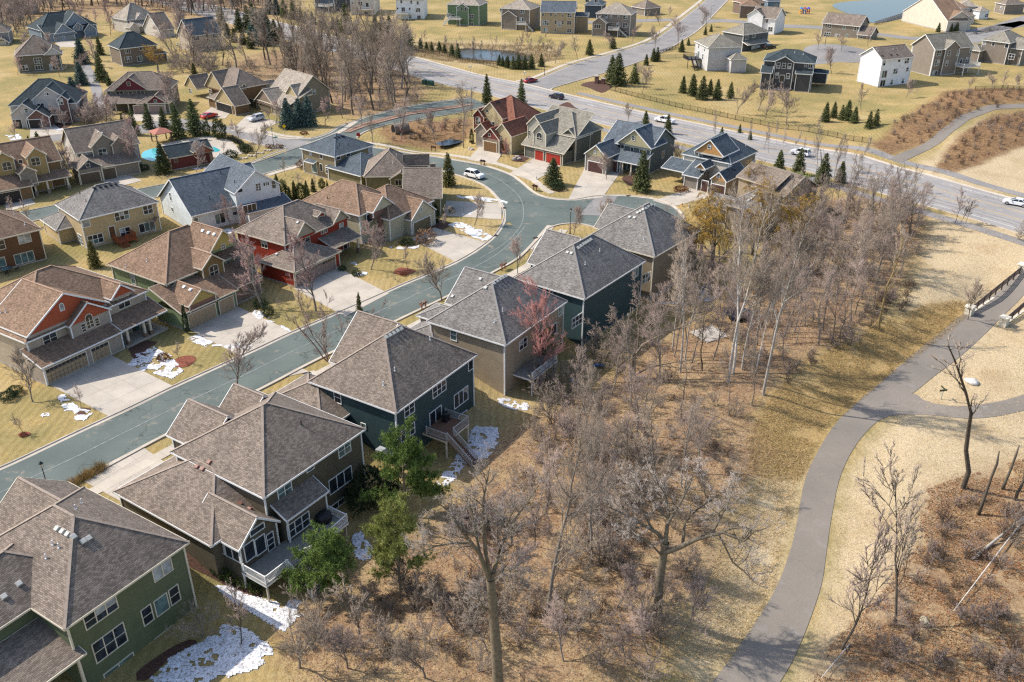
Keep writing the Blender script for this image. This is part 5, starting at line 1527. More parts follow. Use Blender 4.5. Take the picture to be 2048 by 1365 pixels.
h = House('house', 'grey house with arched window above two red garage doors', a7(890, 500), a7(1190, 375), L=a7(570, 420), ze=3.0, ang=50, D=13, W=15, wall=DOLV, roof=RF_OLIVE, trim=CREAM)
h.block(0, 11.5, 0, 12.5, 3.0, 'sB', .62, walls=False); h.block(0, 15, 0.3, 12.2, 3.0, None); h.block(4, 15, -.2, 12.7, 5.9, 'hip', .75)
h.block(4.2, 10.5, -.3, 4.5, 5.6, 'gu', .8); h.gab('B', a7(640, 320), a7(750, 360), .4, 9, 1.1, 3.0, GRYB, GRYB); h.gab('B', a7(595, 300), a7(720, 255), 1.6, 9, .95, 3.0, GRYB, GRYB)
REDD = plain('red_garage_door', (.36, .035, .02), .5, .08)
h.gdoor('B', a7(665, 545), a7(727, 562), .42, 2.25, REDD, lights=False); h.gdoor('B', a7(750, 566), a7(862, 597), .42, 2.25, REDD, lights=False)
h.win('B', a7(697, 375), 1.5, 1.0, 2, 2, plane=.7, arch=.7, kind=G_DARK); h.wins('B', [a7(617, 335), a7(612, 400)], .7, 1.0, 1, 2, plane=1.9)
SLT = SD('slate_siding', (.10, .125, .125)); SGB = SD('sage_batten', (.36, .32, .19), .4, True)
h = House('house', 'slate blue house with sage batten gable and curved driveway', a7(1570, 470), a7(1795, 385), L=a7(1205, 390), ze=5.6, ang=52, wall=SLT, roof=RF_BLUE, trim=WHITE, W=12)
h.block(0, 11.5, 0, h.D, 5.6, 'gv', .62, gmat=SLT); h.gab('B', a7(1300, 400), a7(1570, 470), -.7, 7, .8, None, SLT, SGB); h.block(-3.4, 1, 0, 14, 2.9, 'sB', .42, walls=False); h.block(-3.2, .6, 5.5, 15, 2.9, None); h.gab('B', a7(1045, 500), a7(1225, 530), -6.2, 7, .8, -.2, STONEG, SGB)
DRD = plain('plum_garage_door', (.085, .04, .035), .5, .1)
h.gdoor('B', a7(1078, 602), a7(1192, 628), -5.9, 2.3, DRD, lights=False); h.gdoor('B', a7(1215, 630), a7(1302, 648), -2.8, 2.3, DRD, lights=False)
h.win('B', a7(1333, 455), 1.6, 1.5, 2, 2); h.wins('B', [a7(1252, 418), a7(1420, 465)], .7, .9, 1, 1); h.win('B', a7(1505, 495), 1.6, 1.5, 2, 2); h.win('B', a7(1430, 377), .8, .9, 1, 2, plane=-.4); h.win('B', a7(1132, 485), .5, .6, 1, 1, plane=-5.9); h.wins('A', [a7(1660, 505)], .9, 1.5, 1, 1); h.wins('A', [a7(1650, 620)], 1.0, 1.0, 1, 1)
for px in ((1343, 640), (1410, 650)):
    v_, z_ = h.onB(a7(*px), -3.0); h.post(-3.0, v_, 0, 2.8, .25, CREAM, 'porch_post', STONEG)
h.vent([a7(1470, 320), a7(1520, 298)], mat=DARKM)
ORB = SD('cedar_batten', (.42, .22, .08), .4, True); TPB = SD('taupe_tan_siding', (.25, .20, .14)); IVORY = SD('ivory_siding', (.55, .50, .42))
h = House('house', 'ivory and taupe house with cedar gables and slate roof near the parkway', a8(305, 262), a8(550, 215), L=a8(75, 172), ze=5.6, ang=50, wall=TPB, roof=RF_SLATE, trim=WHITE, W=12.5)
h.block(0, 12.2, 0, h.D, 5.6, 'hip', .72); h.block(-.1, 1.5, .2, h.D - .2, 5.4, None, wall=IVORY); h.gab('B', a8(85, 172), a8(258, 230), -.6, 7, .85, None, IVORY, ORB); h.gab('B', a8(180, 335), a8(275, 385), -5.4, 9, .95, -.2, TPB, ORB); h.block(-5, 3, 4.5, 8.5, 2.9, 'sB', .4, wall=STONEG); h.block(-3.6, .6, 8.4, 14.5, 2.9, 'sB', .35, walls=False); h.gab('B', a8(90, 275), a8(150, 300), -4, 4, .9, None, IVORY, ORB)
h.wins('B', [a8(110, 210), a8(220, 255)], 1.7, 1.6, 2, 2); h.win('B', a8(175, 160), .7, .8, 1, 2, plane=-.3); h.win('B', a8(228, 333), .6, .8, 1, 2, plane=-5.1); h.win('A', a8(433, 263), 1.7, 1.5, 2, 2); h.win('A', a8(493, 315), 1.9, .6, 3, 1, kind=G_DARK)
h.gdoor('B', a8(185, 405), a8(265, 435), -5.1, 2.3, DRD, lights=False); h.gdoor('B', a8(130, 385), a8(165, 403), -4.4, 2.3, DRD, lights=False)
for px in ((38, 330), (98, 352)):
    v_, z_ = h.onB(a8(*px), -3.2); h.post(-3.2, v_, 0, 2.8, .25, CREAM, 'porch_post', STONEG)
h.vent([a8(345, 108), a8(358, 112), a8(285, 292), a8(310, 290), a8(325, 298)], mat=DARKM); h.vent([a8(390, 155)], 'pipe')
# ---- hilltop estate: houses seen from behind
E2 = K(1500, 90, 12.05); E3 = K(1690, 80, 12.4); E4 = K(1560, 40, 6.827)
def walk(label, N, Rr, L, slope=.6, kind='hip', wall=None, roof=None, trim=WHITE, ze=8.3, A=(), B=(), zb=0.0, by='L', W=None, D=None):
    n = G(N, ze)[:2]; q = G(L if by == 'L' else Rr, ze)[:2] - n
    ang = math.degrees(math.atan2(q[1], q[0])) - (90 if by == 'L' else 0)
    h = House('house', label, N, Rr, L=L, D=D, W=W, ze=ze, ang=ang, wall=wall, roof=roof, trim=trim, zb=zb - .2)
    h.block(0, h.W, 0, h.D, ze, kind, slope)
    for f, lst in (('A', A), ('B', B)):
        for p, w, hh, c, r in lst:
            h.win(f, p, w, hh, c, r)
    return h
CHAR = SD('charcoal_siding', (.065, .065, .067)); LGREY = SD('light_grey_siding', (.50, .49, .48)); WHS = SD('white_siding', (.78, .78, .78)); TPS = SD('stone_taupe_siding', (.22, .185, .15)); CRS = SD('peach_cream_siding', (.56, .49, .40)); TNS = SD('wheat_siding', (.40, .32, .20)); GNS = SD('leaf_green_siding', (.13, .20, .11)); NAVY = SD('navy_blue_siding', (.055, .075, .10))
h = walk('charcoal three level house with dark roof and white trim on the hill lawn', E2(1580, 455), E2(1690, 300), E2(310, 375), .5, wall=CHAR, roof=RF_TEAL,
         B=[(E2(390, 755), 1.7, 1.6, 2, 2), (E2(1340, 500), .6, .8, 1, 2), (E2(1455, 520), 1.1, 1.1, 2, 1), (E2(1115, 795), 1.7, 2.0, 2, 1), (E2(1335, 760), .8, 1.2, 1, 1), (E2(1290, 1030), .8, 1.4, 1, 2), (E2(355, 1020), 1.7, 1.9, 2, 1), (E2(745, 990), 1.7, 1.3, 2, 2)])
h.gab('B', E2(590, 400), E2(1085, 430), -.5, 6, .55, 0, CHAR, CHAR); h.wins('B', [E2(685, 500), E2(815, 510), E2(950, 515), E2(650, 740), E2(915, 755)], .9, 1.5, 1, 2, plane=-.2); h.win('B', E2(770, 815), 1.3, 2.0, 1, 1, plane=-.2, kind=G_DARK)
h.block(-2.6, .6, h.D - 3.4, h.D + .1, 5.2, 'sB', .55, zb=-.2); h.block(-1.6, .6, .3, 5.4, 5.4, 'sB', .4, zb=-.2); h.block(8, 13, -4, 4, 4.2, 'hip', .3, zb=1.0)
h.vent([E2(1080, 195), E2(1285, 240)], 'pipe')
h = walk('white gable ended house with brown roof on the hill lawn', E3(930, 500), E3(1740, 420), E3(310, 370), .62, 'gu', WHS, RF_TAUPE, by='R',
         A=[(E3(975, 575), .9, 1.5, 1, 2), (E3(1340, 520), .9, .7, 1, 1), (E3(1535, 520), 1.7, 1.5, 2, 2), (E3(975, 855), 1.9, 2.1, 2, 1), (E3(1250, 780), 1.7, 1.5, 2, 2), (E3(1545, 735), .9, 1.2, 1, 2), (E3(930, 1085), 1.9, 2.1, 2, 1), (E3(1155, 1050), .9, 1.4, 1, 2), (E3(1435, 1015), .9, 1.4, 1, 2)])
h.vent([E3(925, 400), E3(1290, 370), E3(1140, 375)], mat=DARKM); h.vent([E3(785, 230), E3(820, 290), E3(1190, 240)], 'pipe')
h = walk('taupe and cream house with raised deck on white posts on the hill', a4(1385, 375), a4(1680, 350), a4(1195, 335), .75, 'gu', TPS, RF_OLIVE, by='R',
         A=[(a4(1412, 400), 1.8, 1.5, 2, 2), (a4(1397, 472), 1.8, 1.7, 2, 2), (a4(1380, 555), 1.8, 2.0, 2, 1), (a4(1650, 378), .9, 1.2, 1, 2), (a4(1620, 445), .8, 1.2, 1, 2), (a4(1490, 545), 1.8, 1.4, 2, 2), (a4(1575, 465), 1.0, 2.0, 1, 1)])
h.block(.05, 1.2, .3, h.D - .3, 8.1, None, wall=CRS); h.gab('A', a4(1465, 372), a4(1580, 355), -.5, 6, .75, 0, TPS, TPS); h.wins('A', [a4(1488, 400), a4(1555, 398), a4(1470, 475)], .9, 1.5, 1, 2, plane=-.2)
h.deck(9.5, 16.5, -4, .4, 2.9, DECK_GREY, ([(9.6, -.2, 2.9), (9.6, -3.9, 2.9), (16.4, -3.9, 2.9), (16.4, .3, 2.9)],), WHITE, 0)
h = walk('long taupe house across the hilltop road with side garage', a4(825, 200), a4(920, 160), a4(535, 172), .62, 'gv', TPS, RF_TAUPE, ze=6.0, W=11,
         B=[(a4(585, 197), 2.4, 1.4, 3, 2), (a4(705, 207), .9, 1.2, 1, 1), (a4(795, 218), 1.7, 1.4, 2, 2), (a4(577, 260), 2.4, 1.6, 3, 2), (a4(650, 278), 1.7, 2.0, 2, 1), (a4(725, 270), .7, 1.2, 1, 1)])
h.block(-1, 8, -5, .6, 3.2, 'gv', .6); h.win('B', a4(832, 290), .9, 1.4, 1, 2, plane=-.55)
h = walk('taupe house at the right picture edge with dark screened porch', a4(1945, 325), a4(2048, 300), a4(1730, 298), .6, 'hip', TPS, RF_OLIVE, ze=7.2, W=14, zb=0.0,
         B=[(a4(1755, 320), .9, 1.3, 1, 1), (a4(1820, 330), .9, 1.3, 1, 1), (a4(1920, 345), 1.2, 1.3, 1, 1), (a4(1955, 425), 1.8, 1.7, 2, 2)])
h.block(2, 12, -4, .6, 5.4, 'gv', .6); h.block(-3.5, 5, h.D - 2, h.D + 4, 4.0, 'hip', .5)
h = walk('light grey house with olive roof and dark deck above the fence', a3(1625, 375), a3(1890, 365), a3(1515, 320), .55, 'hip', LGREY, RF_OLIVE, by='L', ze=7.6,
         B=[(a3(1597, 385), .9, 1.4, 1, 2), (a3(1550, 360), .9, 1.4, 1, 2), (a3(1582, 445), 1.0, 1.8, 1, 2), (a3(1548, 425), 1.6, 2.0, 2, 1)])
h.block(6.5, 12.5, -4.2, 1, 4.4, 'hip', .6, zb=0)
h.deck(-4.5, .4, 6, 11, 2.9, plain('black_deck', (.04, .04, .045), .6), ([(-4.4, 6.1, 2.9), (-4.4, 10.9, 2.9), (0.2, 10.9, 2.9)],), DARKM, 0); h.stairs((-2.6, 6, 2.9), (-2.6, 2.0, 0), 1.4, DARKM, rail=DARKM)
h = walk('dark grey house with white porch and garage behind the light grey one', a3(1900, 275), a3(2040, 235), a3(1730, 245), .55, 'hip', SD('graphite_siding', (.10, .105, .105)), RF_OLIVE, ze=6.2,
         A=[(a3(1925, 295), 1.5, 1.3, 2, 1), (a3(1980, 280), 1.5, 1.3, 2, 1)])
h.block(0, 12, -2.6, .5, 3.0, 'sA', .3, walls=False); h.gdoor('A', a3(1960, 390), a3(2025, 370), .3, 2.3, WHITE)
h = walk('white gabled house behind the graphite porch house on the hill', a4(195, 145), a4(280, 130), a4(0, 128), .62, 'gv', WHS, RF_TAUPE, ze=6.2, W=12,
         B=[(a4(38, 152), 1.7, 1.4, 2, 2), (a4(120, 158), 1.7, 1.4, 2, 2), (a4(152, 220), 1.7, 1.6, 2, 2), (a4(70, 215), 1.7, 1.6, 2, 2), (a4(145, 275), 1.2, .7, 1, 1)])
h.gab('B', a4(-20, 95), a4(98, 140), -.5, 6, .7, 0, WHS, WHS)
h = walk('peach cream house with long brown gable beside the hilltop pond', a4(1475, 155), a4(1530, 135), a4(1150, 80), .55, 'gv', CRS, RF_BROWN, ze=4.5, W=12,
         B=[(a4(1280, 113), .8, 1.4, 1, 2), (a4(1330, 118), .8, 1.4, 1, 2)])
h.gab('B', a4(1140, 90), a4(1480, 155), -.5, 10, .55, 0, CRS, CRS)
# houses at the top edge of the picture
ROWT = [('brown hillside house with blue neighbour at the top picture edge', a4(120, 20), a4(200, 0), a4(-20, 30), SD('coffee_siding', (.17, .12, .09)), RF_BROWN, 5.2),
        ('small blue house with white deck behind the hilltop playset', a4(235, 10), a4(320, -10), a4(130, 12), SD('steel_blue_siding', (.13, .20, .26)), RF_BLUE, 5.2),
        ('cream garage wing house with brown roof beyond the hilltop road', a4(1690, 120), a4(1720, 100), a4(1525, 120), CRS, RF_TAUPE, 3.6),
        ('white house with tan hip roof beyond the hilltop road', a4(1800, 82), a4(1850, 55), a4(1720, 85), WHS, RF_TAN, 3.6),
        ('cream house behind the white garage at the top right edge', a4(1700, 50), a4(1760, 20), a4(1560, 45), CRS, RF_TAN, 5.0),
        ('taupe house with white porch at the top right picture corner', a4(1910, 35), a4(2048, 10), a4(1830, 20), TPS, RF_TAUPE, 4.4),
        ('tan roofed house with teal trim at the top right edge', a4(1440, 60), a4(1560, 20), a4(1320, 10), CRS, RF_BROWN, 5.4)]
for lb, N_, R_, L_, w_, r_, z_ in ROWT:
    h = walk(lb, N_, R_, L_, .55, 'hip', w_, r_, ze=z_, W=11)
    nx_ = (N_[0] * .6 + L_[0] * .4, (N_[1] * .6 + L_[1] * .4) + 9)
    h.win('B', nx_, 1.5, 1.3, 2, 2)
wl = lambda k, *q: [(k(x, y), w, hh, c, r) for x, y, w, hh, c, r in q]
h = walk('taupe house with gabled sunroom and arched white porch above the reedy pond', a3(1025, 118), a3(1090, 85), a3(745, 105), .55, 'hip', TPS, RF_TAN,
         B=wl(a3, (762, 128, .9, 1.3, 1, 2), (828, 130, .9, 1.3, 1, 2), (865, 132, .7, 1.3, 1, 2), (925, 135, .7, 1.3, 1, 2), (978, 138, 1.8, 1.4, 2, 2), (865, 192, .8, 1.5, 1, 2), (918, 195, .8, 1.5, 1, 2), (975, 198, 1.8, 1.7, 2, 2), (972, 263, 1.8, 1.4, 2, 2)))
h.gab('B', a3(715, 180), a3(830, 182), -3.4, 4, .75, 0, TPS, TPS); h.win('B', a3(760, 208), 2.6, 1.5, 3, 1, plane=-3.1, kind=G_DARK); h.deck(-3.6, .4, 4.2, 8.4, 2.9, DECK_GREY, ([(-3.5, 8.3, 2.9), (-3.5, 4.3, 2.9), (.3, 4.3, 2.9)],), WHITE, 0); h.stairs((-1.5, 4.2, 2.9), (-1.5, .6, 0), 1.3, WHITE, rail=DARKM)
h = walk('wheat coloured house with blue grey roof above the reedy pond', a3(590, 100), a3(665, 70), a3(312, 95), .62, 'gv', TNS, RF_BLUE,
         B=wl(a3, (335, 112, .8, 1.3, 1, 2), (398, 115, .8, 1.0, 1, 2), (435, 118, .7, 1.2, 1, 2), (490, 120, .7, 1.2, 1, 2), (543, 122, 1.7, 1.4, 2, 2), (355, 180, 2.5, 1.7, 3, 2), (432, 175, .7, 1.4, 1, 2), (490, 178, .7, 1.4, 1, 2), (540, 180, 1.7, 1.5, 2, 2), (355, 235, 1.7, 1.5, 2, 1), (432, 235, .7, 1.2, 1, 2), (540, 240, 1.7, 1.3, 2, 2)))
h.win('B', a3(462, 190), 1.3, 2.2, 1, 1, kind=G_BLIND); h.block(7, 12, -5, .6, 6.0, 'gv', .5)
h = walk('grey taupe house with hip roof and small rear porch by the pond', a3(235, 78), a3(305, 45), a3(0, 65), .5, 'hip', TPS, RF_TAN,
         B=wl(a3, (175, 92, 1.7, 1.3, 2, 2), (8, 82, 1.0, 1.3, 1, 2), (65, 152, 1.8, 1.6, 2, 2), (65, 215, 1.8, 1.3, 2, 2), (170, 155, 1.7, 1.5, 2, 1)))
h.gab('B', a3(5, 125), a3(130, 130), -.5, 5, .6, 0, TPS, TPS); h.deck(-3.2, .4, .5, 4.6, 2.9, DECK_GREY, ([(-3.1, 4.5, 2.9), (-3.1, .6, 2.9)],), WHITE, 0); h.stairs((-2.0, .5, 2.9), (-2.0, -2.6, 0), 1.2, WHITE, rail=DARKM)
h = walk('leaf green house with bay gable and white deck stairs at the top', a2(1790, 45), a2(1865, 15), a2(1530, 35), .55, 'hip', GNS, RF_TAN,
         B=wl(a2, (1548, 120, 1.6, 1.5, 2, 2), (1587, 135, 1.2, 2.0, 1, 1), (1660, 130, 1.8, 1.5, 2, 1), (1730, 132, 1.8, 1.7, 2, 2), (1658, 190, 1.3, 1.2, 2, 2), (1730, 198, 1.5, 1.9, 2, 1)))
h.gab('B', a2(1605, 60), a2(1705, 65), -.6, 6, .6, 0, GNS, GNS); h.wins('B', [a2(1625, 70), a2(1652, 72), a2(1680, 74)], .7, 1.5, 1, 1, plane=-.3); h.deck(-3.6, .4, 7.6, 12.6, 2.9, DECK_GREY, ([(-3.5, 12.5, 2.9), (-3.5, 7.7, 2.9)],), WHITE, 0); h.stairs((-2.4, 12.6, 2.9), (-2.4, 15.6, 0), 1.2, WHITE, rail=WHITE)
h = walk('white three level house at the top with patio doors and deck', a2(1360, 0), a2(1465, -40), a2(1130, 0), .5, 'hip', WHS, RF_TAN,
         B=wl(a2, (1180, 15, .8, 1.3, 1, 2), (1258, 20, .8, 1.3, 1, 2), (1308, 25, .8, 1.3, 1, 2), (1310, 80, 1.9, 1.6, 3, 2), (1195, 78, 1.5, 2.0, 2, 1), (1245, 70, .7, .9, 1, 1), (1318, 140, 1.5, 1.9, 2, 1), (1245, 130, 1.2, 1.3, 1, 2), (1150, 68, .8, .8, 1, 1)))
h.deck(-3.4, .4, h.D - 6, h.D, 2.9, DECK_GREY, ([(-3.3, h.D - .1, 2.9), (-3.3, h.D - 5.9, 2.9)],), WHITE, 0)
h = walk('ivory white house at the top with covered patio under its deck', a2(970, -30), a2(1080, -70), a2(770, -30), .5, 'hip', IVORY, RF_TAN,
         B=wl(a2, (800, 20, .9, 1.4, 1, 2), (860, 30, 1.8, 1.5, 2, 2), (915, 40, 1.2, 1.8, 1, 1), (905, 110, 1.8, 1.8, 2, 1)))
h.deck(-3.6, .4, .5, 7, 2.9, DECK_GREY, ([(-3.5, 6.9, 2.9), (-3.5, .6, 2.9), (.3, .6, 2.9)],), WHITE, 0)
h = walk('dark navy house with two tier white deck at the top edge', a2(650, -50), a2(740, -90), a2(490, -60), .5, 'hip', NAVY, RF_GREY, zb=0)
h.deck(-3.6, .4, 1, 9, 2.9, DECK_GREY, ([(-3.5, 8.9, 2.9), (-3.5, 1.1, 2.9), (.3, 1.1, 2.9)],), WHITE, 0); h.deck(-3.6, .4, 1, 9, .2, DECK_GREY, (), WHITE, 0, False)
h = walk('navy house with pale driveway behind the top row', a3(800, 45), a3(860, 25), a3(655, 40), .5, 'hip', NAVY, RF_SLATE, ze=5.6, W=12, B=wl(a3, (680, 8, 1.5, 1.2, 2, 1), (755, 10, 1.7, 1.2, 2, 1)))
h = walk('brown roofed house by the covered pool behind the top row', a3(1130, 70), a3(1160, 50), a3(1020, 50), .6, 'hip', TPS, RF_TAUPE, ze=3.2, W=10)
h = walk('brown house on the corner lot near the hill road', a3(2030, 50), a3(2100, 20), a3(1870, 45), .5, 'hip', SD('coffee_siding', (.17, .12, .09)), RF_BROWN, ze=5.4, W=10)
# ---- north-west houses
h = walk('olive taupe house with tall window wall beside the blue spruces', a1(470, 415), a1(590, 460), a1(110, 440), .8, 'hip', SD('olive_taupe_siding', (.155, .135, .095)), RF_TAUPE, by='L', ze=5.6, W=13,
         B=wl(a1, (165, 452, .7, .7, 1, 1), (185, 532, 2.4, 1.6, 3, 2), (295, 475, 2.2, 1.6, 3, 2), (305, 528, 2.2, 1.3, 3, 1), (437, 452, 2.2, 1.3, 3, 1), (420, 525, 2.4, 1.8, 3, 1)))
h.gab('B', a1(340, 430), a1(490, 425), -.5, 6, .8, None, None, LGREY)
h = walk('taupe house with dark hip roof behind the yellow weeping willow', a1(925, 385), a1(1230, 350), a1(805, 355), .8, 'hip', SD('mocha_siding', (.19, .15, .11)), RF_TEAL, by='R', ze=5.8,
         A=wl(a1, (995, 400, 1.7, 1.3, 3, 1), (1098, 382, .9, 1.0, 1, 1), (1185, 365, .6, .8, 1, 1), (1000, 465, 2.2, 1.7, 3, 2), (1090, 460, 1.6, 1.7, 2, 1), (990, 540, 1.8, 1.5, 2, 1)))
h.block(11, 16, -1, 6, 3.0, 'hip', .5)
h = walk('tan gabled house with dark slate roof at the wood edge', a1(1490, 285), a1(1735, 255), a1(1345, 260), .9, 'gu', SD('pale_tan_siding', (.40, .335, .26)), RF_SLATE, by='R', ze=5.6,
         A=wl(a1, (1530, 300, 2.2, 1.4, 3, 2), (1605, 288, 1.0, 1.1, 1, 2), (1675, 280, 1.6, 1.3, 2, 2)), B=wl(a1, (1385, 350, .8, 1.2, 1, 2)))
h.block(.2, h.W - .2, .2, 1.2, 5.4, None, wall=SD('brown_grey_siding', (.15, .12, .095)))
h = walk('blue grey house with many white trimmed gables and garage doors', a1(760, 190), a1(800, 170), a1(310, 240), .75, 'hip', SD('blue_grey_siding', (.20, .25, .30)), RF_TEAL, by='L', ze=4.2, W=14)
h.gab('B', a1(415, 280), a1(600, 260), -3.2, 8, .9, 2.0, None, None); h.gab('B', a1(500, 190), a1(690, 185), -.6, 6, .95, None, None, None); h.gab('B', a1(655, 245), a1(755, 230), -2.0, 6, 1.0, 0, None, None); h.gab('B', a1(570, 215), a1(650, 210), -1.2, 5, .9, 2.5, None, None); h.block(-3.0, 3, h.D - 12, h.D - .5, 3.0, 'sB', .5)
h.gdoor('B', a1(430, 345), a1(500, 345), -2.5, 2.3, GREYT); h.gdoor('B', a1(515, 345), a1(595, 340), -2.5, 2.3, GREYT); h.win('B', a1(498, 238), 1.4, 1.1, 2, 2, plane=-2.8); h.win('B', a1(608, 218), 1.0, 1.2, 2, 2, plane=-.9); h.win('B', a1(705, 230), .6, 1.0, 1, 2, plane=-1.7)
h = walk('ivory house with grey hip roof and dormer below the wood', a1(985, 160), a1(1225, 130), a1(845, 140), .9, 'hip', IVORY, RF_TAN, by='R', ze=5.2,
         A=wl(a1, (1000, 170, .8, .9, 1, 1), (1100, 160, 1.4, 1.2, 2, 2)), B=wl(a1, (885, 180, .8, 1.0, 1, 2)))
h.gab('A', a1(1060, 150), a1(1140, 140), -.4, 5, .9, None, None, SLB); h.block(2, 9, -3.5, .6, 2.9, 'sA', .4, walls=False); h.gab('A', a1(1010, 220), a1(1090, 210), -3.6, 4, .8, 0, None, None)
h = walk('small ivory garage with brown hip roof beside the tan gabled house', a1(1240, 240), a1(1365, 225), a1(1185, 200), .8, 'gu', IVORY, RF_TAUPE, by='R', ze=3.0, A=wl(a1, (1288, 255, .7, .9, 1, 2), (1335, 245, .7, .9, 1, 2)))
h = walk('grey stone house with tan driveway at the left picture edge', a1(70, 250), a1(100, 235), a1(-120, 260), .7, 'hip', SD('stone_grey_siding', (.28, .27, .26)), RF_TAUPE, ze=4.4, W=12)
h.gab('B', a1(-40, 330), a1(75, 345), -3.5, 6, .8, 0, STONEG, STONEG); h.gdoor('B', a1(0, 405), a1(60, 408), -3.2, 2.2, TANT)
h = walk('grey gabled house among bare trees in the top left corner', a1(240, 25), a1(300, 0), a1(20, 30), .6, 'gv', SD('fog_siding', (.36, .34, .30)), RF_TAUPE, ze=5.0, W=10, B=wl(a1, (80, 60, 1.5, 1.3, 2, 2), (180, 55, 1.5, 1.3, 2, 2)))
# ------------------------------------------------------------------ trees
TREES = {}
def rv(rnd, s=1.0):
    return np.array([rnd.gauss(0, s), rnd.gauss(0, s), rnd.gauss(0, s)])
def unit(v):
    return v / (np.linalg.norm(v) + 1e-9)
class TwigSet:
    """thousands of thin three sided spikes"""
    def __init__(s):
        s.a = []; s.b = []; s.r = []
    def add(s, a, b, r):
        s.a.append(a); s.b.append(b); s.r.append(r)
    def mesh(s, name, mat):
        a = np.array(s.a); b = np.array(s.b); r = np.array(s.r)[:, None]
        d = b - a; d /= np.linalg.norm(d, axis=1)[:, None] + 1e-9
        ref = np.where(np.abs(d[:, 2:3]) < .9, np.array([[0, 0, 1.0]]), np.array([[1.0, 0, 0]]))
        p = np.cross(d, ref); p /= np.linalg.norm(p, axis=1)[:, None] + 1e-9
        q = np.cross(d, p)
        n = len(a)
        v = [a + r * p, a + r * (-.5 * p + .866 * q), a + r * (-.5 * p - .866 * q), b]
        co = np.stack(v, 1).reshape(-1, 3)
        i = np.arange(n)[:, None] * 4
        f = np.concatenate([i + [0, 1, 3], i + [1, 2, 3], i + [2, 0, 3]], 0)
        return fast_mesh(name, co, f, mat)
def bare_tree(key, seed, H=10.0, trunk=.25, limbs=8, first=.3, spread=.9, up=.35, l1=.5, sub=(6, 5, 6), tw=.9, r0=.16, stems=1, wig=.12, droop=0.0, limb_m=None, twig_m=None, rtw=.011, lean=.05, th=1.0, skel=None):
    rnd = random.Random(seed)
    mb = MB(); tw_ = TwigSet()
    def branch(p, d, L, r, lev, nseg):
        pts = [p]; rad = [r]
        for i in range(nseg):
            d = unit(d + rv(rnd, wig * (1 + .5 * lev)) + np.array([0, 0, (up if lev > 0 else .12) * .22 - droop * .25 * lev]))
            p = p + d * L / nseg
            pts.append(p); rad.append(max(.006, r * (1 - .78 * (i + 1) / nseg)))
        return pts, rad, d
    def at(pts, rad, t):
        k = t * (len(pts) - 1); i = min(int(k), len(pts) - 2); f = k - i
        return pts[i] * (1 - f) + pts[i + 1] * f, rad[i] * (1 - f) + rad[i + 1] * f, unit(pts[i + 1] - pts[i])
    def side(d, ang):
        s = rv(rnd); s = unit(s - d * (s @ d))
        return unit(d * math.cos(ang) + s * math.sin(ang))
    def grow(pts, rad, L, lev, cnt, t0):
        for k in range(cnt):
            t = t0 + (1 - t0) * (k + rnd.random()) / cnt
            q, r, d = at(pts, rad, min(t, .985))
            ang = rnd.uniform(.45, 1.0) * spread
            dd = side(d, ang)
            if dd[2] < -.25 and droop == 0:
                dd[2] *= -.4; dd = unit(dd)
            LL = L * rnd.uniform(.6, 1.1) * (1.15 - .55 * t)
            if lev >= 3:
                e = q + unit(dd + np.array([0, 0, up * .3 - droop])) * LL
                tw_.add(q, e, rtw * rnd.uniform(1.2, 1.9))
                if lev == 3:
                    pass
                for _ in range(sub[2]):
                    f = rnd.uniform(.15, .95); m = q * (1 - f) + e * f
                    tw_.add(m, m + (side(unit(e - q), rnd.uniform(.4, .9)) + np.array([0, 0, up * .35 - droop * 1.2])) * LL * rnd.uniform(.3, .6), rtw * .62)
                continue
            ps, rs, _ = branch(q, dd, LL, max(.014, r * rnd.uniform(.42, .66)), lev, 4 if lev == 1 else 3)
            mb.tube(ps, rs, 5 if lev == 1 else 3, 0, False)
            grow(ps, rs, LL * (.66 if lev == 1 else .62) * tw, lev + 1, sub[min(lev - 1, 1)], .22)
    for pl, ra, rb in skel or ():
        pts = [np.array(p, float) for p in pl]; rad = [ra + (rb - ra) * i / (len(pl) - 1) for i in range(len(pl))]
        if pl is skel[0][0]:
            mb.tube(pts, rad, 8, 0, False)
            continue
        mb.tube(pts, rad, 6, 0, False)
        grow(pts, rad, l1, 1, limbs, .25)
    for s_ in range(0 if skel else stems):
        d0 = unit(np.array([rnd.gauss(0, lean + (.28 if stems > 1 else 0)), rnd.gauss(0, lean + (.28 if stems > 1 else 0)), 1.0]))
        p0 = np.array([rnd.gauss(0, .12), rnd.gauss(0, .12), -.25]) if stems > 1 else np.array([0, 0, -.25])
        pts, rad, _ = branch(p0, d0, H * th * (1 if stems == 1 else rnd.uniform(.7, 1)), trunk if stems == 1 else trunk * .6, 0, 8)
        if th < 1:
            rad = [trunk * (1 - .35 * i / 8) for i in range(9)]
        mb.tube(pts, rad, 7, 0, False)
        grow(pts, rad, H * l1, 1, max(3, limbs // max(1, stems // 2)), first)
    TREES[key] = (mb.mesh('trunk', limb_m, True), tw_.mesh('crown', twig_m), H)
GREYB = bark_mat('grey_bark', (0.30, 0.26, 0.215), (0.17, 0.14, 0.115)); TWG = bark_mat('grey_twigs', (0.40, 0.325, 0.255), (0.27, 0.21, 0.16)); TWP = bark_mat('mauve_twigs', (0.43, 0.335, 0.285), (0.30, 0.22, 0.185)); TWR = bark_mat('budding_red_twigs', (0.42, 0.16, 0.14), (0.33, 0.19, 0.165))
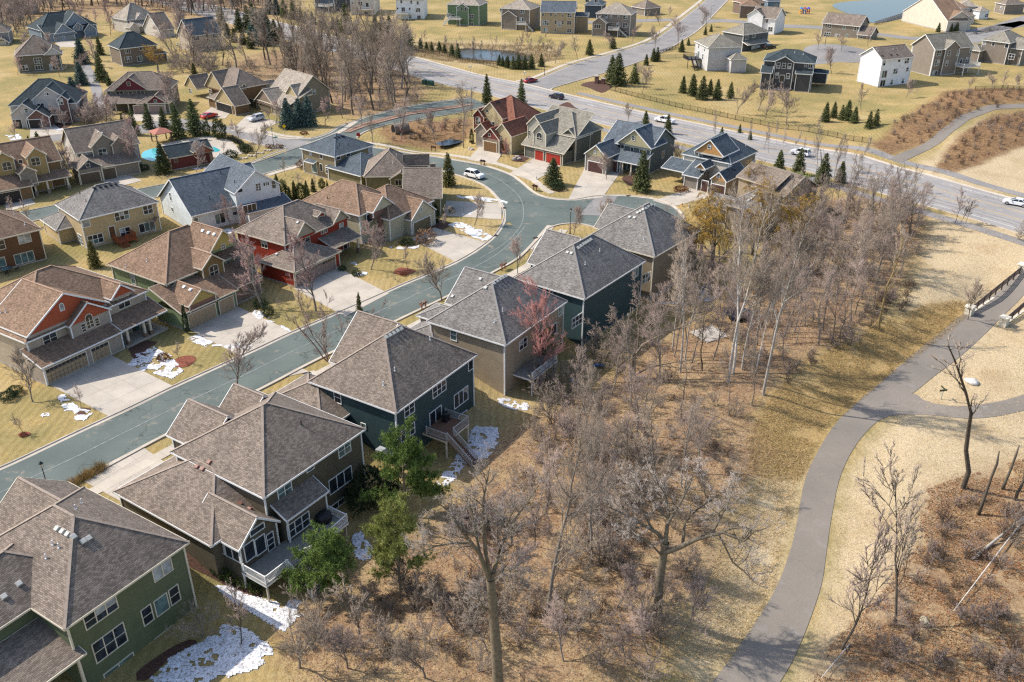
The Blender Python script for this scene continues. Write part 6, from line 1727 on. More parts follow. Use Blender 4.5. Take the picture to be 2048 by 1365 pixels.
DKB = bark_mat('dark_bark', (0.15, 0.125, 0.095), (0.075, 0.06, 0.048)); PALEB = bark_mat('pale_birch_bark', (0.60, 0.56, 0.50), (0.30, 0.26, 0.22), 2.5); TWT = bark_mat('tan_twigs', (0.40, 0.325, 0.245), (0.28, 0.215, 0.16)); GOLD = bark_mat('golden_twigs', (0.56, 0.36, 0.08), (0.42, 0.25, 0.05)); OAKB = bark_mat('oak_bark', (0.27, 0.22, 0.155), (0.13, 0.105, 0.075), 3.0); YELB = bark_mat('lichen_bark', (0.33, 0.24, 0.10), (0.20, 0.15, 0.08), 3)
for i in range(4):
    bare_tree('slim%d' % i, 11 + i, 14, .15, 17, .3, .8, .5, .30, (7, 6, 9), .95, limb_m=GREYB, twig_m=(TWG, TWP)[i % 2], lean=.05)
for i in range(3):
    bare_tree('vase%d' % i, 31 + i, 7, .11, 16, .16, .68, .7, .56, (8, 7, 8), .85, limb_m=GREYB, twig_m=(TWP, TWP, TWG)[i], rtw=.014)
for i in range(3):
    bare_tree('big%d' % i, 51 + i, 13, .24, 16, .22, .85, .4, .45, (8, 7, 9), .9, limb_m=GREYB, twig_m=(TWP, TWG, TWP)[i], wig=.16, rtw=.012)
for i in range(3):
    bare_tree('birch%d' % i, 91 + i, 17, .15, 22, .4, .75, .55, .21, (6, 6, 9), 1.05, limb_m=PALEB, twig_m=TWG, wig=.06)
for i in range(3):
    bare_tree('young%d' % i, 111 + i, 4.5, .05, 13, .25, .75, .55, .46, (7, 6, 7), .8, limb_m=DKB, twig_m=(TWP, TWG, TWP)[i], rtw=.010)
for i in range(3):
    bare_tree('thick%d' % i, 131 + i, 4.0, .06, 13, .10, .8, .4, .5, (7, 6, 8), .8, stems=7, limb_m=GREYB, twig_m=(TWG, TWP, TWT)[i], rtw=.009)
for i in range(2):
    bare_tree('bud%d' % i, 151 + i, 9, .14, 17, .15, .6, .8, .5, (8, 7, 9), .85, limb_m=GREYB, twig_m=TWR, rtw=.013)
for i in range(2):
    bare_tree('pink%d' % i, 161 + i, 8, .13, 15, .2, .75, .55, .45, (8, 7, 8), .85, limb_m=GREYB, twig_m=bark_mat('rose_twigs', (0.50, 0.34, 0.30), (0.38, 0.25, 0.22)), rtw=.015)
bare_tree('clump', 171, 8, .13, 10, .25, .6, .6, .35, (6, 6, 6), .9, stems=5, limb_m=bark_mat('copper_birch_bark', (.38, .25, .19), (.22, .13, .1)), twig_m=TWP, rtw=.014)
for i in range(2):
    bare_tree('willow%d' % i, 181 + i, 9, .35, 14, .3, .9, .2, .55, (8, 8, 11), .95, limb_m=OAKB, twig_m=GOLD, droop=.55, rtw=.013)
bare_tree('scrub0', 191, 1.7, .025, 8, .05, .8, .4, .5, (5, 4, 6), .8, stems=10, limb_m=DKB, twig_m=TWP, rtw=.008)
bare_tree('scrub1', 192, 1.5, .025, 8, .05, .8, .4, .5, (5, 4, 6), .8, stems=10, limb_m=DKB, twig_m=bark_mat('brown_twigs', (.24, .15, .10), (.15, .09, .065)), rtw=.008)
bare_tree('stick0', 201, 9, .10, 8, .35, .7, .5, .22, (4, 4, 5), .9, limb_m=GREYB, twig_m=TWG)
bare_tree('stick1', 202, 10, .11, 9, .45, .6, .6, .2, (4, 4, 5), .9, limb_m=DKB, twig_m=TWG)
for i in range(2):
    bare_tree('elm%d' % i, 205 + i, 17, .28, 13, .14, .6, .65, .42, (7, 6, 8), .85, limb_m=DKB, twig_m=bark_mat('umber_twigs', (.30, .23, .175), (.19, .14, .105)), wig=.1, rtw=.012)
bare_tree('yellow', 203, 15, .24, 12, .42, .6, .6, .3, (5, 5, 6), .9, limb_m=YELB, twig_m=TWT, lean=.12)
def leaf_mat(name, c, c2):
    m, nt, b, N, L = mat_new(name)
    oi = N('ShaderNodeObjectInfo')
    f = noise(nt, 2.2, 3, .6, coord(nt, 'Object'))
    col = ramp(nt, f, [(0.32, c2), (0.68, c)])
    col = mix(nt, 1.0, col, ramp(nt, oi.outputs['Random'], [(0.0, 0.75), (1.0, 1.25)]), 'MULTIPLY')
    L(col, b.inputs['Base Color'])
    b.inputs['Roughness'].default_value = 0.75
    b.inputs['Specular IOR Level'].default_value = 0.2
    return m
def tri_cloud(P, D, w, L, rnd):
    """slim leaf triangles at points P pointing along D"""
    P = np.asarray(P); D = np.asarray(D); n = len(P)
    rs = np.random.RandomState(rnd)
    D = D / (np.linalg.norm(D, axis=1)[:, None] + 1e-9)
    s = rs.normal(size=(n, 3)); s -= D * (s * D).sum(1)[:, None]; s /= np.linalg.norm(s, axis=1)[:, None] + 1e-9
    Ln = L * rs.uniform(.6, 1.3, (n, 1)); W = w * rs.uniform(.7, 1.3, (n, 1))
    co = np.stack([P - s * W, P + s * W, P + D * Ln], 1).reshape(-1, 3)
    return co, np.arange(3 * n).reshape(n, 3)
def spruce(key, seed, H=8.0, rad=2.0, mat=None, whorls=30, nb=12, per=17, gap=.0):
    rnd = random.Random(seed); rs = np.random.RandomState(seed)
    mb = MB(); mb.tube([(0, 0, -.2), (0, 0, H * .5), (0, 0, H)], [.16, .09, .015], 6, 0, False)
    P = []; D = []
    for w in range(whorls):
        t = (w + rnd.random() * .6) / whorls
        z = H * (.06 + .93 * t); r = rad * (1 - t) ** .85 * rnd.uniform(.82, 1.1) + .08
        n = max(4, int(nb * (1 - .5 * t)))
        a0 = rnd.random() * 6.3
        for k in range(n):
            if rnd.random() < gap:
                continue
            a = a0 + 6.283 * k / n + rnd.gauss(0, .18); rr = r * rnd.uniform(.75, 1.12)
            dr = np.array([math.cos(a), math.sin(a), -.18 + .45 * t])
            tip = np.array([0, 0, z]) + dr * rr
            if w % 3 == 0:
                mb.tube([(0, 0, z), tuple(tip)], [.03, .006], 3, 0, False)
            m = max(4, int(per * rr / rad + 3))
            for j in range(m):
                f = (j + rnd.random()) / m
                q = np.array([0, 0, z]) + dr * rr * (.12 + .88 * f) + rv(rnd, .05 * rr)
                P.append(q); D.append(dr * .8 + rv(rnd, .55) + np.array([0, 0, -.12]))
    co, f = tri_cloud(P, D, .11, .46, seed)
    TREES[key] = (mb.mesh('trunk', DKB, True), fast_mesh('crown', co, f, mat), H)
def pine(key, seed, H=9.0, mat=None, tufts=620, sp=.62):
    rnd = random.Random(seed)
    mb = MB(); P = []; D = []
    pts = [np.array([0, 0, -.2])]
    for i in range(6):
        pts.append(pts[-1] + np.array([rnd.gauss(0, .1), rnd.gauss(0, .1), H / 6]))
    mb.tube(pts, [.17 - .025 * i for i in range(7)], 6, 0, False)
    for k in range(34):
        t = .22 + .76 * (k + rnd.random()) / 34
        q = pts[min(6, int(t * 6))] * (1 - (t * 6) % 1) + pts[min(6, int(t * 6) + 1)] * ((t * 6) % 1)
        a = rnd.random() * 6.28; L = H * .36 * (1.12 - t) ** .6 * rnd.uniform(.6, 1.1) * sp / .62
        d = unit(np.array([math.cos(a), math.sin(a), rnd.uniform(-.05, .5)]))
        e = q + d * L
        mb.tube([q, q + d * L * .5 + rv(rnd, .05), e], [.05, .03, .012], 4, 0, False)
        for j in range(max(4, int(tufts / 34 * (.5 + L / 2)))):
            f = rnd.uniform(.35, 1.05); c = q + d * L * f + rv(rnd, .26)
            for _ in range(24):
                P.append(c); D.append(rv(rnd) + np.array([0, 0, .5]) + d * .4)
    co, f = tri_cloud(P, D, .022, .36, seed)
    TREES[key] = (mb.mesh('trunk', OAKB, True), fast_mesh('crown', co, f, mat), H)
def bushy(key, seed, rx, rz, mat, n=1700, leaf=.13, cone=0.0):
    rs = np.random.RandomState(seed)
    d = rs.normal(size=(n, 3)); d /= np.linalg.norm(d, axis=1)[:, None]
    lump = 1 + .22 * np.sin(d[:, 0] * 5 + seed) * np.cos(d[:, 1] * 4 + seed) + .12 * np.sin(d[:, 2] * 9)
    r = rs.uniform(.55, 1.0, n) ** .5 * lump
    P = d * r[:, None] * [rx, rx, rz] + [0, 0, rz * .95]
    if cone:
        k = 1 - cone * np.clip(P[:, 2] / (2 * rz), 0, 1)
        P[:, 0] *= k; P[:, 1] *= k
    P = P[P[:, 2] > .03]
    D = (P - [0, 0, rz * .8]) / [rx, rx, rz] + rs.normal(size=P.shape) * .7 + [0, 0, .35]
    co, f = tri_cloud(P, D, leaf * .45, leaf * 1.5, seed)
    mb = MB(); mb.tube([(0, 0, -.1), (0, 0, rz)], [.06, .02], 5, 0, False)
    TREES[key] = (mb.mesh('trunk', DKB), fast_mesh('crown', co, f, mat), 2 * rz)
L_SPR = leaf_mat('spruce_needles', (0.15, 0.165, 0.06), (0.07, 0.085, 0.032)); L_BLU = leaf_mat('blue_spruce_needles', (0.12, 0.175, 0.15), (0.055, 0.09, 0.08)); L_PIN = leaf_mat('pine_needles', (0.17, 0.235, 0.055), (0.09, 0.13, 0.03)); L_PIN2 = leaf_mat('light_pine_needles', (0.36, 0.37, 0.11), (0.22, 0.245, 0.06))
L_BOX = leaf_mat('boxwood_leaves', (0.13, 0.155, 0.04), (0.05, 0.07, 0.02)); L_JUN = leaf_mat('juniper_needles', (0.06, 0.085, 0.03), (0.022, 0.034, 0.014)); L_RUST = leaf_mat('rusty_leaves', (0.20, 0.075, 0.035), (0.10, 0.035, 0.02)); L_DRYG = leaf_mat('dry_grass_blades', (0.50, 0.36, 0.16), (0.32, 0.21, 0.08)); L_OLV = leaf_mat('olive_needles', (0.16, 0.15, 0.045), (0.07, 0.07, 0.022))
for i in range(4):
    spruce('spruce%d' % i, 211 + i, 8, 2.15, (L_SPR, L_SPR, L_OLV, L_SPR)[i], gap=.04 + .05 * i)
for i in range(2):
    spruce('blue%d' % i, 221 + i, 8, 2.4, L_BLU, 32, 13, 18)
for i in range(2):
    pine('pine%d' % i, 231 + i, 9, (L_PIN, L_PIN2)[i], (1300, 950)[i], (1.0, .85)[i])
pine('pine2', 235, 7, L_PIN, 1000, 1.0)
bushy('box', 241, .6, .55, L_BOX, 700, .1); bushy('juniper', 242, 1.4, .75, L_JUN, 1500); bushy('arbor', 243, 1.3, 1.6, leaf_mat('arborvitae_leaves', (.10, .12, .03), (.04, .055, .016)), 2600, .15); bushy('column', 244, .55, 1.6, L_JUN, 1300, .12, .45); bushy('rust', 245, 1.1, .5, L_RUST, 900, .12); bushy('dryball', 246, .9, .8, leaf_mat('dry_twiggy_leaves', (.26, .16, .09), (.15, .085, .05)), 1100, .1)
mbg = MB(); rs = np.random.RandomState(4)
_P = np.stack([rs.normal(0, .3, 420), rs.normal(0, .3, 420), np.zeros(420)], 1); _D = np.stack([rs.normal(0, .45, 420), rs.normal(0, .45, 420), np.ones(420)], 1)
co, f = tri_cloud(_P, _D, .02, .8, 5)
TREES['grass'] = (None, fast_mesh('blades', co, f, L_DRYG), .9)
def plant(key, base, H=None, top=None, label='', cat='tree', group=None, name=None, w=None, rz=None, lean=None):
    """stand a tree at a pixel of the photograph (its foot) with its tip at another pixel or a height in metres"""
    tr, cr, h0 = TREES[key]
    p = GT(base) if len(base) == 2 else np.array(base)
    if top is not None:
        H = max(.4, height_px(p, top, p[2]))
    s = H / h0
    rnd = random.Random(int(abs(p[0] * 91 + p[1] * 37)))
    sw = s * (w if w else 1.0) * rnd.uniform(.92, 1.08)
    o = thing(name or 'bare_tree', label, cat, (p[0], p[1], p[2]), rnd.random() * 6.28 if rz is None else rz, group, (sw, sw, s))
    if lean:
        o.rotation_euler = (lean[1], lean[0], o.rotation_euler[2])
    if tr is not None:
        link('stem' if cat in ('shrub', 'bush') else 'trunk', tr, o)
    link('branches' if cat in ('shrub', 'bush') else 'crown', cr, o)
    return o
def many(keys, lst, label, cat, group, name, k=id_, w=None):
    for i, q in enumerate(lst):
        plant(keys[i % len(keys)], k(q[0], q[1]), top=k(q[0] if len(q) < 4 else q[3], q[2]), label=label, cat=cat, group=group, name=name, w=w)
def mass(name, polys, n, seed, keys, hr, label, off=None):
    """one object for a thicket nobody could count: tree meshes instanced on scattered points"""
    ck = '_src_' + '_'.join(keys)
    c = bpy.data.collections.get(ck)
    if c is None:
        c = bpy.data.collections.new(ck)
        for i, k in enumerate(keys):
            bm = bmesh.new(); bm.from_mesh(TREES[k][0]); n0 = len(bm.faces); bm.from_mesh(TREES[k][1]); bm.faces.ensure_lookup_table()
            for f_ in bm.faces[n0:]:
                f_.material_index = 1
            me = bpy.data.meshes.new('thicket_source'); bm.to_mesh(me); bm.free(); me.materials.append(TREES[k][0].materials[0]); me.materials.append(TREES[k][1].materials[0])
            c.objects.link(bpy.data.objects.new('thicket_source', me))
    pts = []; rnd = random.Random(seed)
    for pl in polys:
        q, rnd = scatter(pl, n // len(polys), seed, .5)
        pts += q
    me = bpy.data.meshes.new(name); me.from_pydata([tuple(p) for p in pts], [], [])
    for nm, tp, vals in (('pick', 'INT', [rnd.randrange(len(keys)) for _ in pts]), ('size', 'FLOAT', [rnd.uniform(*hr) for _ in pts]), ('turn', 'FLOAT', [rnd.random() * 6.28 for _ in pts])):
        me.attributes.new(nm, tp, 'POINT').data.foreach_set('value', vals)
    o = link(name, me); tag(o, label, None, None, 'stuff')
    g = bpy.data.node_groups.new(name, 'GeometryNodeTree'); g.interface.new_socket('Geometry', in_out='INPUT', socket_type='NodeSocketGeometry'); g.interface.new_socket('Geometry', in_out='OUTPUT', socket_type='NodeSocketGeometry')
    A = g.nodes.new; gi, go = A('NodeGroupInput'), A('NodeGroupOutput'); ip = A('GeometryNodeInstanceOnPoints'); ci = A('GeometryNodeCollectionInfo'); ci.inputs['Collection'].default_value = c; ci.inputs['Separate Children'].default_value = True; ci.inputs['Reset Children'].default_value = True
    def attr(nm, tp):
        a = A('GeometryNodeInputNamedAttribute'); a.data_type = tp; a.inputs['Name'].default_value = nm
        return a.outputs[0]
    cx_ = A('ShaderNodeCombineXYZ'); g.links.new(attr('turn', 'FLOAT'), cx_.inputs[2])
    for a, b_ in ((gi.outputs[0], ip.inputs['Points']), (ci.outputs[0], ip.inputs['Instance']), (attr('pick', 'INT'), ip.inputs['Instance Index']), (cx_.outputs[0], ip.inputs['Rotation']), (attr('size', 'FLOAT'), ip.inputs['Scale']), (ip.outputs[0], go.inputs[0])):
        g.links.new(a, b_)
    ip.inputs['Pick Instance'].default_value = True
    md = o.modifiers.new('scatter', 'NODES'); md.node_group = g
# ---- the great trees of the wood
PALET = bark_mat('pale_grey_twigs', (.52, .46, .41), (.36, .30, .26))
def great(label, k, base, limbs, seed, tw_m, z=None):
    """a big tree whose main limbs follow the ones in the picture; each limb: depth offsets start/end, radii, spots"""
    o_ = GT(base) if z is None else np.array([*G(base, z)[:2], z])
    sk = []
    for y0, y1, ra, rb, pts in limbs:
        pl = []
        for i, q in enumerate(pts):
            d = ray(*k(*q)); t = (o_[1] + y0 + (y1 - y0) * i / (len(pts) - 1)) / d[1]
            pl.append((d[0] * t - o_[0], d[1] * t - o_[1], HCAM + d[2] * t - o_[2]))
        sk.append((pl, ra, rb))
    bare_tree(label, seed, 1, limbs=11, spread=1.0, up=.3, l1=3.0, sub=(7, 5, 6), tw=.85, wig=.22, limb_m=OAKB, twig_m=tw_m, rtw=.012, skel=sk)
    tr, cr, _ = TREES[label]
    o = thing('oak_tree', label, 'tree', tuple(o_)); link('trunk', tr, o); link('crown', cr, o)
great('wide spreading bare oak reaching over the woodland path', d1, d1(560, 1012), [(0, 0, .42, .34, ((560, 1030), (568, 850), (588, 720), (600, 640))), (-.3, -2.5, .26, .05, ((600, 690), (680, 660), (760, 620), (840, 600), (900, 585), (960, 610), (1010, 630), (1060, 580), (1130, 560))), (-1, .5, .13, .03, ((840, 600), (880, 520), (930, 430), (960, 330))), (0, 1.5, .16, .03, ((690, 655), (700, 540), (760, 470), (860, 400), (930, 350))),
    (0, 2.5, .22, .03, ((600, 645), (610, 540), (620, 470), (600, 400), (560, 330), (520, 220))), (0, 2, .15, .03, ((612, 540), (680, 430), (730, 330), (760, 220))), (0, 1, .2, .04, ((595, 645), (560, 590), (490, 550), (430, 515), (360, 480), (300, 450))), (.3, 2, .13, .03, ((540, 580), (480, 480), (470, 380), (430, 300))), (-.3, -2, .12, .03, ((575, 700), (520, 640), (450, 600), (380, 600))), (-1.5, -3, .09, .03, ((880, 600), (950, 740), (1010, 790), (1080, 860)))], 301, PALET)
great('massive bare oak with pale knobbly trunk at the bottom middle', b8, b8(1140, 1490), [(0, 0, .46, .33, ((1140, 1510), (1125, 1200), (1110, 1000), (1095, 830))), (0, -1.5, .2, .03, ((1090, 840), (1040, 700), (980, 620), (930, 560), (880, 480), (820, 430))), (0, 1, .14, .03, ((1040, 700), (1020, 600), (1000, 480), (960, 380))), (0, 1, .22, .03, ((1095, 850), (1070, 700), (1060, 560), (1055, 420), (1080, 300), (1090, 250))), (0, 2, .2, .03, ((1100, 840), (1130, 720), (1170, 600), (1230, 500), (1290, 420), (1350, 330))),
    (0, -1, .12, .03, ((1130, 720), (1210, 650), (1180, 540), (1230, 440))), (0, -1, .1, .03, ((1100, 810), (1180, 780), (1240, 790))), (0, 0, .1, .06, ((1110, 990), (1060, 980), (1030, 930))), (0, -2, .12, .03, ((1000, 640), (900, 640), (800, 660), (720, 700)))], 302, PALET)
great('forked spreading bare tree in front of the deep teal house', d4, d4(740, 935), [(0, 0, .32, .28, ((740, 950), (740, 840), (750, 770))), (0, -2, .2, .04, ((752, 790), (800, 720), (850, 690), (950, 640), (1060, 600), (1180, 540), (1290, 500))), (0, 1, .15, .03, ((800, 720), (830, 600), (900, 540), (980, 500), (1060, 420), (1120, 360))), (0, 1, .17, .03, ((770, 740), (780, 600), (760, 520), (780, 420), (770, 300))), (0, 0, .15, .03, ((745, 790), (690, 740), (620, 700), (540, 640), (470, 600))), (.5, 2, .11, .03, ((790, 660), (720, 600), (640, 560), (560, 500))), (-1, -2, .12, .04, ((760, 920), (850, 870), (1000, 840), (1150, 820))), (-2, -.5, .16, .1, ((620, 1100), (610, 960), (640, 860), (730, 790)))], 303, TWP)
BIR = [((1456, 765), (1478, 395)), ((1466, 748), (1500, 420)), ((1526, 790), (1562, 430)), ((1360, 745), (1392, 450)), ((1484, 740), (1520, 470)), ((1345, 700), (1362, 480)), ((1370, 720), (1385, 520)), ((1510, 752), (1524, 560))]
for i, (b_, t_) in enumerate(BIR):
    plant('birch%d' % (i % 3), b_, top=t_, label='tall white barked aspen with thin crown in the wood near the swing set', name='aspen_tree', group='aspens in the wood', w=.9)
plant('yellow', (1758, 662), top=(1800, 470), label='forked tree with yellow lichen trunk at the meadow edge', name='bare_tree', w=.8, lean=(.06, 0))
plant('stick1', (1927, 977), top=(2030, 590), label='thin leaning bare tree crossing the path fork', name='bare_tree', lean=(.14, .02), w=1.2)
plant('young1', d2(765, 1070), top=d2(720, 290), label='slim forked tree standing right of the path by the brown thicket', name='bare_tree', w=.8)
plant('young0', d2(470, 1190), top=d2(650, 640), label='crooked small tree at the right edge of the path bend', name='bare_tree', w=1.0)
plant('vase2', (1935, 640), top=(1990, 560), label='little bare sapling beside the stone bridge pillar', name='bare_tree', w=.8)
for p, t, l in (((1957, 1030), (1972, 896), 'broken standing trunk between two snags in the straw field'), ((2006, 980), (2026, 888), 'short snapped trunk near the right picture edge'), ((2030, 1000), (2046, 930), 'split leaning stump at the right picture edge')):
    q = GT(p); h_ = height_px(q, t, q[2])
    o = thing('dead_trunk', l, 'dead tree', tuple(q)); mb = MB(); rnd = random.Random(int(p[0])); pts = [np.array([.12 * k * rnd.uniform(.2, 1), rnd.gauss(0, .06), h_ * k / 5 - (.2 if k == 0 else 0)]) for k in range(6)]
    mb.tube(pts, [.2, .17, .15, .14, .13, .06], 7); mb.build('trunk', DKB, o, True)
for p, q, r_, l in (((2048, 1040), (1945, 1120), .16, 'fallen grey log resting in the straw at right'), ((1640, 1365), (1700, 1290), .05, 'bleached fallen branch beside the path at the bottom'), ((1905, 1230), (2048, 1040), .07, 'long thin fallen trunk leaning through the thicket')):
    a_, c_ = GT(p), GT(q); m_ = (a_ + c_) / 2
    o = thing('fallen_log', l, 'log', tuple(m_)); mb = MB(); mb.tube([a_ - m_ + [0, 0, .5], [0, 0, .35], c_ - m_ + [0, 0, .15]], [r_ * .6, r_ * .9, r_ * 1.2], 7); mb.build('trunk', PALEB, o, True)
    mb = MB(); rnd = random.Random(5)
    for k in range(14):
        s_ = np.array([rnd.uniform(-.4, .5) * (a_ - m_)[0], rnd.uniform(-.4, .5) * (a_ - m_)[1], .4]); mb.tube([s_, s_ + [rnd.gauss(0, .8), rnd.gauss(0, .8), rnd.uniform(.2, 1.4)]], [.03, .006], 3, 0, False)
    mb.build('branch', TWG, o)
# ---- the body of the wood
def scatter(poly, n, seed, mind, bias=None):
    pl = [GT(p)[:2] for p in poly]
    rnd = random.Random(seed); out = []
    xs = [p[0] for p in pl]; ys = [p[1] for p in pl]
    tries = 0
    while len(out) < n and tries < n * 60:
        tries += 1
        x, y = rnd.uniform(min(xs), max(xs)), rnd.uniform(min(ys), max(ys))
        if not in_poly(np.array([x]), np.array([y]), pl)[0]:
            continue
        if any((x - a) ** 2 + (y - b_) ** 2 < mind * mind for a, b_ in out):
            continue
        out.append((x, y))
    return [(x, y, gz(x, y)) for x, y in out], rnd
def wood(poly, n, seed, keys, hr, label, group, mind=1.4, name='bare_tree', cat='tree', w=None):
    pts, rnd = scatter(poly, n, seed, mind)
    for p in pts:
        plant(rnd.choice(keys), p, H=rnd.uniform(*hr), label=label, cat=cat, group=group, name=name, w=w)
SL = ['slim0', 'slim1', 'slim2', 'slim3']
wood([(1130, 800), (1250, 745), (1330, 690), (1420, 640), (1520, 570), (1600, 640), (1560, 760), (1490, 830), (1380, 830), (1280, 880), (1150, 900)], 26, 1, SL + ['stick0', 'stick1'], (7, 12), 'slender bare tree in the wood behind the teal house', 'slender trees behind the row', 2.0)
wood([(1540, 560), (1600, 470), (1690, 400), (1800, 430), (1840, 480), (1790, 590), (1730, 650), (1640, 690), (1580, 700)], 62, 2, SL + ['big0', 'big1'], (6.5, 10.5), 'bare tree in the dense grey thicket below the parkway', 'trees of the dense thicket', 1.7)
wood([(1480, 520), (1560, 460), (1640, 410), (1700, 400), (1640, 560), (1560, 640), (1500, 620)], 11, 3, SL + ['big2'], (6, 9), 'bare tree between the golden willow and the dense thicket', 'trees behind the willow', 2.0)
wood([(640, 1365), (600, 1260), (760, 1170), (900, 1080), (990, 950), (1090, 860), (1200, 880), (1320, 930), (1260, 1100), (1160, 1220), (1080, 1365)], 34, 4, ['thick0', 'thick1', 'thick2', 'vase0', 'vase2', 'young0', 'young1'], (3.2, 6.5), 'low tangled bare tree in the near wood floor', 'low trees of the near wood', 2.1)
wood([(1090, 880), (1200, 840), (1330, 850), (1420, 900), (1400, 1000), (1250, 1010), (1120, 980)], 11, 5, SL, (7.5, 10.5), 'slim bare tree on the leaf litter behind the spreading oak', 'slim trees behind the oak', 2.0)
wood([(1100, 1365), (1150, 1240), (1260, 1190), (1380, 1180), (1370, 1270), (1290, 1365)], 11, 6, ['thick0', 'thick1', 'vase1'], (3.5, 5.5), 'pale twiggy bare shrub at the foot of the spreading oak', 'twiggy shrubs under the oak', 1.9, 'twiggy_shrub', 'shrub')
for b_, t_, k_, l_ in ((b8(1380, 1010), b8(1310, 60), 'slim2', 'tall straight bare trunk between the two great oaks'), (d1(215, 745), d1(240, 60), 'slim0', 'bare tree with brown trunk left of the spreading oak'), (d1(195, 680), d1(160, 180), 'slim3', 'thin bare tree beside the brown trunked one'), (b8(1890, 0), b8(1800, -300), 'slim1', 'bare tree rising at the wood edge by the snow'),
                       (b7(1590, 1090), b7(1430, 800), 'young0', 'bare arching tree over the snow beside the green house'), (b7(1340, 1030), b7(1200, 840), 'thick2', 'pale weeping shrub against the green house wall'), (b8(100, 1290), b8(130, 950), 'vase2', 'bare many limbed tree at the bottom beside the snow')):
    plant(k_, b_, top=t_, label=l_)
plant('bud0', b3(850, 1320), top=b3(850, 800), label='red budding maple against the tan house', w=1.15)
plant('bud1', b3(1290, 760), top=b3(1340, 470), label='red budding maple against the deep teal house', w=1.3)
plant('thick0', d4(190, 1250), top=d4(330, 960), label='pale twiggy tree behind the tan house yard', w=1.1)
wood([(1080, 790), (1130, 720), (1230, 690), (1330, 640), (1300, 700), (1200, 760), (1120, 820)], 12, 8, ['thick0', 'thick1', 'thick2'], (3, 5), 'leggy bare shrub in the back yards by the wood', 'shrubs in the back yards', 2.0, 'twiggy_shrub', 'shrub')
plant('willow0', (1525, 535), top=(1520, 395), label='golden twigged willow hiding the grey roofed house', name='willow_tree', w=1.25)
plant('willow1', (1420, 545), top=(1430, 420), label='golden willow nearest the street bulb', name='willow_tree', w=1.0)
plant('willow1', (1600, 500), top=(1570, 400), label='smaller golden willow beside the dense thicket', name='willow_tree', w=1.0)
plant('willow0', (318, 146), top=(320, 96), label='yellow weeping willow in front of the dark roofed house', name='willow_tree', w=1.25)
wood([(1380, 640), (1440, 540), (1520, 560), (1470, 640), (1420, 690)], 9, 9, ['big1', 'thick1', 'slim1'], (5, 9), 'bare tree on the lawn below the golden willows', 'trees below the willows', 2.5)
wood([(1330, 560), (1380, 500), (1450, 520), (1400, 600)], 7, 10, ['big0', 'big2', 'slim0'], (6, 9), 'grey bare tree beside the mushroom brown house', 'trees beside the brown house', 2.5)
wood([(1850, 1040), (1960, 980), (2048, 1020), (2060, 1365), (1720, 1365), (1780, 1200)], 28, 11, ['scrub0', 'scrub1', 'scrub0'], (1.2, 2.6), 'brown twiggy bush in the thicket at the lower right', 'bushes of the lower right thicket', 1.2, 'twiggy_bush', 'bush')
wood([(1560, 800), (1640, 720), (1760, 650), (1830, 600), (1840, 560), (1760, 600), (1640, 690), (1550, 770)], 30, 12, ['scrub0', 'scrub1'], (1.0, 2.2), 'dark twiggy bush along the foot of the thicket', 'bushes along the thicket', 1.2, 'twiggy_bush', 'bush')
wood([(1100, 900), (1300, 850), (1480, 850), (1450, 1000), (1300, 1200), (1100, 1300), (900, 1365), (700, 1365), (760, 1200), (1000, 1000)], 90, 13, ['scrub0', 'scrub1'], (.7, 1.8), 'small twiggy bush on the leaf litter of the near wood', 'bushes of the near wood', 1.1, 'twiggy_bush', 'bush')
plant('thick1', (1700, 690), top=(1700, 640), label='grey bush at the wood edge by the path')
plant('thick0', e2(1980, 970), top=e2(1990, 780), label='bare bush below the parkway trail at the right edge', name='twiggy_shrub', cat='shrub')
many(['stick0', 'stick1', 'slim0'], [(265, 370, 0, 330), (345, 360, 110, 380), (425, 380, 210, 480), (535, 470, 170), (660, 490, 190, 720), (715, 495, 220, 760), (790, 500, 260), (885, 520, 210, 1000), (905, 480, 220, 1080), (830, 500, 120, 890), (30, 330, 20), (95, 330, 10, 110)], 'dark bare tree standing against the parkway', 'tree', 'trees along the parkway', 'bare_tree', e2, .8)
many(['young0', 'young1'], [(1335, 815, 500, 1390), (1395, 800, 560, 1420), (1445, 800, 620, 1480)], 'sapling on the bank beside the parkway trail', 'tree', 'saplings by the parkway trail', 'sapling', e2)
many(['birch0', 'birch1', 'slim2'], [(365, 330, 80), (595, 330, 150), (730, 360, 170, 760), (820, 380, 200, 840), (880, 390, 210, 880), (960, 400, 270, 990), (1040, 560, 150, 1070), (1130, 470, 220), (1180, 480, 260, 1195), (1235, 480, 280, 1250), (1285, 560, 250, 1330), (700, 330, 200), (780, 300, 140)], 'pale slender tree on the verge behind the cedar gabled house', 'tree', 'trees on the parkway verge', 'bare_tree', e4, .75)
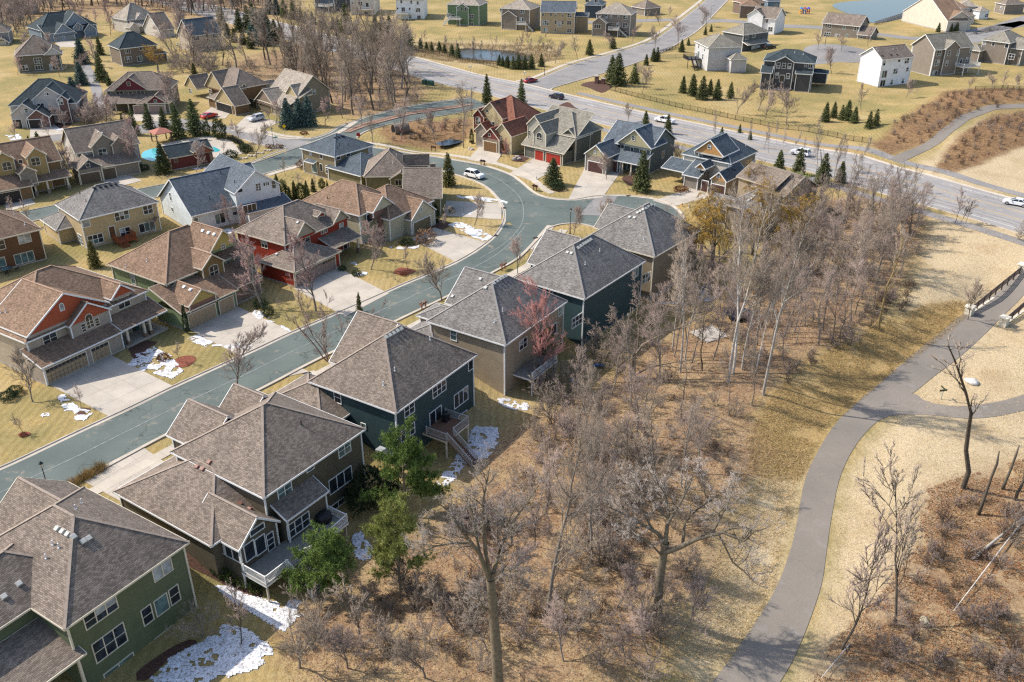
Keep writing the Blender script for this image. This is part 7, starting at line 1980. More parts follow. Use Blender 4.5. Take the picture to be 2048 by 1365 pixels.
# ---- street and garden trees
YARD = [('vase2', b4(215, 405), b4(150, 130), 'bare vase shaped tree beside the beige garage corner'), ('young2', b4(150, 612), b4(118, 490), 'staked young tree in the small red mulch ring'), ('young0', b4(525, 442), b4(520, 310), 'young tree beside the snow at the wide driveway'),
        ('young1', b4(1162, 138), b4(1135, 10), 'young tree in the oval mulch bed by the snow'), ('vase0', b4(1540, 340), b4(1540, -20), 'big bare street tree overhanging the asphalt'), ('clump', b2(1010, 1262), b2(985, 690), 'copper barked clump birch on the boulevard'),
        ('pink0', b2(490, 850), b2(425, 300), 'rosy bare tree between the sage and barn red houses'), ('pink1', b2(905, 870), b2(890, 345), 'rosy birch in the barn red house garden'), ('vase1', b2(1330, 545), b2(1330, 250), 'bare tree with shadow on the cream house lawn'), ('pink1', b2(1375, 462), b2(1400, 200), 'rosy tree in front of the brick columns'),
        ('young0', b2(1622, 540), b2(1610, 375), 'young tree in the red mulch bed on the lawn'), ('vase2', b2(1885, 790), b2(1880, 400), 'bare street tree at the kerb by the grey roof'), ('vase1', a6(1905, 822), a6(1890, 615), 'round bare tree in the snow by the driveway bend'), ('young1', a6(1655, 880), a6(1640, 680), 'bare ornamental in the garden bed by the driveway'),
        ('vase1', a7(955, 1142), a7(935, 930), 'bare boulevard tree beside the black lamp post'), ('vase2', a7(1175, 1035), a7(1175, 825), 'bare tree behind the patched asphalt in the bulb'), ('vase0', a7(1217, 702), a7(1215, 500), 'bare tree in the mulch ring by the curved driveway'), ('vase1', b3(765, 548), b3(765, 350), 'bare boulevard tree above the grey hip roofs'), ('young0', b3(880, 475), b3(870, 390), 'thin tree beside the boulevard driveway'),
        ('slim3', a7(105, 452), a7(80, 30), 'tall bare tree left of the rust roofed house'), ('vase1', e3(470, 1022), e3(450, 720), 'bare tree above the retention ditch'), ('big0', e3(120, 960), e3(110, 560), 'bare pale tree beside the culvert'), ('big1', e3(760, 720), e3(740, 400), 'tall bare tree at the corner of the connecting road'),
        ('vase2', e1(680, 648), e1(670, 330), 'bare street tree at the pool corner'), ('vase0', e1(515, 500), e1(510, 310), 'bare tree beside the clipped hedge'), ('young1', e1(975, 830), e1(960, 640), 'small bare tree on the verge below the street'), ('vase1', e1(65, 790), e1(60, 520), 'round bare tree in front of the pool building'), ('young2', e1(350, 600), e1(370, 470), 'twiggy garden tree on the pool terrace'),
        ('vase0', e1(820, 272), e1(810, 140), 'bare tree in front of the moss taupe garage'), ('vase1', e1(875, 312), e1(870, 90), 'bare tree in the round mulch ring by the sign'), ('pink0', e1(1385, 312), e1(1390, 30), 'rosy bare tree right of the blue spruces'), ('pink1', e1(1565, 243), e1(1560, 10), 'rosy bare tree at the wood edge above the road'), ('big2', e1(1755, 312), e1(1740, 40), 'bare tree at the tip of the planted median'), ('big1', e1(1865, 492), e1(1850, 190), 'pale bare tree beside the stop sign'),
        ('vase0', e6(560, 472), e6(540, 280), 'bare tree beside the snow at the close'), ('pink1', e6(1100, 838), e6(1045, 420), 'big rosy tree in front of the grey taupe house'), ('slim1', e6(430, 562), e6(390, 350), 'thin bare tree beside the slate blue roofed house'), ('pink0', e6(890, 402), e6(880, 190), 'rosy tree beside the footpath spruces'), ('pink0', e6(510, 890), e6(520, 640), 'spreading rosy shrub tree before the grey taupe house'), ('pink1', e6(400, 870), e6(400, 650), 'dark rosy tree beside the ochre house'), ('vase0', e6(130, 545), e6(120, 400), 'bare tree on the driveway edge at the left'), ('thick1', e6(760, 420), e6(800, 270), 'twiggy shrub tree at the foot of the footpath'),
        ('vase1', a1(1400, 890), a1(1380, 600), 'bare tree between the maroon gable and the chestnut house'), ('pink0', a1(1330, 640), a1(1330, 560), 'orange brown shrub behind the maroon gabled house'), ('pink1', a1(830, 960), a1(820, 790), 'rosy bare tree at the end of the footpath'),
        ('vase0', e5(290, 350), e5(290, 170), 'small bare tree by the plum garage doors'), ('young2', e3(2020, 380 + 150), e3(1300 + 520, 620), 'pale shrub tree behind the grey house'), ('vase2', a3(1000, 960), a3(990, 830), 'bare tree on the verge behind the slate blue house'), ('vase1', a7(1720, 640), a7(1720, 450), 'brown bare shrub tree beside the slate blue wall'), ('vase2', a5(1170, 900), a5(1165, 760), 'bare tree against the butter yellow wall'), ('pink0', a6(190, 740), a6(220, 430), 'rosy bare tree behind the pale blue house'), ('slim1', a6(530, 600), a6(520, 420), 'thin pale tree among the garden evergreens'), ('birch0', a6(680, 560), a6(680, 440), 'white stemmed tree among the garden evergreens')]
for k_, b_, t_, l_ in YARD:
    plant(k_, b_, top=t_, label=l_, name='garden_tree')
plant('dryball', a6(1525, 962), top=a6(1520, 858), label='ball clipped brown tree by the olive garage door', w=1.3, name='clipped_tree'); plant('bud0', a7(470, 545), top=a7(510, 395), label='dark dense little tree before the rust roofed house', w=.9)
LAWN = [(65, 822, 680), (107, 897, 690, 118), (230, 867, 680, 245), (275, 937, 690, 300), (830, 832, 645), (1162, 740, 610), (505, 373, 245), (683, 386, 278), (880, 352, 225, 905), (612, 552, 380, 632), (1635, 682, 570, 1650), (1810, 682, 570, 1830), (1890, 682, 540, 1905), (1985, 682, 570)]
many(['young0', 'vase1', 'young2', 'vase0'], LAWN, 'young bare tree on the hillside lawn', 'tree', 'young trees on the hill lawns', 'young_tree', a4)
many(['young1', 'vase0', 'vase2'], [(1105, 737, 530), (1142, 697, 530, 1155), (1845, 892, 650), (2010, 867, 640), (1390, 352, 165), (1210, 395, 230), (605, 472, 295), (1030, 337, 210), (430, 497, 330), (350, 312, 250), (865, 397, 270), (1245, 205, 100), (1140, 170, 90), (1612, 210, 60), (1322, 128, 60), (1580, 230, 130)], 'young bare tree beside the hill road and pond', 'tree', 'young trees by the hill road', 'young_tree', a3)
wood([(435, 140), (560, 112), (640, 85), (720, 115), (830, 152), (835, 212), (760, 228), (700, 232), (650, 205), (560, 160), (480, 155)], 44, 21, ['elm0', 'elm1', 'big1'], (13, 19), 'tall bare tree in the wood between the close and the parkway', 'trees of the wood above the close', 3.0)
wood([(340, 120), (420, 130), (440, 160), (380, 150), (340, 145)], 8, 24, ['big1', 'thick0', 'thick1'], (5, 9), 'brown bare tree right of the yellow willow', 'trees right of the yellow willow', 3)
wood([(760, 262), (800, 250), (880, 245), (935, 240), (940, 262), (860, 275), (800, 292), (765, 285)], 22, 25, ['scrub0', 'scrub1', 'bud0'], (1.2, 2.4), 'reddish brown bush in the retention ditch', 'bushes of the retention ditch', 2, 'twiggy_bush', 'bush')
wood([(800, 97), (905, 108), (1000, 126), (1120, 118), (1140, 100), (1080, 92), (950, 90), (830, 85)], 44, 26, ['young0', 'young1', 'stick0'], (3, 6), 'thin bare sapling among the pond reeds', 'saplings round the reedy pond', 2.5, 'sapling')
wood([a4(940, 1050), a4(1200, 860), a4(1450, 710), a4(2048, 690), a4(2048, 770), a4(1600, 850), a4(1450, 980), a4(1150, 1120)], 60, 27, ['scrub0', 'scrub1'], (1.0, 1.9), 'brown bush on the bank above the curving path', 'bushes on the bank', 2.2, 'twiggy_bush', 'bush')
wood([a4(1400, 1260), a4(1520, 1100), a4(1800, 900), a4(2048, 850), a4(2048, 1040), a4(1650, 1230)], 50, 28, ['scrub0', 'scrub1'], (.9, 1.7), 'brown bush on the slope below the curving path', 'bushes below the bank path', 2.2, 'twiggy_bush', 'bush')
# ---- conifers
SPR = ['spruce0', 'spruce1', 'spruce3', 'spruce0']
BLU = ['blue0', 'blue1']
many(BLU, [(645, 500, 295), (640, 665, 480), (600, 855, 600)], 'tall blue spruce beside the footpath', 'tree', 'blue spruces by the footpath', 'spruce_tree', a1, 1.15)
many(SPR, [(785, 430, 285), (800, 640, 405), (855, 672, 575)], 'green spruce on the far side of the footpath', 'tree', 'green spruces by the footpath', 'spruce_tree', a1)
many(SPR, [(955, 960, 885), (1050, 1055, 850, 1035), (1165, 1005, 805, 1140), (1282, 1005, 835, 1262), (1395, 1082, 800, 1365), (1527, 1055, 770, 1515)], 'young spruce in the row facing the maroon gabled house', 'tree', 'spruces in the close', 'spruce_tree', a1)
many(SPR, [(235, 1145, 1055), (322, 1205, 1025, 305), (412, 1185, 1050)], 'small spruce between the slate roofed and ochre houses', 'tree', 'spruces by the ochre house', 'spruce_tree', a1)
plant('spruce0', a1(1280, 1350), top=a1(1245, 1110), label='big spruce at the corner of the pool terrace', name='spruce_tree', w=1.15)
plant('arbor', a1(1620, 1065), top=a1(1615, 945), label='narrow rounded arborvitae behind the pool building', name='arborvitae', w=.6); plant('arbor', a1(1715, 1085), top=a1(1710, 935), label='broad rounded arborvitae behind the pool building', name='arborvitae', w=.95)
many(BLU, [(300, 1002, 765, 292), (390, 988, 765, 378), (462, 985, 745, 445)], 'blue spruce in the trio beside the yellow warning sign', 'tree', 'trio of blue spruces', 'spruce_tree', a2, 1.05)
plant('spruce1', (974, 209), top=(973, 148), label='tall narrow spruce behind the rust roof, left of the pair', name='spruce_tree', w=.75); plant('spruce3', (1043, 209), top=(1040, 158), label='tall narrow spruce behind the rust roof, right of the pair', name='spruce_tree', w=.8)
plant('spruce2', (897, 372), top=(889, 305), label='spruce on the corner lawn beside the white car', name='spruce_tree', w=.95)
plant('spruce0', (1106, 370), top=(1105, 316), label='broad dark evergreen on the lawn by the curved driveway', name='spruce_tree', w=1.55); plant('spruce1', (1283, 384), top=(1287, 302), label='tall dark spruce on the slate blue house lawn', name='spruce_tree', w=1.05)
many(SPR, [(1290, 264, 222), (1335, 268, 228), (1442, 282, 254), (1479, 266, 248), (1500, 280, 262)], 'small spruce on the verge behind the bulb houses', 'tree', 'spruces on the verge', 'spruce_tree')
many(SPR, [(1556, 352, 300, 1559), (1596, 350, 296), (1644, 370, 306, 1648), (1680, 366, 322)], 'spruce in the row behind the brown shingled house', 'tree', 'spruces behind the brown roof', 'spruce_tree', id_, 1.1)
plant('pine1', (1590, 412), top=(1588, 345), label='bushy green pine rising behind the willow', name='pine_tree', w=1.15)
many(SPR, [(870, 642, 432), (918, 668, 412), (1047, 652, 495)], 'tall spruce beside the brick entrance monument', 'tree', 'spruces by the entrance monument', 'spruce_tree', a3, 1.15)
many(SPR, [(1140, 512, 422), (1195, 482, 375), (1225, 478, 368), (1415, 407, 308), (1468, 357, 298), (1600, 275, 208), (1645, 250, 190)], 'spruce along the fence of the light grey house', 'tree', 'spruces along the hill fence', 'spruce_tree', a3, 1.1)
many(SPR, [(1425, 727, 592), (1500, 748, 578, 1505), (1575, 778, 592), (1635, 742, 618), (1690, 778, 618, 1695), (1795, 768, 638, 1800)], 'spruce in the cluster below the light grey house', 'tree', 'spruce cluster on the hill lawn', 'spruce_tree', a3, 1.1)
many(SPR, [(697, 432, 308), (880, 382, 270)], 'lone spruce on the lawn near the hill road', 'tree', 'lone spruces by the pond', 'spruce_tree', a3, 1.1)
many(SPR, [(20, 520, 440), (60, 532, 435), (102, 542, 438), (145, 542, 418), (195, 542, 428), (245, 538, 418), (322, 522, 418)], 'small spruce in the row along the reedy pond', 'tree', 'spruce row at the pond', 'spruce_tree', a3, 1.15)
many(SPR, [(560, 912, 762), (622, 882, 758), (680, 898, 782), (722, 902, 745), (776, 922, 795), (885, 962, 830), (937, 942, 812), (1405, 242, 168), (1500, 242, 175), (1540, 243, 165)], 'dark spruce below the charcoal house', 'tree', 'spruces below the charcoal house', 'spruce_tree', a4, 1.1)
BIGS = [(60, 335, 60), (110, 355, 80), (200, 335, 150), (240, 292, 180), (30, 232, 20), (130, 252, 70), (160, 112, -30), (210, 118, -20), (270, 142, -10), (340, 152, -5), (400, 158, 70), (440, 182, 90), (490, 192, 95), (570, 224, 125), (545, 212, 150)]
many(BLU + SPR, BIGS, 'dark spruce in the dense stand at the top beside the parkway', 'tree', 'dense spruce stand', 'spruce_tree', a2, 1.15)
many(SPR + ['spruce2'], [(650, 230, 130), (690, 240, 140), (755, 262, 25), (985, 350, 115), (1040, 345, 115), (1095, 362, 125), (1222, 397, 165)], 'tall thin spruce along the fence below the white houses', 'tree', 'tall spruces along the fence', 'spruce_tree', a2, 1.15)
many(SPR, [(1330, 382, 298), (1377, 392, 325), (1417, 402, 325), (1477, 402, 322), (1517, 417, 345), (1577, 442, 345), (1622, 462, 340), (1945, 512, 425), (2000, 522, 445)], 'little spruce along the dark fence by the pond', 'tree', 'little spruces by the fence', 'spruce_tree', a2, 1.2)
many(SPR + ['spruce2'], [(1730, 232, 50), (1870, 252, 65), (1940, 242, 40), (1990, 302, 55), (1830, 332, 215), (1900, 352, 225), (1960, 382, 245), (2010, 335, 140), (1780, 300, 180), (1520, 600, 490)], 'spruce at the wood edge behind the tan gabled house', 'tree', 'spruces at the wood edge', 'spruce_tree', a1, 1.1)
plant('pine0', b8(640, 500), top=b8(625, 65), label='bushy green pine beside the teal house deck', name='pine_tree', w=.82); plant('pine1', b8(630, 915), top=b8(580, 425), label='light green airy pine in front of the bushy one', name='pine_tree', w=.72); plant('pine2', b8(250, 905), top=b8(270, 575), label='rounded green pine beside the white deck stairs', name='pine_tree', w=.95)
plant('pine0', d4(150, 880), top=d4(205, 590), label='thin evergreen against the tan house back wall', name='pine_tree', w=.45); plant('juniper', b8(470, 420), top=b8(450, 290), label='spreading juniper at the taupe house corner', name='juniper', cat='shrub')
plant('spruce2', a5(745, 1150), top=a5(735, 930), label='olive green pine behind the butter yellow house', name='pine_tree', w=.9); plant('spruce2', b2(1250, 930), top=b2(1260, 720), label='small dark pine on the boulevard beside the grey roof', name='pine_tree', w=.6)
plant('spruce2', a5(1905, 810), top=a5(1905, 725), label='little golden cypress by the pale blue house door', name='cypress', w=.7); plant('spruce3', (345, 535), top=(340, 515), label='tiny spruce beside the chocolate house', name='spruce_tree')
many(['spruce2', 'arbor', 'spruce0'], [(380, 620, 420), (420, 640, 480), (470, 660, 520), (510, 640, 470), (560, 640, 500), (600, 590, 470), (650, 560, 450), (720, 540, 460), (760, 530, 470)], 'evergreen in the garden screen behind the cream house', 'tree', 'garden evergreens', 'evergreen_tree', a6, .8)
# ---- garden shrubs
for x, y in ((1430, 612), (1472, 640), (1535, 672), (1615, 705), (1690, 740)):
    plant('box', b7(x, y), H=1.15, label='clipped boxwood in the row under the white railed deck', cat='shrub', group='boxwoods under the deck', name='boxwood', w=1.0)
plant('juniper', b2(530, 905), H=1.4, label='round green shrub at the sage house driveway', cat='shrub', name='shrub', w=.75); plant('juniper', b2(480, 835), H=1.2, label='dark green shrub beneath the rosy tree', cat='shrub', name='shrub'); plant('juniper', a7(838, 778), H=1.5, label='spreading evergreen below the broad dark evergreen', cat='shrub', name='shrub', w=1.1)
plant('column', b2(1845, 175), top=b2(1840, 40), label='columnar evergreen at the cream garage corner', cat='shrub', name='arborvitae', w=1.2); plant('column', b1(1462, 965), top=b1(1450, 750), label='pencil thin evergreen at the sage garage corner', cat='shrub', name='arborvitae', w=.65); plant('juniper', b4(60, 385), H=1.1, label='dark low juniper left of the beige house', cat='shrub', name='shrub'); plant('juniper', b4(100, 350), H=1.0, label='second dark juniper left of the beige house', cat='shrub', name='shrub')
plant('juniper', e6(1200, 800), H=1.2, label='dark shrub beside the grey taupe porch', cat='shrub', name='shrub', w=1.2); plant('column', a7(170, 420), top=a7(175, 310), label='dark column beside the rust roofed porch', cat='shrub', name='arborvitae', w=1.0); plant('rust', a7(1800, 790), H=1.0, label='rusty low shrub by the ivory house porch', cat='shrub', name='shrub', w=1.5); plant('rust', b2(1590, 590), H=.5, label='red brown groundcover in the mulch bed', cat='shrub', name='shrub', w=1.2); plant('rust', b4(155, 625), H=.4, label='red groundcover ring under the young tree', cat='shrub', name='shrub')
plant('rust', b4(1060, 130), H=.9, label='dark red shrub beside the melting snow', cat='shrub', name='shrub', w=.9); plant('dryball', a6(1730, 725), H=1.1, label='brown clipped shrub by the driveway snow', cat='shrub', name='shrub'); plant('juniper', b2(1610, 350), H=1.0, label='evergreen mound in the brick column garden', cat='shrub', name='shrub', w=1.4); plant('juniper', b2(1220, 590), H=.9, label='dark shrub in the snowy bed', cat='shrub', name='shrub'); plant('juniper', b2(1110, 550), H=.8, label='round shrub by the barn red walk', cat='shrub', name='shrub')
many(['juniper'], [(450, 470, 430), (480, 490, 450), (510, 500, 465), (420, 450, 415), (550, 560, 500), (580, 590, 520)], 'clipped hedge mound along the pool terrace', 'shrub', 'hedge along the pool', 'hedge_shrub', e1, 1.1)
plant('juniper', e1(420, 650), H=1.8, label='dark shrub at the corner of the pool terrace', cat='shrub', name='shrub', w=.9); plant('dryball', e1(1160, 750), H=2.0, label='tan ball shrub on the corner house lawn', cat='shrub', name='shrub', w=1.3); plant('rust', e1(1170, 405), H=.8, label='low green shrub ring by the warning sign', cat='shrub', name='shrub', w=1.2)
for x, y in ((800, 545), (840, 550), (900, 545), (940, 550)):
    plant('dryball', e1(x, y), H=1.0, label='dried shrub on the stone corner by the street lamp', cat='shrub', group='shrubs at the corner', name='shrub', w=1.1)
for x, y in ((1835, 690), (1860, 700), (1890, 710)):
    plant('dryball', a7(x, y), H=1.0, label='brown shrub along the ivory house path', cat='shrub', group='shrubs by the ivory house', name='shrub')
rnd = random.Random(8)
for i in range(12):
    x = 235 + 38 * i; y = 1090 - 22 * i + rnd.uniform(-10, 10)
    plant('grass', b4(x, y), H=rnd.uniform(.7, 1.1), label='tuft of dry ornamental grass by the lamp post', cat='grass', group='dry grass tufts by the lamp', name='grass_tuft')
for x, y, t in ((170, 1165, 1040), (330, 1060, 920), (450, 980, 900), (500, 950, 880)):
    plant('young2', b4(x, y), top=b4(x + 10, t), label='twiggy bare shrub behind the green house roof', cat='shrub', group='twiggy shrubs by the lamp', name='twiggy_shrub', w=1.1)
NEARW = [(640, 1365), (600, 1260), (760, 1170), (900, 1080), (990, 950), (1090, 860), (1180, 800), (1320, 760), (1450, 800), (1490, 880), (1440, 1000), (1380, 1180), (1290, 1365)]
mass('undergrowth', [NEARW], 130, 31, ['scrub0', 'thick1', 'thick0', 'scrub1'], (.5, 1.0), 'tangle of bare brush on the near wood floor')
mass('undergrowth', [[(1540, 560), (1600, 470), (1690, 395), (1830, 425), (1845, 490), (1790, 600), (1730, 655), (1640, 700), (1560, 760), (1500, 760), (1430, 700), (1480, 600)]], 90, 32, ['thick1', 'thick0', 'slim1', 'thick2'], (.5, .8), 'mass of grey brush filling the dense thicket')
mass('undergrowth', [[(1850, 1060), (1960, 990), (2060, 1040), (2060, 1365), (1700, 1365), (1780, 1220)]], 26, 33, ['scrub0', 'scrub1', 'thick1'], (.5, 1.0), 'brown brush in the lower right thicket')
mass('distant_wood', [[(-60, 60), (20, 30), (60, 12), (130, 3), (330, 0), (570, 0), (500, 24), (440, 38), (330, 27), (200, 14), (130, 20), (70, 50), (0, 92)]], 230, 34, ['big0', 'big1', 'elm0', 'pink0'], (.8, 1.15), 'bare wood behind the north west houses')
mass('undergrowth', [[(435, 140), (560, 108), (640, 82), (720, 112), (830, 150), (838, 215), (760, 230), (700, 234), (650, 208), (560, 165), (480, 157)]], 110, 35, ['thick0', 'thick1', 'big1'], (.6, 1.1), 'brush under the wood above the close')
mass('undergrowth', [[(340, 118), (430, 128), (480, 160), (380, 152), (340, 145)], [(150, 240), (200, 225), (215, 245), (190, 262)]], 26, 36, ['thick0', 'thick1'], (.7, 1.2), 'brush behind the maroon gabled house')
wood([(60, 100), (100, 95), (200, 110), (210, 150), (150, 160), (60, 165), (20, 170), (20, 120)], 9, 41, ['vase0', 'vase1', 'pink0'], (5, 8), 'bare garden tree among the north west lawns', 'north west garden trees', 6, 'garden_tree')
wood([(330, 70), (350, 60), (440, 110), (470, 135), (400, 140), (340, 120)], 9, 42, ['elm0', 'big0', 'vase1'], (8, 13), 'bare tree behind the dark roofed house', 'trees behind the dark roofs', 4, 'garden_tree')
wood([(140, 30), (210, 25), (230, 60), (205, 95), (160, 85)], 8, 43, ['pink0', 'pink1', 'vase0'], (6, 9), 'rosy tree between the blue grey and ivory houses', 'rosy trees between houses', 5, 'garden_tree')
wood([(130, 215), (210, 215), (260, 245), (200, 262), (140, 250)], 8, 44, ['pink1', 'vase0', 'young0'], (4, 7), 'bare tree at the head of the close', 'trees at the head of the close', 4, 'garden_tree')
wood([(85, 330), (110, 320), (160, 350), (150, 385), (100, 375)], 7, 45, ['pink0', 'pink1', 'vase0'], (4, 7), 'rosy tree in front of the grey taupe house', 'rosy trees by the grey taupe house', 2.5, 'garden_tree')
wood([(20, 440), (70, 440), (110, 500), (90, 530), (60, 520)], 4, 46, ['young0', 'vase1'], (3, 5), 'small bare tree beside the chocolate house', 'trees by the chocolate house', 3, 'garden_tree')
wood([(440, 385), (480, 380), (520, 400), (540, 430), (470, 440)], 6, 47, ['pink0', 'vase0', 'birch1'], (5, 8), 'bare tree in the garden of the pale blue house', 'trees by the pale blue house', 2.5, 'garden_tree')
wood([(460, 450), (500, 460), (470, 520), (500, 560), (530, 600), (490, 620), (470, 560)], 6, 48, ['pink1', 'pink0', 'vase1'], (4, 7), 'rosy tree between the sage and red houses', 'rosy trees by the red house', 2.5, 'garden_tree')
wood([(1350, 500), (1420, 440), (1500, 400), (1560, 395), (1600, 440), (1520, 540), (1440, 560)], 14, 49, ['willow0', 'willow1', 'birch0', 'big0'], (7, 10), 'tree of the golden willow clump by the bulb', 'golden willow clump', 3, 'garden_tree')
# ------------------------------------------------------------------ vehicles
TYRE = plain('tyre_rubber', (.018, .018, .019), .85, .1); ALLOY = plain('alloy_wheel', (.45, .45, .46), .3, .05, metal=.8); CARGL = glass_mat('car_glass', (.012, .015, .018), .03, .7); HEADL = plain('headlight_lens', (.75, .75, .72), .15, .03); TAILL = plain('tail_light', (.35, .01, .008), .25, .05)
def paint(name, c):
    m = plain(name, c, .28, .02)
    m.node_tree.nodes['Principled BSDF'].inputs['Coat Weight'].default_value = .6
    return m
PROF = {'suv': ([(-2.3, .35), (-2.32, .75), (-2.2, 1.0), (-1.0, 1.08), (1.6, 1.1), (2.15, 1.0), (2.3, .8), (2.3, .35)], [(-2.15, 1.02), (-1.9, 1.62), (-1.5, 1.68), (.3, 1.66), (.65, 1.5), (1.15, 1.08)]),
        'sedan': ([(-2.35, .32), (-2.38, .7), (-2.2, .93), (-1.2, .98), (1.2, .97), (2.1, .85), (2.35, .68), (2.35, .32)], [(-1.75, .96), (-1.05, 1.36), (-.5, 1.43), (.15, 1.41), (.5, 1.28), (1.2, .95)]),
        'pickup': ([(-2.8, .45), (-2.82, 1.05), (-2.75, 1.12), (-.7, 1.12), (1.6, 1.15), (2.6, 1.08), (2.75, .85), (2.75, .45)], [(-.95, 1.1), (-.8, 1.75), (-.4, 1.82), (.5, 1.8), (.8, 1.65), (1.35, 1.12)])}
def vehicle(kind, px, ang, mat, label, cat, z=None, name=None):
    p = GT(px) if z is None else G(px, z)
    o = thing(name or {'suv': 'suv', 'sedan': 'car', 'pickup': 'pickup_truck'}[kind], label, cat, (p[0], p[1], p[2] + .04), R(ang))
    low, up = PROF[kind]; W = .92
    def loft(prof, w0, w1, zlo, zhi):
        mb = MB(); n = len(prof)
        ws = [w0 + (w1 - w0) * max(0, min(1, (z - zlo) / (zhi - zlo))) for x, z in prof]
        for s_ in (-1, 1):
            pass
        vs = [(x, -w, z) for (x, z), w in zip(prof, ws)] + [(x, w, z) for (x, z), w in zip(prof, ws)]
        fs = [[i, (i + 1) % n, n + (i + 1) % n, n + i] for i in range(n)] + [list(range(n))[::-1], list(range(n, 2 * n))]
        return mb.add(vs, fs)
    body = loft(low, W, W * .95, .35, 1.1)
    b_ = body.build('body', mat, o)
    bv = b_.modifiers.new('bevel', 'BEVEL'); bv.width = .07; bv.segments = 2
    cab = loft(up, W * .9, W * .74, up[0][1], up[2][1]).build('cabin', CARGL, o)
    bv = cab.modifiers.new('bevel', 'BEVEL'); bv.width = .05; bv.segments = 2
    tops = [q for q in up if q[1] > up[2][1] - .12]
    mb = MB(); x0, x1 = tops[0][0] - .05, tops[-1][0] + .02; zt = up[2][1]
    mb.box(x0, x1, -W * .74, W * .74, zt - .03, zt + .035)
    for s_ in (-1, 1):                                   # pillars
        for (xa, za), (xb, zb_) in ((up[0], tops[0]), (up[-1], tops[-1]), ((-.45, up[0][1]), (-.45, zt))):
            mb.bar((xa, s_ * W * .89, za), (xb, s_ * W * .735, zb_), .08, .07)
    rf = mb.build('roof', mat, o)
    xl, xf = low[0][0], low[-1][0]
    wm = MB(); wm.tube([(0, -.12, 0), (0, .12, 0)], .35, 14); wme = wm.mesh('tyre', TYRE)
    rm = MB(); rm.tube([(0, -.135, 0), (0, .135, 0)], .21, 12); rme = rm.mesh('rim', ALLOY)
    for x in (xl + .85, xf - .85):
        for s_ in (-1, 1):
            w_ = link('wheel', wme, o); w_.location = (x, s_ * (W - .08), .35); link('rim', rme, w_)
    for s_ in (-1, 1):
        mb = MB(); mb.box(xf - .16, xf - .01, s_ * .55 - .2, s_ * .55 + .2, .66, .82); mb.build('headlight', HEADL, o)
        mb = MB(); mb.box(xl - .01, xl + .12, s_ * .66 - .16, s_ * .66 + .16, .72, .98); mb.build('tail_light', TAILL, o)
        mb = MB(); mb.box(.72, .95, s_ * 1.02 - .08, s_ * 1.02 + .08, 1.0, 1.15); mb.build('mirror', mat, o)
    return o
C_WHT = paint('white_car_paint', (.78, .78, .78)); C_RED = paint('red_car_paint', (.35, .012, .03)); C_NAVY = paint('navy_car_paint', (.018, .016, .035)); C_SIL = paint('silver_car_paint', (.55, .57, .62)); C_BLK = paint('black_car_paint', (.015, .015, .018))
vehicle('suv', (949, 356), -38, C_WHT, 'white suv driving round the street bend', 'car')
vehicle('sedan', (1061, 165), 40, C_RED, 'dark red sedan turning at the hill road junction', 'car')
vehicle('suv', (1113, 198), 138, C_NAVY, 'dark navy suv on the parkway', 'car')
vehicle('pickup', (1329, 246), 140, C_WHT, 'white pickup on the parkway behind the slate blue roof', 'car')
vehicle('suv', (1600, 311), 140, C_WHT, 'white suv on the parkway behind the bare trees', 'car')
vehicle('sedan', (2031, 411), 143, C_WHT, 'white sedan cut by the right picture edge', 'car')
vehicle('suv', (513, 242), -128, C_SIL, 'silver blue suv parked on the moss taupe driveway', 'car')
vehicle('sedan', (419, 236), 55, paint('bright_red_car_paint', (.55, .02, .02)), 'bright red car parked by the chestnut garage', 'car')
vehicle('suv', (1538, 98), 15, C_BLK, 'black suv parked beside the graphite porch house', 'car')
# ------------------------------------------------------------------ street furniture
LGL = plain('lantern_glass', (.7, .68, .6), .2, .05)
def lamp(px, label, h=4.6):
    p = GT(px); o = thing('street_lamp', label, 'street lamp', tuple(p), 0, 'street lamps')
    mb = MB(); mb.lathe([(.16, -.1), (.16, .12), (.11, .2), (.09, .9), (.06, 1.0), (.05, h - .4), (.07, h - .35)], 10); mb.build('pole', DARKM, o, True)
    mb = MB(); mb.lathe([(.11, h - .36), (.17, h - .1), (.2, h + .12)], 8); mb.build('lantern', LGL, o)
    mb = MB(); mb.lathe([(.25, h + .12), (.24, h + .16), (.1, h + .32), (.03, h + .42), (0, h + .44)], 8); mb.build('lamp_cap', DARKM, o)
    mb = MB()
    for k in range(4):
        a = k * math.pi / 2 + .4; mb.bar((.12 * math.cos(a), .12 * math.sin(a), h - .36), (.21 * math.cos(a), .21 * math.sin(a), h + .12), .03, .03)
    mb.build('lantern_cage', DARKM, o)
lamp((103, 1000), 'black lantern lamp post by the dry grass at the lower left'); lamp((1140, 468), 'black lantern lamp post beside the street bulb'); lamp(e1(860, 545), 'black lantern lamp post at the pool corner'); lamp((1002, 314), 'black lantern lamp post beside the rust roofed house')
lamp(a1(920, 1100), 'lantern lamp post on the close beside the spruces')
for px, t, l in (((944, 232), (941, 177), 'tall dark light pole at the connecting road mouth'), ((1089, 152), (1089, 122), 'street light pole at the hill road corner'), ((1163, 238), (1163, 220), 'short pole beside the parkway'), ((1421, 37), (1420, 12), 'light pole on the hill road verge'), ((1650, 90), (1650, 62), 'slender light pole on the estate road')):
    p = GT(px); h_ = height_px(p, t, p[2]); o = thing('light_pole', l, 'pole', tuple(p), .4)
    mb = MB(); mb.lathe([(.12, -.1), (.1, .3), (.05, h_)], 8); mb.build('pole', DARKM, o, True)
    mb = MB(); mb.bar((0, 0, h_), (1.1, 0, h_ + .1), .06, .06); mb.box(.9, 1.5, -.12, .12, h_ + .05, h_ + .16); mb.build('lamp_head', DARKM, o)
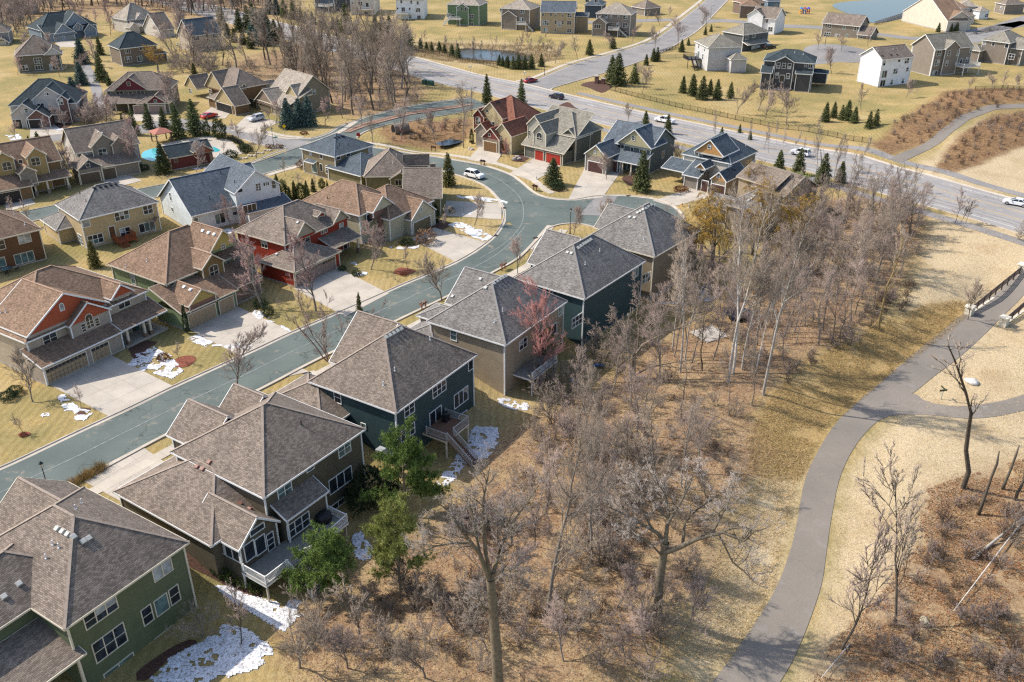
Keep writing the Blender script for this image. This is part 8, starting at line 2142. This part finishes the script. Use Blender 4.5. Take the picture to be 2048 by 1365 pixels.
def mailbox(px, rz, label):
    p = GT(px); o = thing('mailbox_stand', label, 'mailbox', tuple(p), R(rz), 'mailbox stands')
    W_ = plain('mailbox_wood', (.24, .075, .03), .7, .2, 3)
    for x in (-.45, .45):
        mb = MB(); mb.box(x - .07, x + .07, -.07, .07, -.2, 1.35); mb.build('post', W_, o)
    mb = MB(); mb.box(-.75, .75, -.3, .3, .92, 1.0); mb.build('shelf', W_, o)
    for x in (-.42, 0, .42):
        mb = MB(); mb.add([(x - .15, -.32, 1.0), (x + .15, -.32, 1.0), (x + .15, .3, 1.0), (x - .15, .3, 1.0), (x - .15, -.32, 1.16), (x + .15, -.32, 1.16), (x + .15, .3, 1.16), (x - .15, .3, 1.16), (x, -.32, 1.27), (x, .3, 1.27)], [[0, 1, 5, 8, 4], [3, 7, 9, 6, 2], [0, 4, 7, 3], [1, 2, 6, 5], [4, 8, 9, 7], [5, 6, 9, 8]]); mb.build('letter_box', plain('mailbox_dark', (.06, .03, .02), .5, .1), o)
mailbox(b2(1745, 850), 57, 'wooden double mailbox stand beside the grey garage roof'); mailbox(b3(672, 520), 57, 'wooden mailbox stand on the boulevard before the bend'); mailbox(a7(255, 590), -30, 'wooden mailbox stand in front of the rust roofed house'); mailbox(a7(662, 788), -45, 'wooden mailbox stand by the boulevard ramp'); mailbox(a6(1587, 245), -10, 'wooden mailbox stand near the retention ditch')
def hydrant(px, c, label):
    p = GT(px); o = thing('hydrant', label, 'hydrant', tuple(p)); mm = plain('hydrant_%d' % int(c[0] * 100), c, .5, .05)
    mb = MB(); mb.lathe([(.16, -.05), (.16, .05), (.11, .08), (.11, .55), (.14, .58), (.13, .68), (.05, .78), (0, .8)], 10); mb.build('barrel', mm, o, True)
    mb = MB(); mb.tube([(-.2, 0, .42), (.2, 0, .42)], .06, 8); mb.tube([(0, 0, .42), (0, -.2, .42)], .07, 8); mb.build('nozzle', mm, o)
hydrant(a7(867, 1120), (.7, .68, .62), 'pale hydrant on the boulevard grass'); hydrant(a7(1862, 918), (.7, .68, .62), 'white hydrant on the far bulb lawn'); hydrant(a7(1808, 912), (.6, .3, .08), 'orange hydrant on the far bulb lawn'); hydrant(a7(672, 700), (.7, .68, .62), 'white marker post like hydrant on the lawn by the broad evergreen')
def sign(px, top, shape, c, label, rz=0, name='road_sign', txt=None):
    p = GT(px); h_ = height_px(p, top, p[2]); o = thing(name, label, 'sign', tuple(p), R(rz))
    mb = MB(); mb.box(-.04, .04, -.03, .03, -.2, h_ - .2); mb.build('post', plain('galvanised', (.33, .33, .32), .5, .1), o)
    mb = MB(); n = {'diamond': 4, 'octagon': 8}.get(shape)
    if n:
        r_ = .52; off = 0 if n == 4 else math.pi / 8; q = [(r_ * math.cos(off + 6.2832 * k / n), r_ * math.sin(off + 6.2832 * k / n)) for k in range(n)]
        mb.add([(x, -.05, h_ - .3 + z) for x, z in q] + [(x, -.02, h_ - .3 + z) for x, z in q], [list(range(n)), list(range(n, 2 * n))[::-1]] + [[i, n + i, n + (i + 1) % n, (i + 1) % n] for i in range(n)])
    else:
        mb.box(-.55, .55, -.05, -.02, h_ - .5, h_ - .2); mb.box(-.05, -.02, -.55, .55, h_ - .15, h_ + .1)
    mb.build('sign_plate', plain('sign_' + label[:12].replace(' ', '_'), c, .4, .03), o)
sign(e1(975, 420), e1(970, 310), 'diamond', (.75, .46, .01), 'yellow diamond warning sign by the blue spruce trio'); sign(e1(1727, 455), e1(1725, 395), 'octagon', (.42, .02, .02), 'red stop sign at the planted median'); sign(e1(885, 520), e1(878, 420), 'street', (.05, .25, .18), 'green street name sign beside the lamp post', 30, 'street_sign')
sign(e3(1380, 320), e3(1382, 275), 'street', (.6, .62, .6), 'white sign on the parkway corner lawn', 20); sign(e3(820, 300), e3(815, 215), 'street', (.5, .5, .48), 'slim sign post on the parkway verge', 20)
sign(d3(1303, 1090), d3(1318, 1010), 'street', (.05, .06, .03), 'dark marker post at the path fork', 10, 'trail_marker')
for px, l in ((e3(357, 405), 'green utility cabinet beside the parkway, left of the pair'), (e3(415, 415), 'wide green utility cabinet beside the parkway')):
    p = GT(px); o = thing('utility_cabinet', l, 'utility box', tuple(p), R(-35)); mb = MB(); w_ = .9 if 'wide' in l else .6; GRC = plain('utility_green', (.03, .09, .065), .5, .06)
    mb.box(-w_, w_, -.7, .7, -.1, 1.35); mb.build('cabinet', GRC, o); mb = MB(); mb.box(-w_ - .05, w_ + .05, -.75, .75, 1.35, 1.43); mb.build('lid', GRC, o); mb = MB(); mb.box(-.02, .02, -.73, -.7, .1, 1.2); mb.build('door_seam', DARKM, o)
for px in (a7(1392, 828), a7(420, 925), a7(350, 1140), a7(665, 1158), e1(1595, 300)):
    p = GT(px); o = thing('storm_drain', 'dark storm drain grate in the kerb', 'drain', (p[0], p[1], p[2] + .12), R(30), 'storm drains'); mb = MB(); mb.box(-.45, .45, -.3, .3, -.1, .02); mb.build('frame', plain('cast_iron', (.07, .045, .035), .7, .2), o)
    for k in range(6):
        mb = MB(); mb.box(-.38 + k * .14, -.32 + k * .14, -.24, .24, .02, .05); mb.build('bar', DARKM, o)
# ------------------------------------------------------------------ fences
def fence(pts, label, k=id_, h=1.3, gap=2.4, mat=None, solid=False):
    pl = PX(pts, k); n = int(plen(pl) / gap); q = resample(pl, n + 1)
    o = thing('fence', label, 'fence', (q[0][0], q[0][1], gz(*q[0]))); mat = mat or DARKM
    z0 = gz(*q[0]); loc = lambda p, z: (p[0] - q[0][0], p[1] - q[0][1], gz(*p) - z0 + z)
    pm = MB(); pm.box(-.05, .05, -.05, .05, -.3, h + .1); pme = pm.mesh('post', mat)
    for p in q:
        c = link('post', pme, o); c.location = loc(p, 0)
    for a_, c_ in zip(q[:-1], q[1:]):
        mb = MB(); o0 = np.array(loc(a_, 0)); o1 = np.array(loc(c_, 0))
        mb.bar(o0 + [0, 0, h - .05], o1 + [0, 0, h - .05], .05, .05); mb.bar(o0 + [0, 0, .15], o1 + [0, 0, .15], .05, .05)
        m_ = int(np.linalg.norm(o1 - o0) / .16)
        for i in range(1, m_):
            r_ = o0 + (o1 - o0) * i / m_; mb.bar(r_ + [0, 0, .15], r_ + [0, 0, h], .025, .025, up=(1, 0, 0))
        mb.build('fence_panel', mat, o)
fence([(857, 705), (1000, 745), (1200, 795), (1400, 845), (1600, 885), (1800, 930), (2028, 975)], 'black metal fence along the hillside lawn above the parkway', a3)
fence([a3(2028, 975), a4(180, 960), a4(420, 985), a4(640, 1030), a4(900, 1075)], 'black metal fence behind the verge trees below the charcoal house', gap=2.6)
fence([(300, 150), (520, 200), (760, 275), (950, 335), (1200, 395), (1500, 440), (1750, 490), (1930, 535)], 'dark fence between the pond and the parkway verge', a2)
fence([(1250, 420), (1390, 375)], 'dark fence panel beside the hill road', a3); fence([(1250, 460), (1340, 455), (1430, 455)], 'light fence below the dark deck', a3, mat=plain('weathered_fence', (.3, .27, .22), .8))
fence([(1680, 680), (1850, 678), (2048, 680)], 'dark fence above the brown bank at the right edge', a4); fence([a4(930, 190), a4(1010, 165), a4(1135, 125)], 'brown timber fence beside the hilltop pond', mat=plain('timber', (.14, .09, .06), .8), h=1.5)
fence([e1(330, 440), e1(480, 500), e1(560, 540)], 'black fence round the pool terrace'); fence([a7(0, 415), a7(60, 395), a7(120, 372)], 'black fence above the retention ditch')
# ------------------------------------------------------------------ footbridge
BST = stone_mat('bridge_stone', (.66, .60, .48), (.58, .51, .40), 1.5); RUSTR = plain('bridge_rail_brown', (.035, .022, .02), .6, .15)
def pillar(px, label):
    p = GT(px); o = thing('bridge_pillar', label, 'pillar', tuple(p), R(40)); mb = MB(); mb.box(-.55, .55, -.55, .55, -.6, 1.35); mb.build('shaft', BST, o); mb = MB(); mb.box(-.66, .66, -.66, .66, 1.35, 1.6); mb.add([(-.66, -.66, 1.6), (.66, -.66, 1.6), (.66, .66, 1.6), (-.66, .66, 1.6), (0, 0, 1.75)], [[0, 1, 4], [1, 2, 4], [2, 3, 4], [3, 0, 4]]); mb.build('cap', plain('pillar_cap', (.68, .62, .5), .8), o)
    return p
pa = pillar((1937, 630), 'pale stone pillar at the near end of the left bridge railing'); pb = pillar((2042, 545), 'pale stone pillar at the far end of the left bridge railing'); pc = pillar((2006, 652), 'pale stone pillar at the near end of the right bridge railing')
pd_ = pc + (pb - pa) * 1.1
for a_, c_, l in ((pa, pb, 'dark brown railing on the left side of the footbridge'), (pc, pd_, 'dark brown railing on the right side of the footbridge')):
    v = c_ - a_; L_ = np.linalg.norm(v); o = thing('bridge_railing', l, 'railing', tuple(a_), math.atan2(v[1], v[0])); n = 9; dz_ = v[2] / L_
    for i in range(n):
        x = .8 + (L_ - 1.6) * i / (n - 1); mb = MB(); mb.box(x - .07, x + .07, -.07, .07, x * dz_ - .4, x * dz_ + 1.25); mb.build('post', RUSTR, o)
    for z_, w_ in ((1.12, .16), (.82, .1), (.55, .1), (.28, .1)):
        mb = MB(); mb.bar((.55, 0, .55 * dz_ + z_), (L_ - .55, 0, (L_ - .55) * dz_ + z_), w_, .09); mb.build('rail', RUSTR, o)
    mb = MB(); mb.box(.5, L_ - .5, -.2, .2, -.5, .1); mb.build('kerb_beam', BST, o)
# ------------------------------------------------------------------ pool terrace, playthings, boulders
TER = PX([e1(-120, 470), e1(180, 425), e1(420, 470), e1(560, 600), e1(380, 640), e1(240, 640), e1(-150, 640), e1(-330, 600), e1(-330, 520)])
sheet('pool_terrace', TER, .05, M_CONC, grid=6)
M_POOL, nt, b, N, L = mat_new('pool_water'); b.inputs['Base Color'].default_value = (.06, .38, .40, 1); b.inputs['Roughness'].default_value = .06; bump(nt, b, noise(nt, 2.5, 2, .5, GEO(nt)), .08, .05)
for pts in ([e1(-480, 590), e1(-330, 545), e1(-120, 560), e1(-60, 640), e1(-260, 690), e1(-470, 660)], [e1(190, 545), e1(230, 530), e1(310, 570), e1(260, 590), e1(180, 580)]):
    sheet('swimming_pool', cat_rom(PX(pts), 1, True), .07, M_POOL, grid=5)
p = GT(a1(1265, 1105)); o = thing('gazebo', 'open gazebo with reddish hip roof by the pool', 'gazebo', tuple(p), R(40))
GZR = plain('gazebo_shingles', (.36, .14, .10), .85, .12, 4); GZW = plain('gazebo_wood', (.08, .05, .04), .7)
mb = MB(); q = [(-2.2, -2.2, 2.5), (2.2, -2.2, 2.5), (2.2, 2.2, 2.5), (-2.2, 2.2, 2.5)]; mb.add(q + [(0, 0, 3.5)] + [(x, y, 2.35) for x, y, z in q], [[0, 1, 4], [1, 2, 4], [2, 3, 4], [3, 0, 4], [0, 5, 6, 1], [1, 6, 7, 2], [2, 7, 8, 3], [3, 8, 5, 0], [8, 7, 6, 5]]); mb.build('roof', GZR, o)
for x in (-1.8, 1.8):
    for y in (-1.8, 1.8):
        mb = MB(); mb.box(x - .12, x + .12, y - .12, y + .12, -.2, 2.4); mb.build('post', GZW, o)
def boulder(px, r, label, c=(.55, .53, .50), group=None):
    p = GT(px); bm = bmesh.new(); bmesh.ops.create_icosphere(bm, subdivisions=3, radius=1); rnd = random.Random(int(px[0]))
    ph = [rnd.uniform(0, 6) for _ in range(6)]
    for v in bm.verts:
        k = 1 + .16 * math.sin(2.3 * v.co.x + ph[0]) + .14 * math.sin(3.1 * v.co.y + ph[1]) + .1 * math.sin(4 * v.co.z + ph[2]) + .05 * math.sin(9 * v.co.x + 7 * v.co.y + ph[3])
        v.co *= k; v.co.x *= 1.25; v.co.z *= .72
    me = bpy.data.meshes.new('boulder'); bm.to_mesh(me); bm.free(); me.polygons.foreach_set('use_smooth', [True] * len(me.polygons)); me.materials.append(plain('boulder_stone_%d' % int(c[0] * 100), c, .9, .2, 2.5))
    o = link('boulder', me, None, (p[0], p[1], p[2] + r * .35), rnd.random() * 6); o.scale = (r, r, r); tag(o, label, 'boulder', group)
boulder(d3(1505, 975), .7, 'large pale boulder on the grass beside the path fork'); boulder(d2(905, 1060), .45, 'mossy round boulder in the lower right thicket', (.38, .33, .22))
for q_ in (a7(500, 545), a7(540, 545), a7(600, 515), a7(525, 525), a7(150, 465), a7(175, 470)):
    boulder(q_, .45, 'garden boulder in the front bed of the bulb houses', (.42, .37, .32), 'garden boulders')
for i in range(16):
    boulder(e1(520 + 28 * i, 655 - 9 * i + (i % 3) * 9), .35, 'tan edging boulder on the pool corner', (.50, .42, .33), 'edging boulders at the pool corner')
# entrance monument
p = GT(a3(775, 655)); o = thing('entrance_monument', 'brick entrance monument in the mulch bed by the parkway corner', 'monument', tuple(p), R(-20))
for x, h_ in ((-.9, 2.2), (1.2, 1.6)):
    mb = MB(); mb.box(x - .55, x + .55, -.55, .55, -.2, h_); mb.build('brick_pier', BRICK, o); mb = MB(); mb.box(x - .68, x + .68, -.68, .68, h_, h_ + .2); mb.build('cap', plain('monument_cap', (.42, .36, .3), .8), o)
mb = MB(); mb.box(-.4, .7, -.25, .25, -.2, 1.1); mb.build('sign_wall', BRICK, o)
# swing set in the back yard
p = GT(d4(1570, 350)); o = thing('playset', 'wooden playset with green canopy among the bare trees', 'playset', tuple(p), R(20)); YW = plain('playset_wood', (.50, .26, .05), .6, .1)
for x in (-.8, .8):
    for y in (-.7, .7):
        mb = MB(); mb.box(x - .06, x + .06, y - .06, y + .06, -.2, 3.0); mb.build('post', YW, o)
mb = MB(); mb.box(-.9, .9, -.8, .8, 1.4, 1.5); mb.build('platform', YW, o); mb = MB(); mb.add([(-1, -.95, 2.7), (1, -.95, 2.7), (1, .95, 2.7), (-1, .95, 2.7), (-1, 0, 3.6), (1, 0, 3.6)], [[0, 1, 5, 4], [2, 3, 4, 5], [0, 4, 3], [1, 2, 5]]); mb.build('canopy', plain('green_canvas', (.10, .22, .18), .7, .1), o)
mb = MB(); mb.bar((-.8, 0, 2.5), (-4.2, 0, 2.5), .14, .14); mb.bar((-4.2, 0, 2.5), (-4.4, 1.2, -.2), .1, .1); mb.bar((-4.2, 0, 2.5), (-4.4, -1.2, -.2), .1, .1); mb.build('swing_beam', YW, o); mb = MB(); mb.add([(.9, -.35, 1.5), (.9, .35, 1.5), (3.4, .35, .1), (3.4, -.35, .1)], [[0, 1, 2, 3]]); mb.box(.9, .95, -.4, .4, 1.4, 1.6); mb.build('slide', YW, o)
p = GT(d4(1450, 530)); o = thing('trampoline', 'round trampoline with dark net under the bare trees', 'trampoline', tuple(p)); mb = MB(); mb.lathe([(2.2, .78), (2.2, .86), (2.0, .88), (0, .87)], 20); mb.build('jump_mat', DARKM, o)
for k in range(6):
    a = k * 1.047; mb = MB(); mb.tube([(2.2 * math.cos(a), 2.2 * math.sin(a), -.1), (2.2 * math.cos(a), 2.2 * math.sin(a), 2.7)], .035, 6); mb.build('net_pole', plain('blue_foam', (.03, .06, .28), .6), o)
p = GT(d4(1260, 650)); o = thing('timber_platform', 'weathered square platform lying in the back yard', 'platform', tuple(p), R(30))
for k in range(9):
    mb = MB(); mb.box(-2.2, 2.2, -2 + k * .45, -1.58 + k * .45, .1, .22); mb.build('plank', plain('weathered_plank', (.42, .38, .33), .8, .2, 3), o)
p = GT(d4(500, 872)); o = thing('garden_slide', 'small bright blue plastic toy on the yard grass', 'toy', tuple(p)); mb = MB(); mb.tube([(-.7, 0, .1), (-.2, 0, .5), (.4, .2, .3), (.8, .2, .1)], [.2, .26, .24, .15], 8); mb.build('body', plain('blue_plastic', (.03, .22, .6), .4, .04), o, True)
p = GT(a4(405, 105)); o = thing('playset', 'colourful climbing frame on the hilltop lawn', 'playset', tuple(p))
for i, (x, c) in enumerate(((-1.6, (.6, .25, .02)), (0, (.03, .1, .5)), (1.7, (.55, .06, .02)))):
    mb = MB(); mb.box(x - .6, x + .6, -.6, .6, .9 + .3 * (i == 1), 1.05 + .3 * (i == 1)); mb.build('deck', plain('play_%d' % i, c, .5), o)
    for sx in (-.5, .5):
        mb = MB(); mb.box(x + sx - .07, x + sx + .07, -.55, .55, -.1, 2.4 + .4 * (i == 1)); mb.build('frame_side', plain('play_%d' % i, c, .5), o)
    mb = MB(); mb.add([(x - .7, -.7, 2.3), (x + .7, -.7, 2.3), (x + .7, .7, 2.3), (x - .7, .7, 2.3), (x, 0, 3.1)], [[0, 1, 4], [1, 2, 4], [2, 3, 4], [3, 0, 4]]); mb.build('canopy', plain('play_c%d' % i, c[::-1], .5), o)
# patio furniture, porch swing chair, pavement lids
p = GT(a5(60, 1190)); o = thing('patio_table', 'dark patio table with glass top beside the chocolate house', 'table', tuple(p)); mb = MB(); mb.lathe([(.9, .7), (.9, .74), (0, .75)], 14); mb.build('table_top', G_TEAL, o); mb = MB(); mb.tube([(0, 0, 0), (0, 0, .7)], .06, 8); mb.build('leg', DARKM, o)
for k in range(4):
    a = k * 1.57 + .4; q_ = GT(a5(60, 1190)) + np.array([1.5 * math.cos(a), 1.5 * math.sin(a), 0]); o = thing('patio_chair', 'dark patio chair around the glass table', 'chair', tuple(q_), a + math.pi / 2, 'patio chairs'); mb = MB(); mb.box(-.25, .25, -.25, .25, .42, .48); mb.build('seat', DARKM, o); mb = MB(); mb.box(-.25, .25, -.27, -.22, .48, .95); mb.build('backrest', DARKM, o)
    for sx in (-.22, .22):
        for sy in (-.22, .22):
            mb = MB(); mb.box(sx - .02, sx + .02, sy - .02, sy + .02, 0, .42); mb.build('leg', DARKM, o)
p = GT(b1(1060, 945)); o = thing('porch_chair', 'dark teal chair on the beige house porch', 'chair', (p[0], p[1], .3), R(-30)); CH = plain('teal_chair', (.03, .09, .10), .5)
mb = MB(); mb.box(-.4, .4, -.35, .35, .3, .45); mb.build('seat', CH, o); mb = MB(); mb.box(-.4, .4, .28, .4, .45, 1.0); mb.build('backrest', CH, o)
for sx in (-.4, .4):
    mb = MB(); mb.box(sx - .05, sx + .05, -.35, .35, 0, .65); mb.build('armrest', CH, o)
# culvert mouth by the ditch
p = GT(e3(90, 900)); o = thing('culvert', 'dark round culvert mouth in the retention ditch', 'culvert', tuple(p), R(-60)); mb = MB(); n = 16
for k in range(n):
    a0_, a1_ = 6.2832 * k / n, 6.2832 * (k + 1) / n
    mb.add([(1.3 * math.cos(a), y, .9 + 1.3 * math.sin(a)) for y in (-1.5, 2.5) for a in (a0_, a1_)] + [(1.5 * math.cos(a), y, .9 + 1.5 * math.sin(a)) for y in (-1.5, 2.5) for a in (a0_, a1_)], [[0, 2, 3, 1], [4, 5, 7, 6], [0, 1, 5, 4]])
mb.build('pipe', plain('culvert_concrete', (.2, .17, .14), .9), o)
# ------------------------------------------------------------------ ground cover nobody could count
def blades(name, polys, n, seed, L_, w_, mat, spread=.9, label=None):
    rs = np.random.RandomState(seed); X = []; Y = []
    for pl in polys:
        q = np.array([GT(p)[:2] for p in pl]); lo, hi = q.min(0), q.max(0); m = int(n / len(polys) * 2.2)
        x = rs.uniform(lo[0], hi[0], m); y = rs.uniform(lo[1], hi[1], m); k = in_poly(x, y, q); X.append(x[k]); Y.append(y[k])
    X = np.concatenate(X); Y = np.concatenate(Y)
    d = np.abs(dist_poly(X, Y, PATH)); k = (d > 2.4) & (fbm(X * .35, Y * .35, 3) > .3); X, Y = X[k], Y[k]
    P = np.stack([X, Y, ground(X, Y) + .02], 1); D = np.stack([rs.normal(0, spread, len(X)) + .35, rs.normal(0, spread, len(X)) - .2, rs.uniform(.4, 1.2, len(X))], 1)
    co, f = tri_cloud(P, D, w_, L_, seed)
    o = link(name, fast_mesh(name, co, f, mat)); tag(o, label, None, None, 'stuff')
blades('dry_grass', Z_DRY[:1], 60000, 1, .5, .018, L_DRYG)
blades('dry_grass', Z_MEADOW[:2], 60000, 2, .42, .018, leaf_mat('straw_blades', (.62, .48, .27), (.45, .32, .15)), 1.3)
blades('undergrowth', Z_WOODS[:1], 70000, 3, .8, .010, TWP, .8)
blades('undergrowth', Z_WOODS[1:2], 12000, 9, .8, .010, TWT, .8)
blades('leaf_litter', Z_WOODS[:2], 90000, 4, .16, .06, leaf_mat('fallen_leaves', (.42, .22, .10), (.24, .11, .05)), 2.5)
blades('undergrowth', Z_SCRUB[:2], 40000, 5, .8, .016, leaf_mat('brown_stems', (.30, .19, .11), (.18, .105, .06)), .7)
blades('reeds', Z_MEADOW[3:], 24000, 6, 1.1, .03, leaf_mat('pale_reeds', (.52, .40, .22), (.36, .26, .13)), .35)
blades('undergrowth', Z_WOODS[2:3], 30000, 7, .9, .015, TWP, .8)
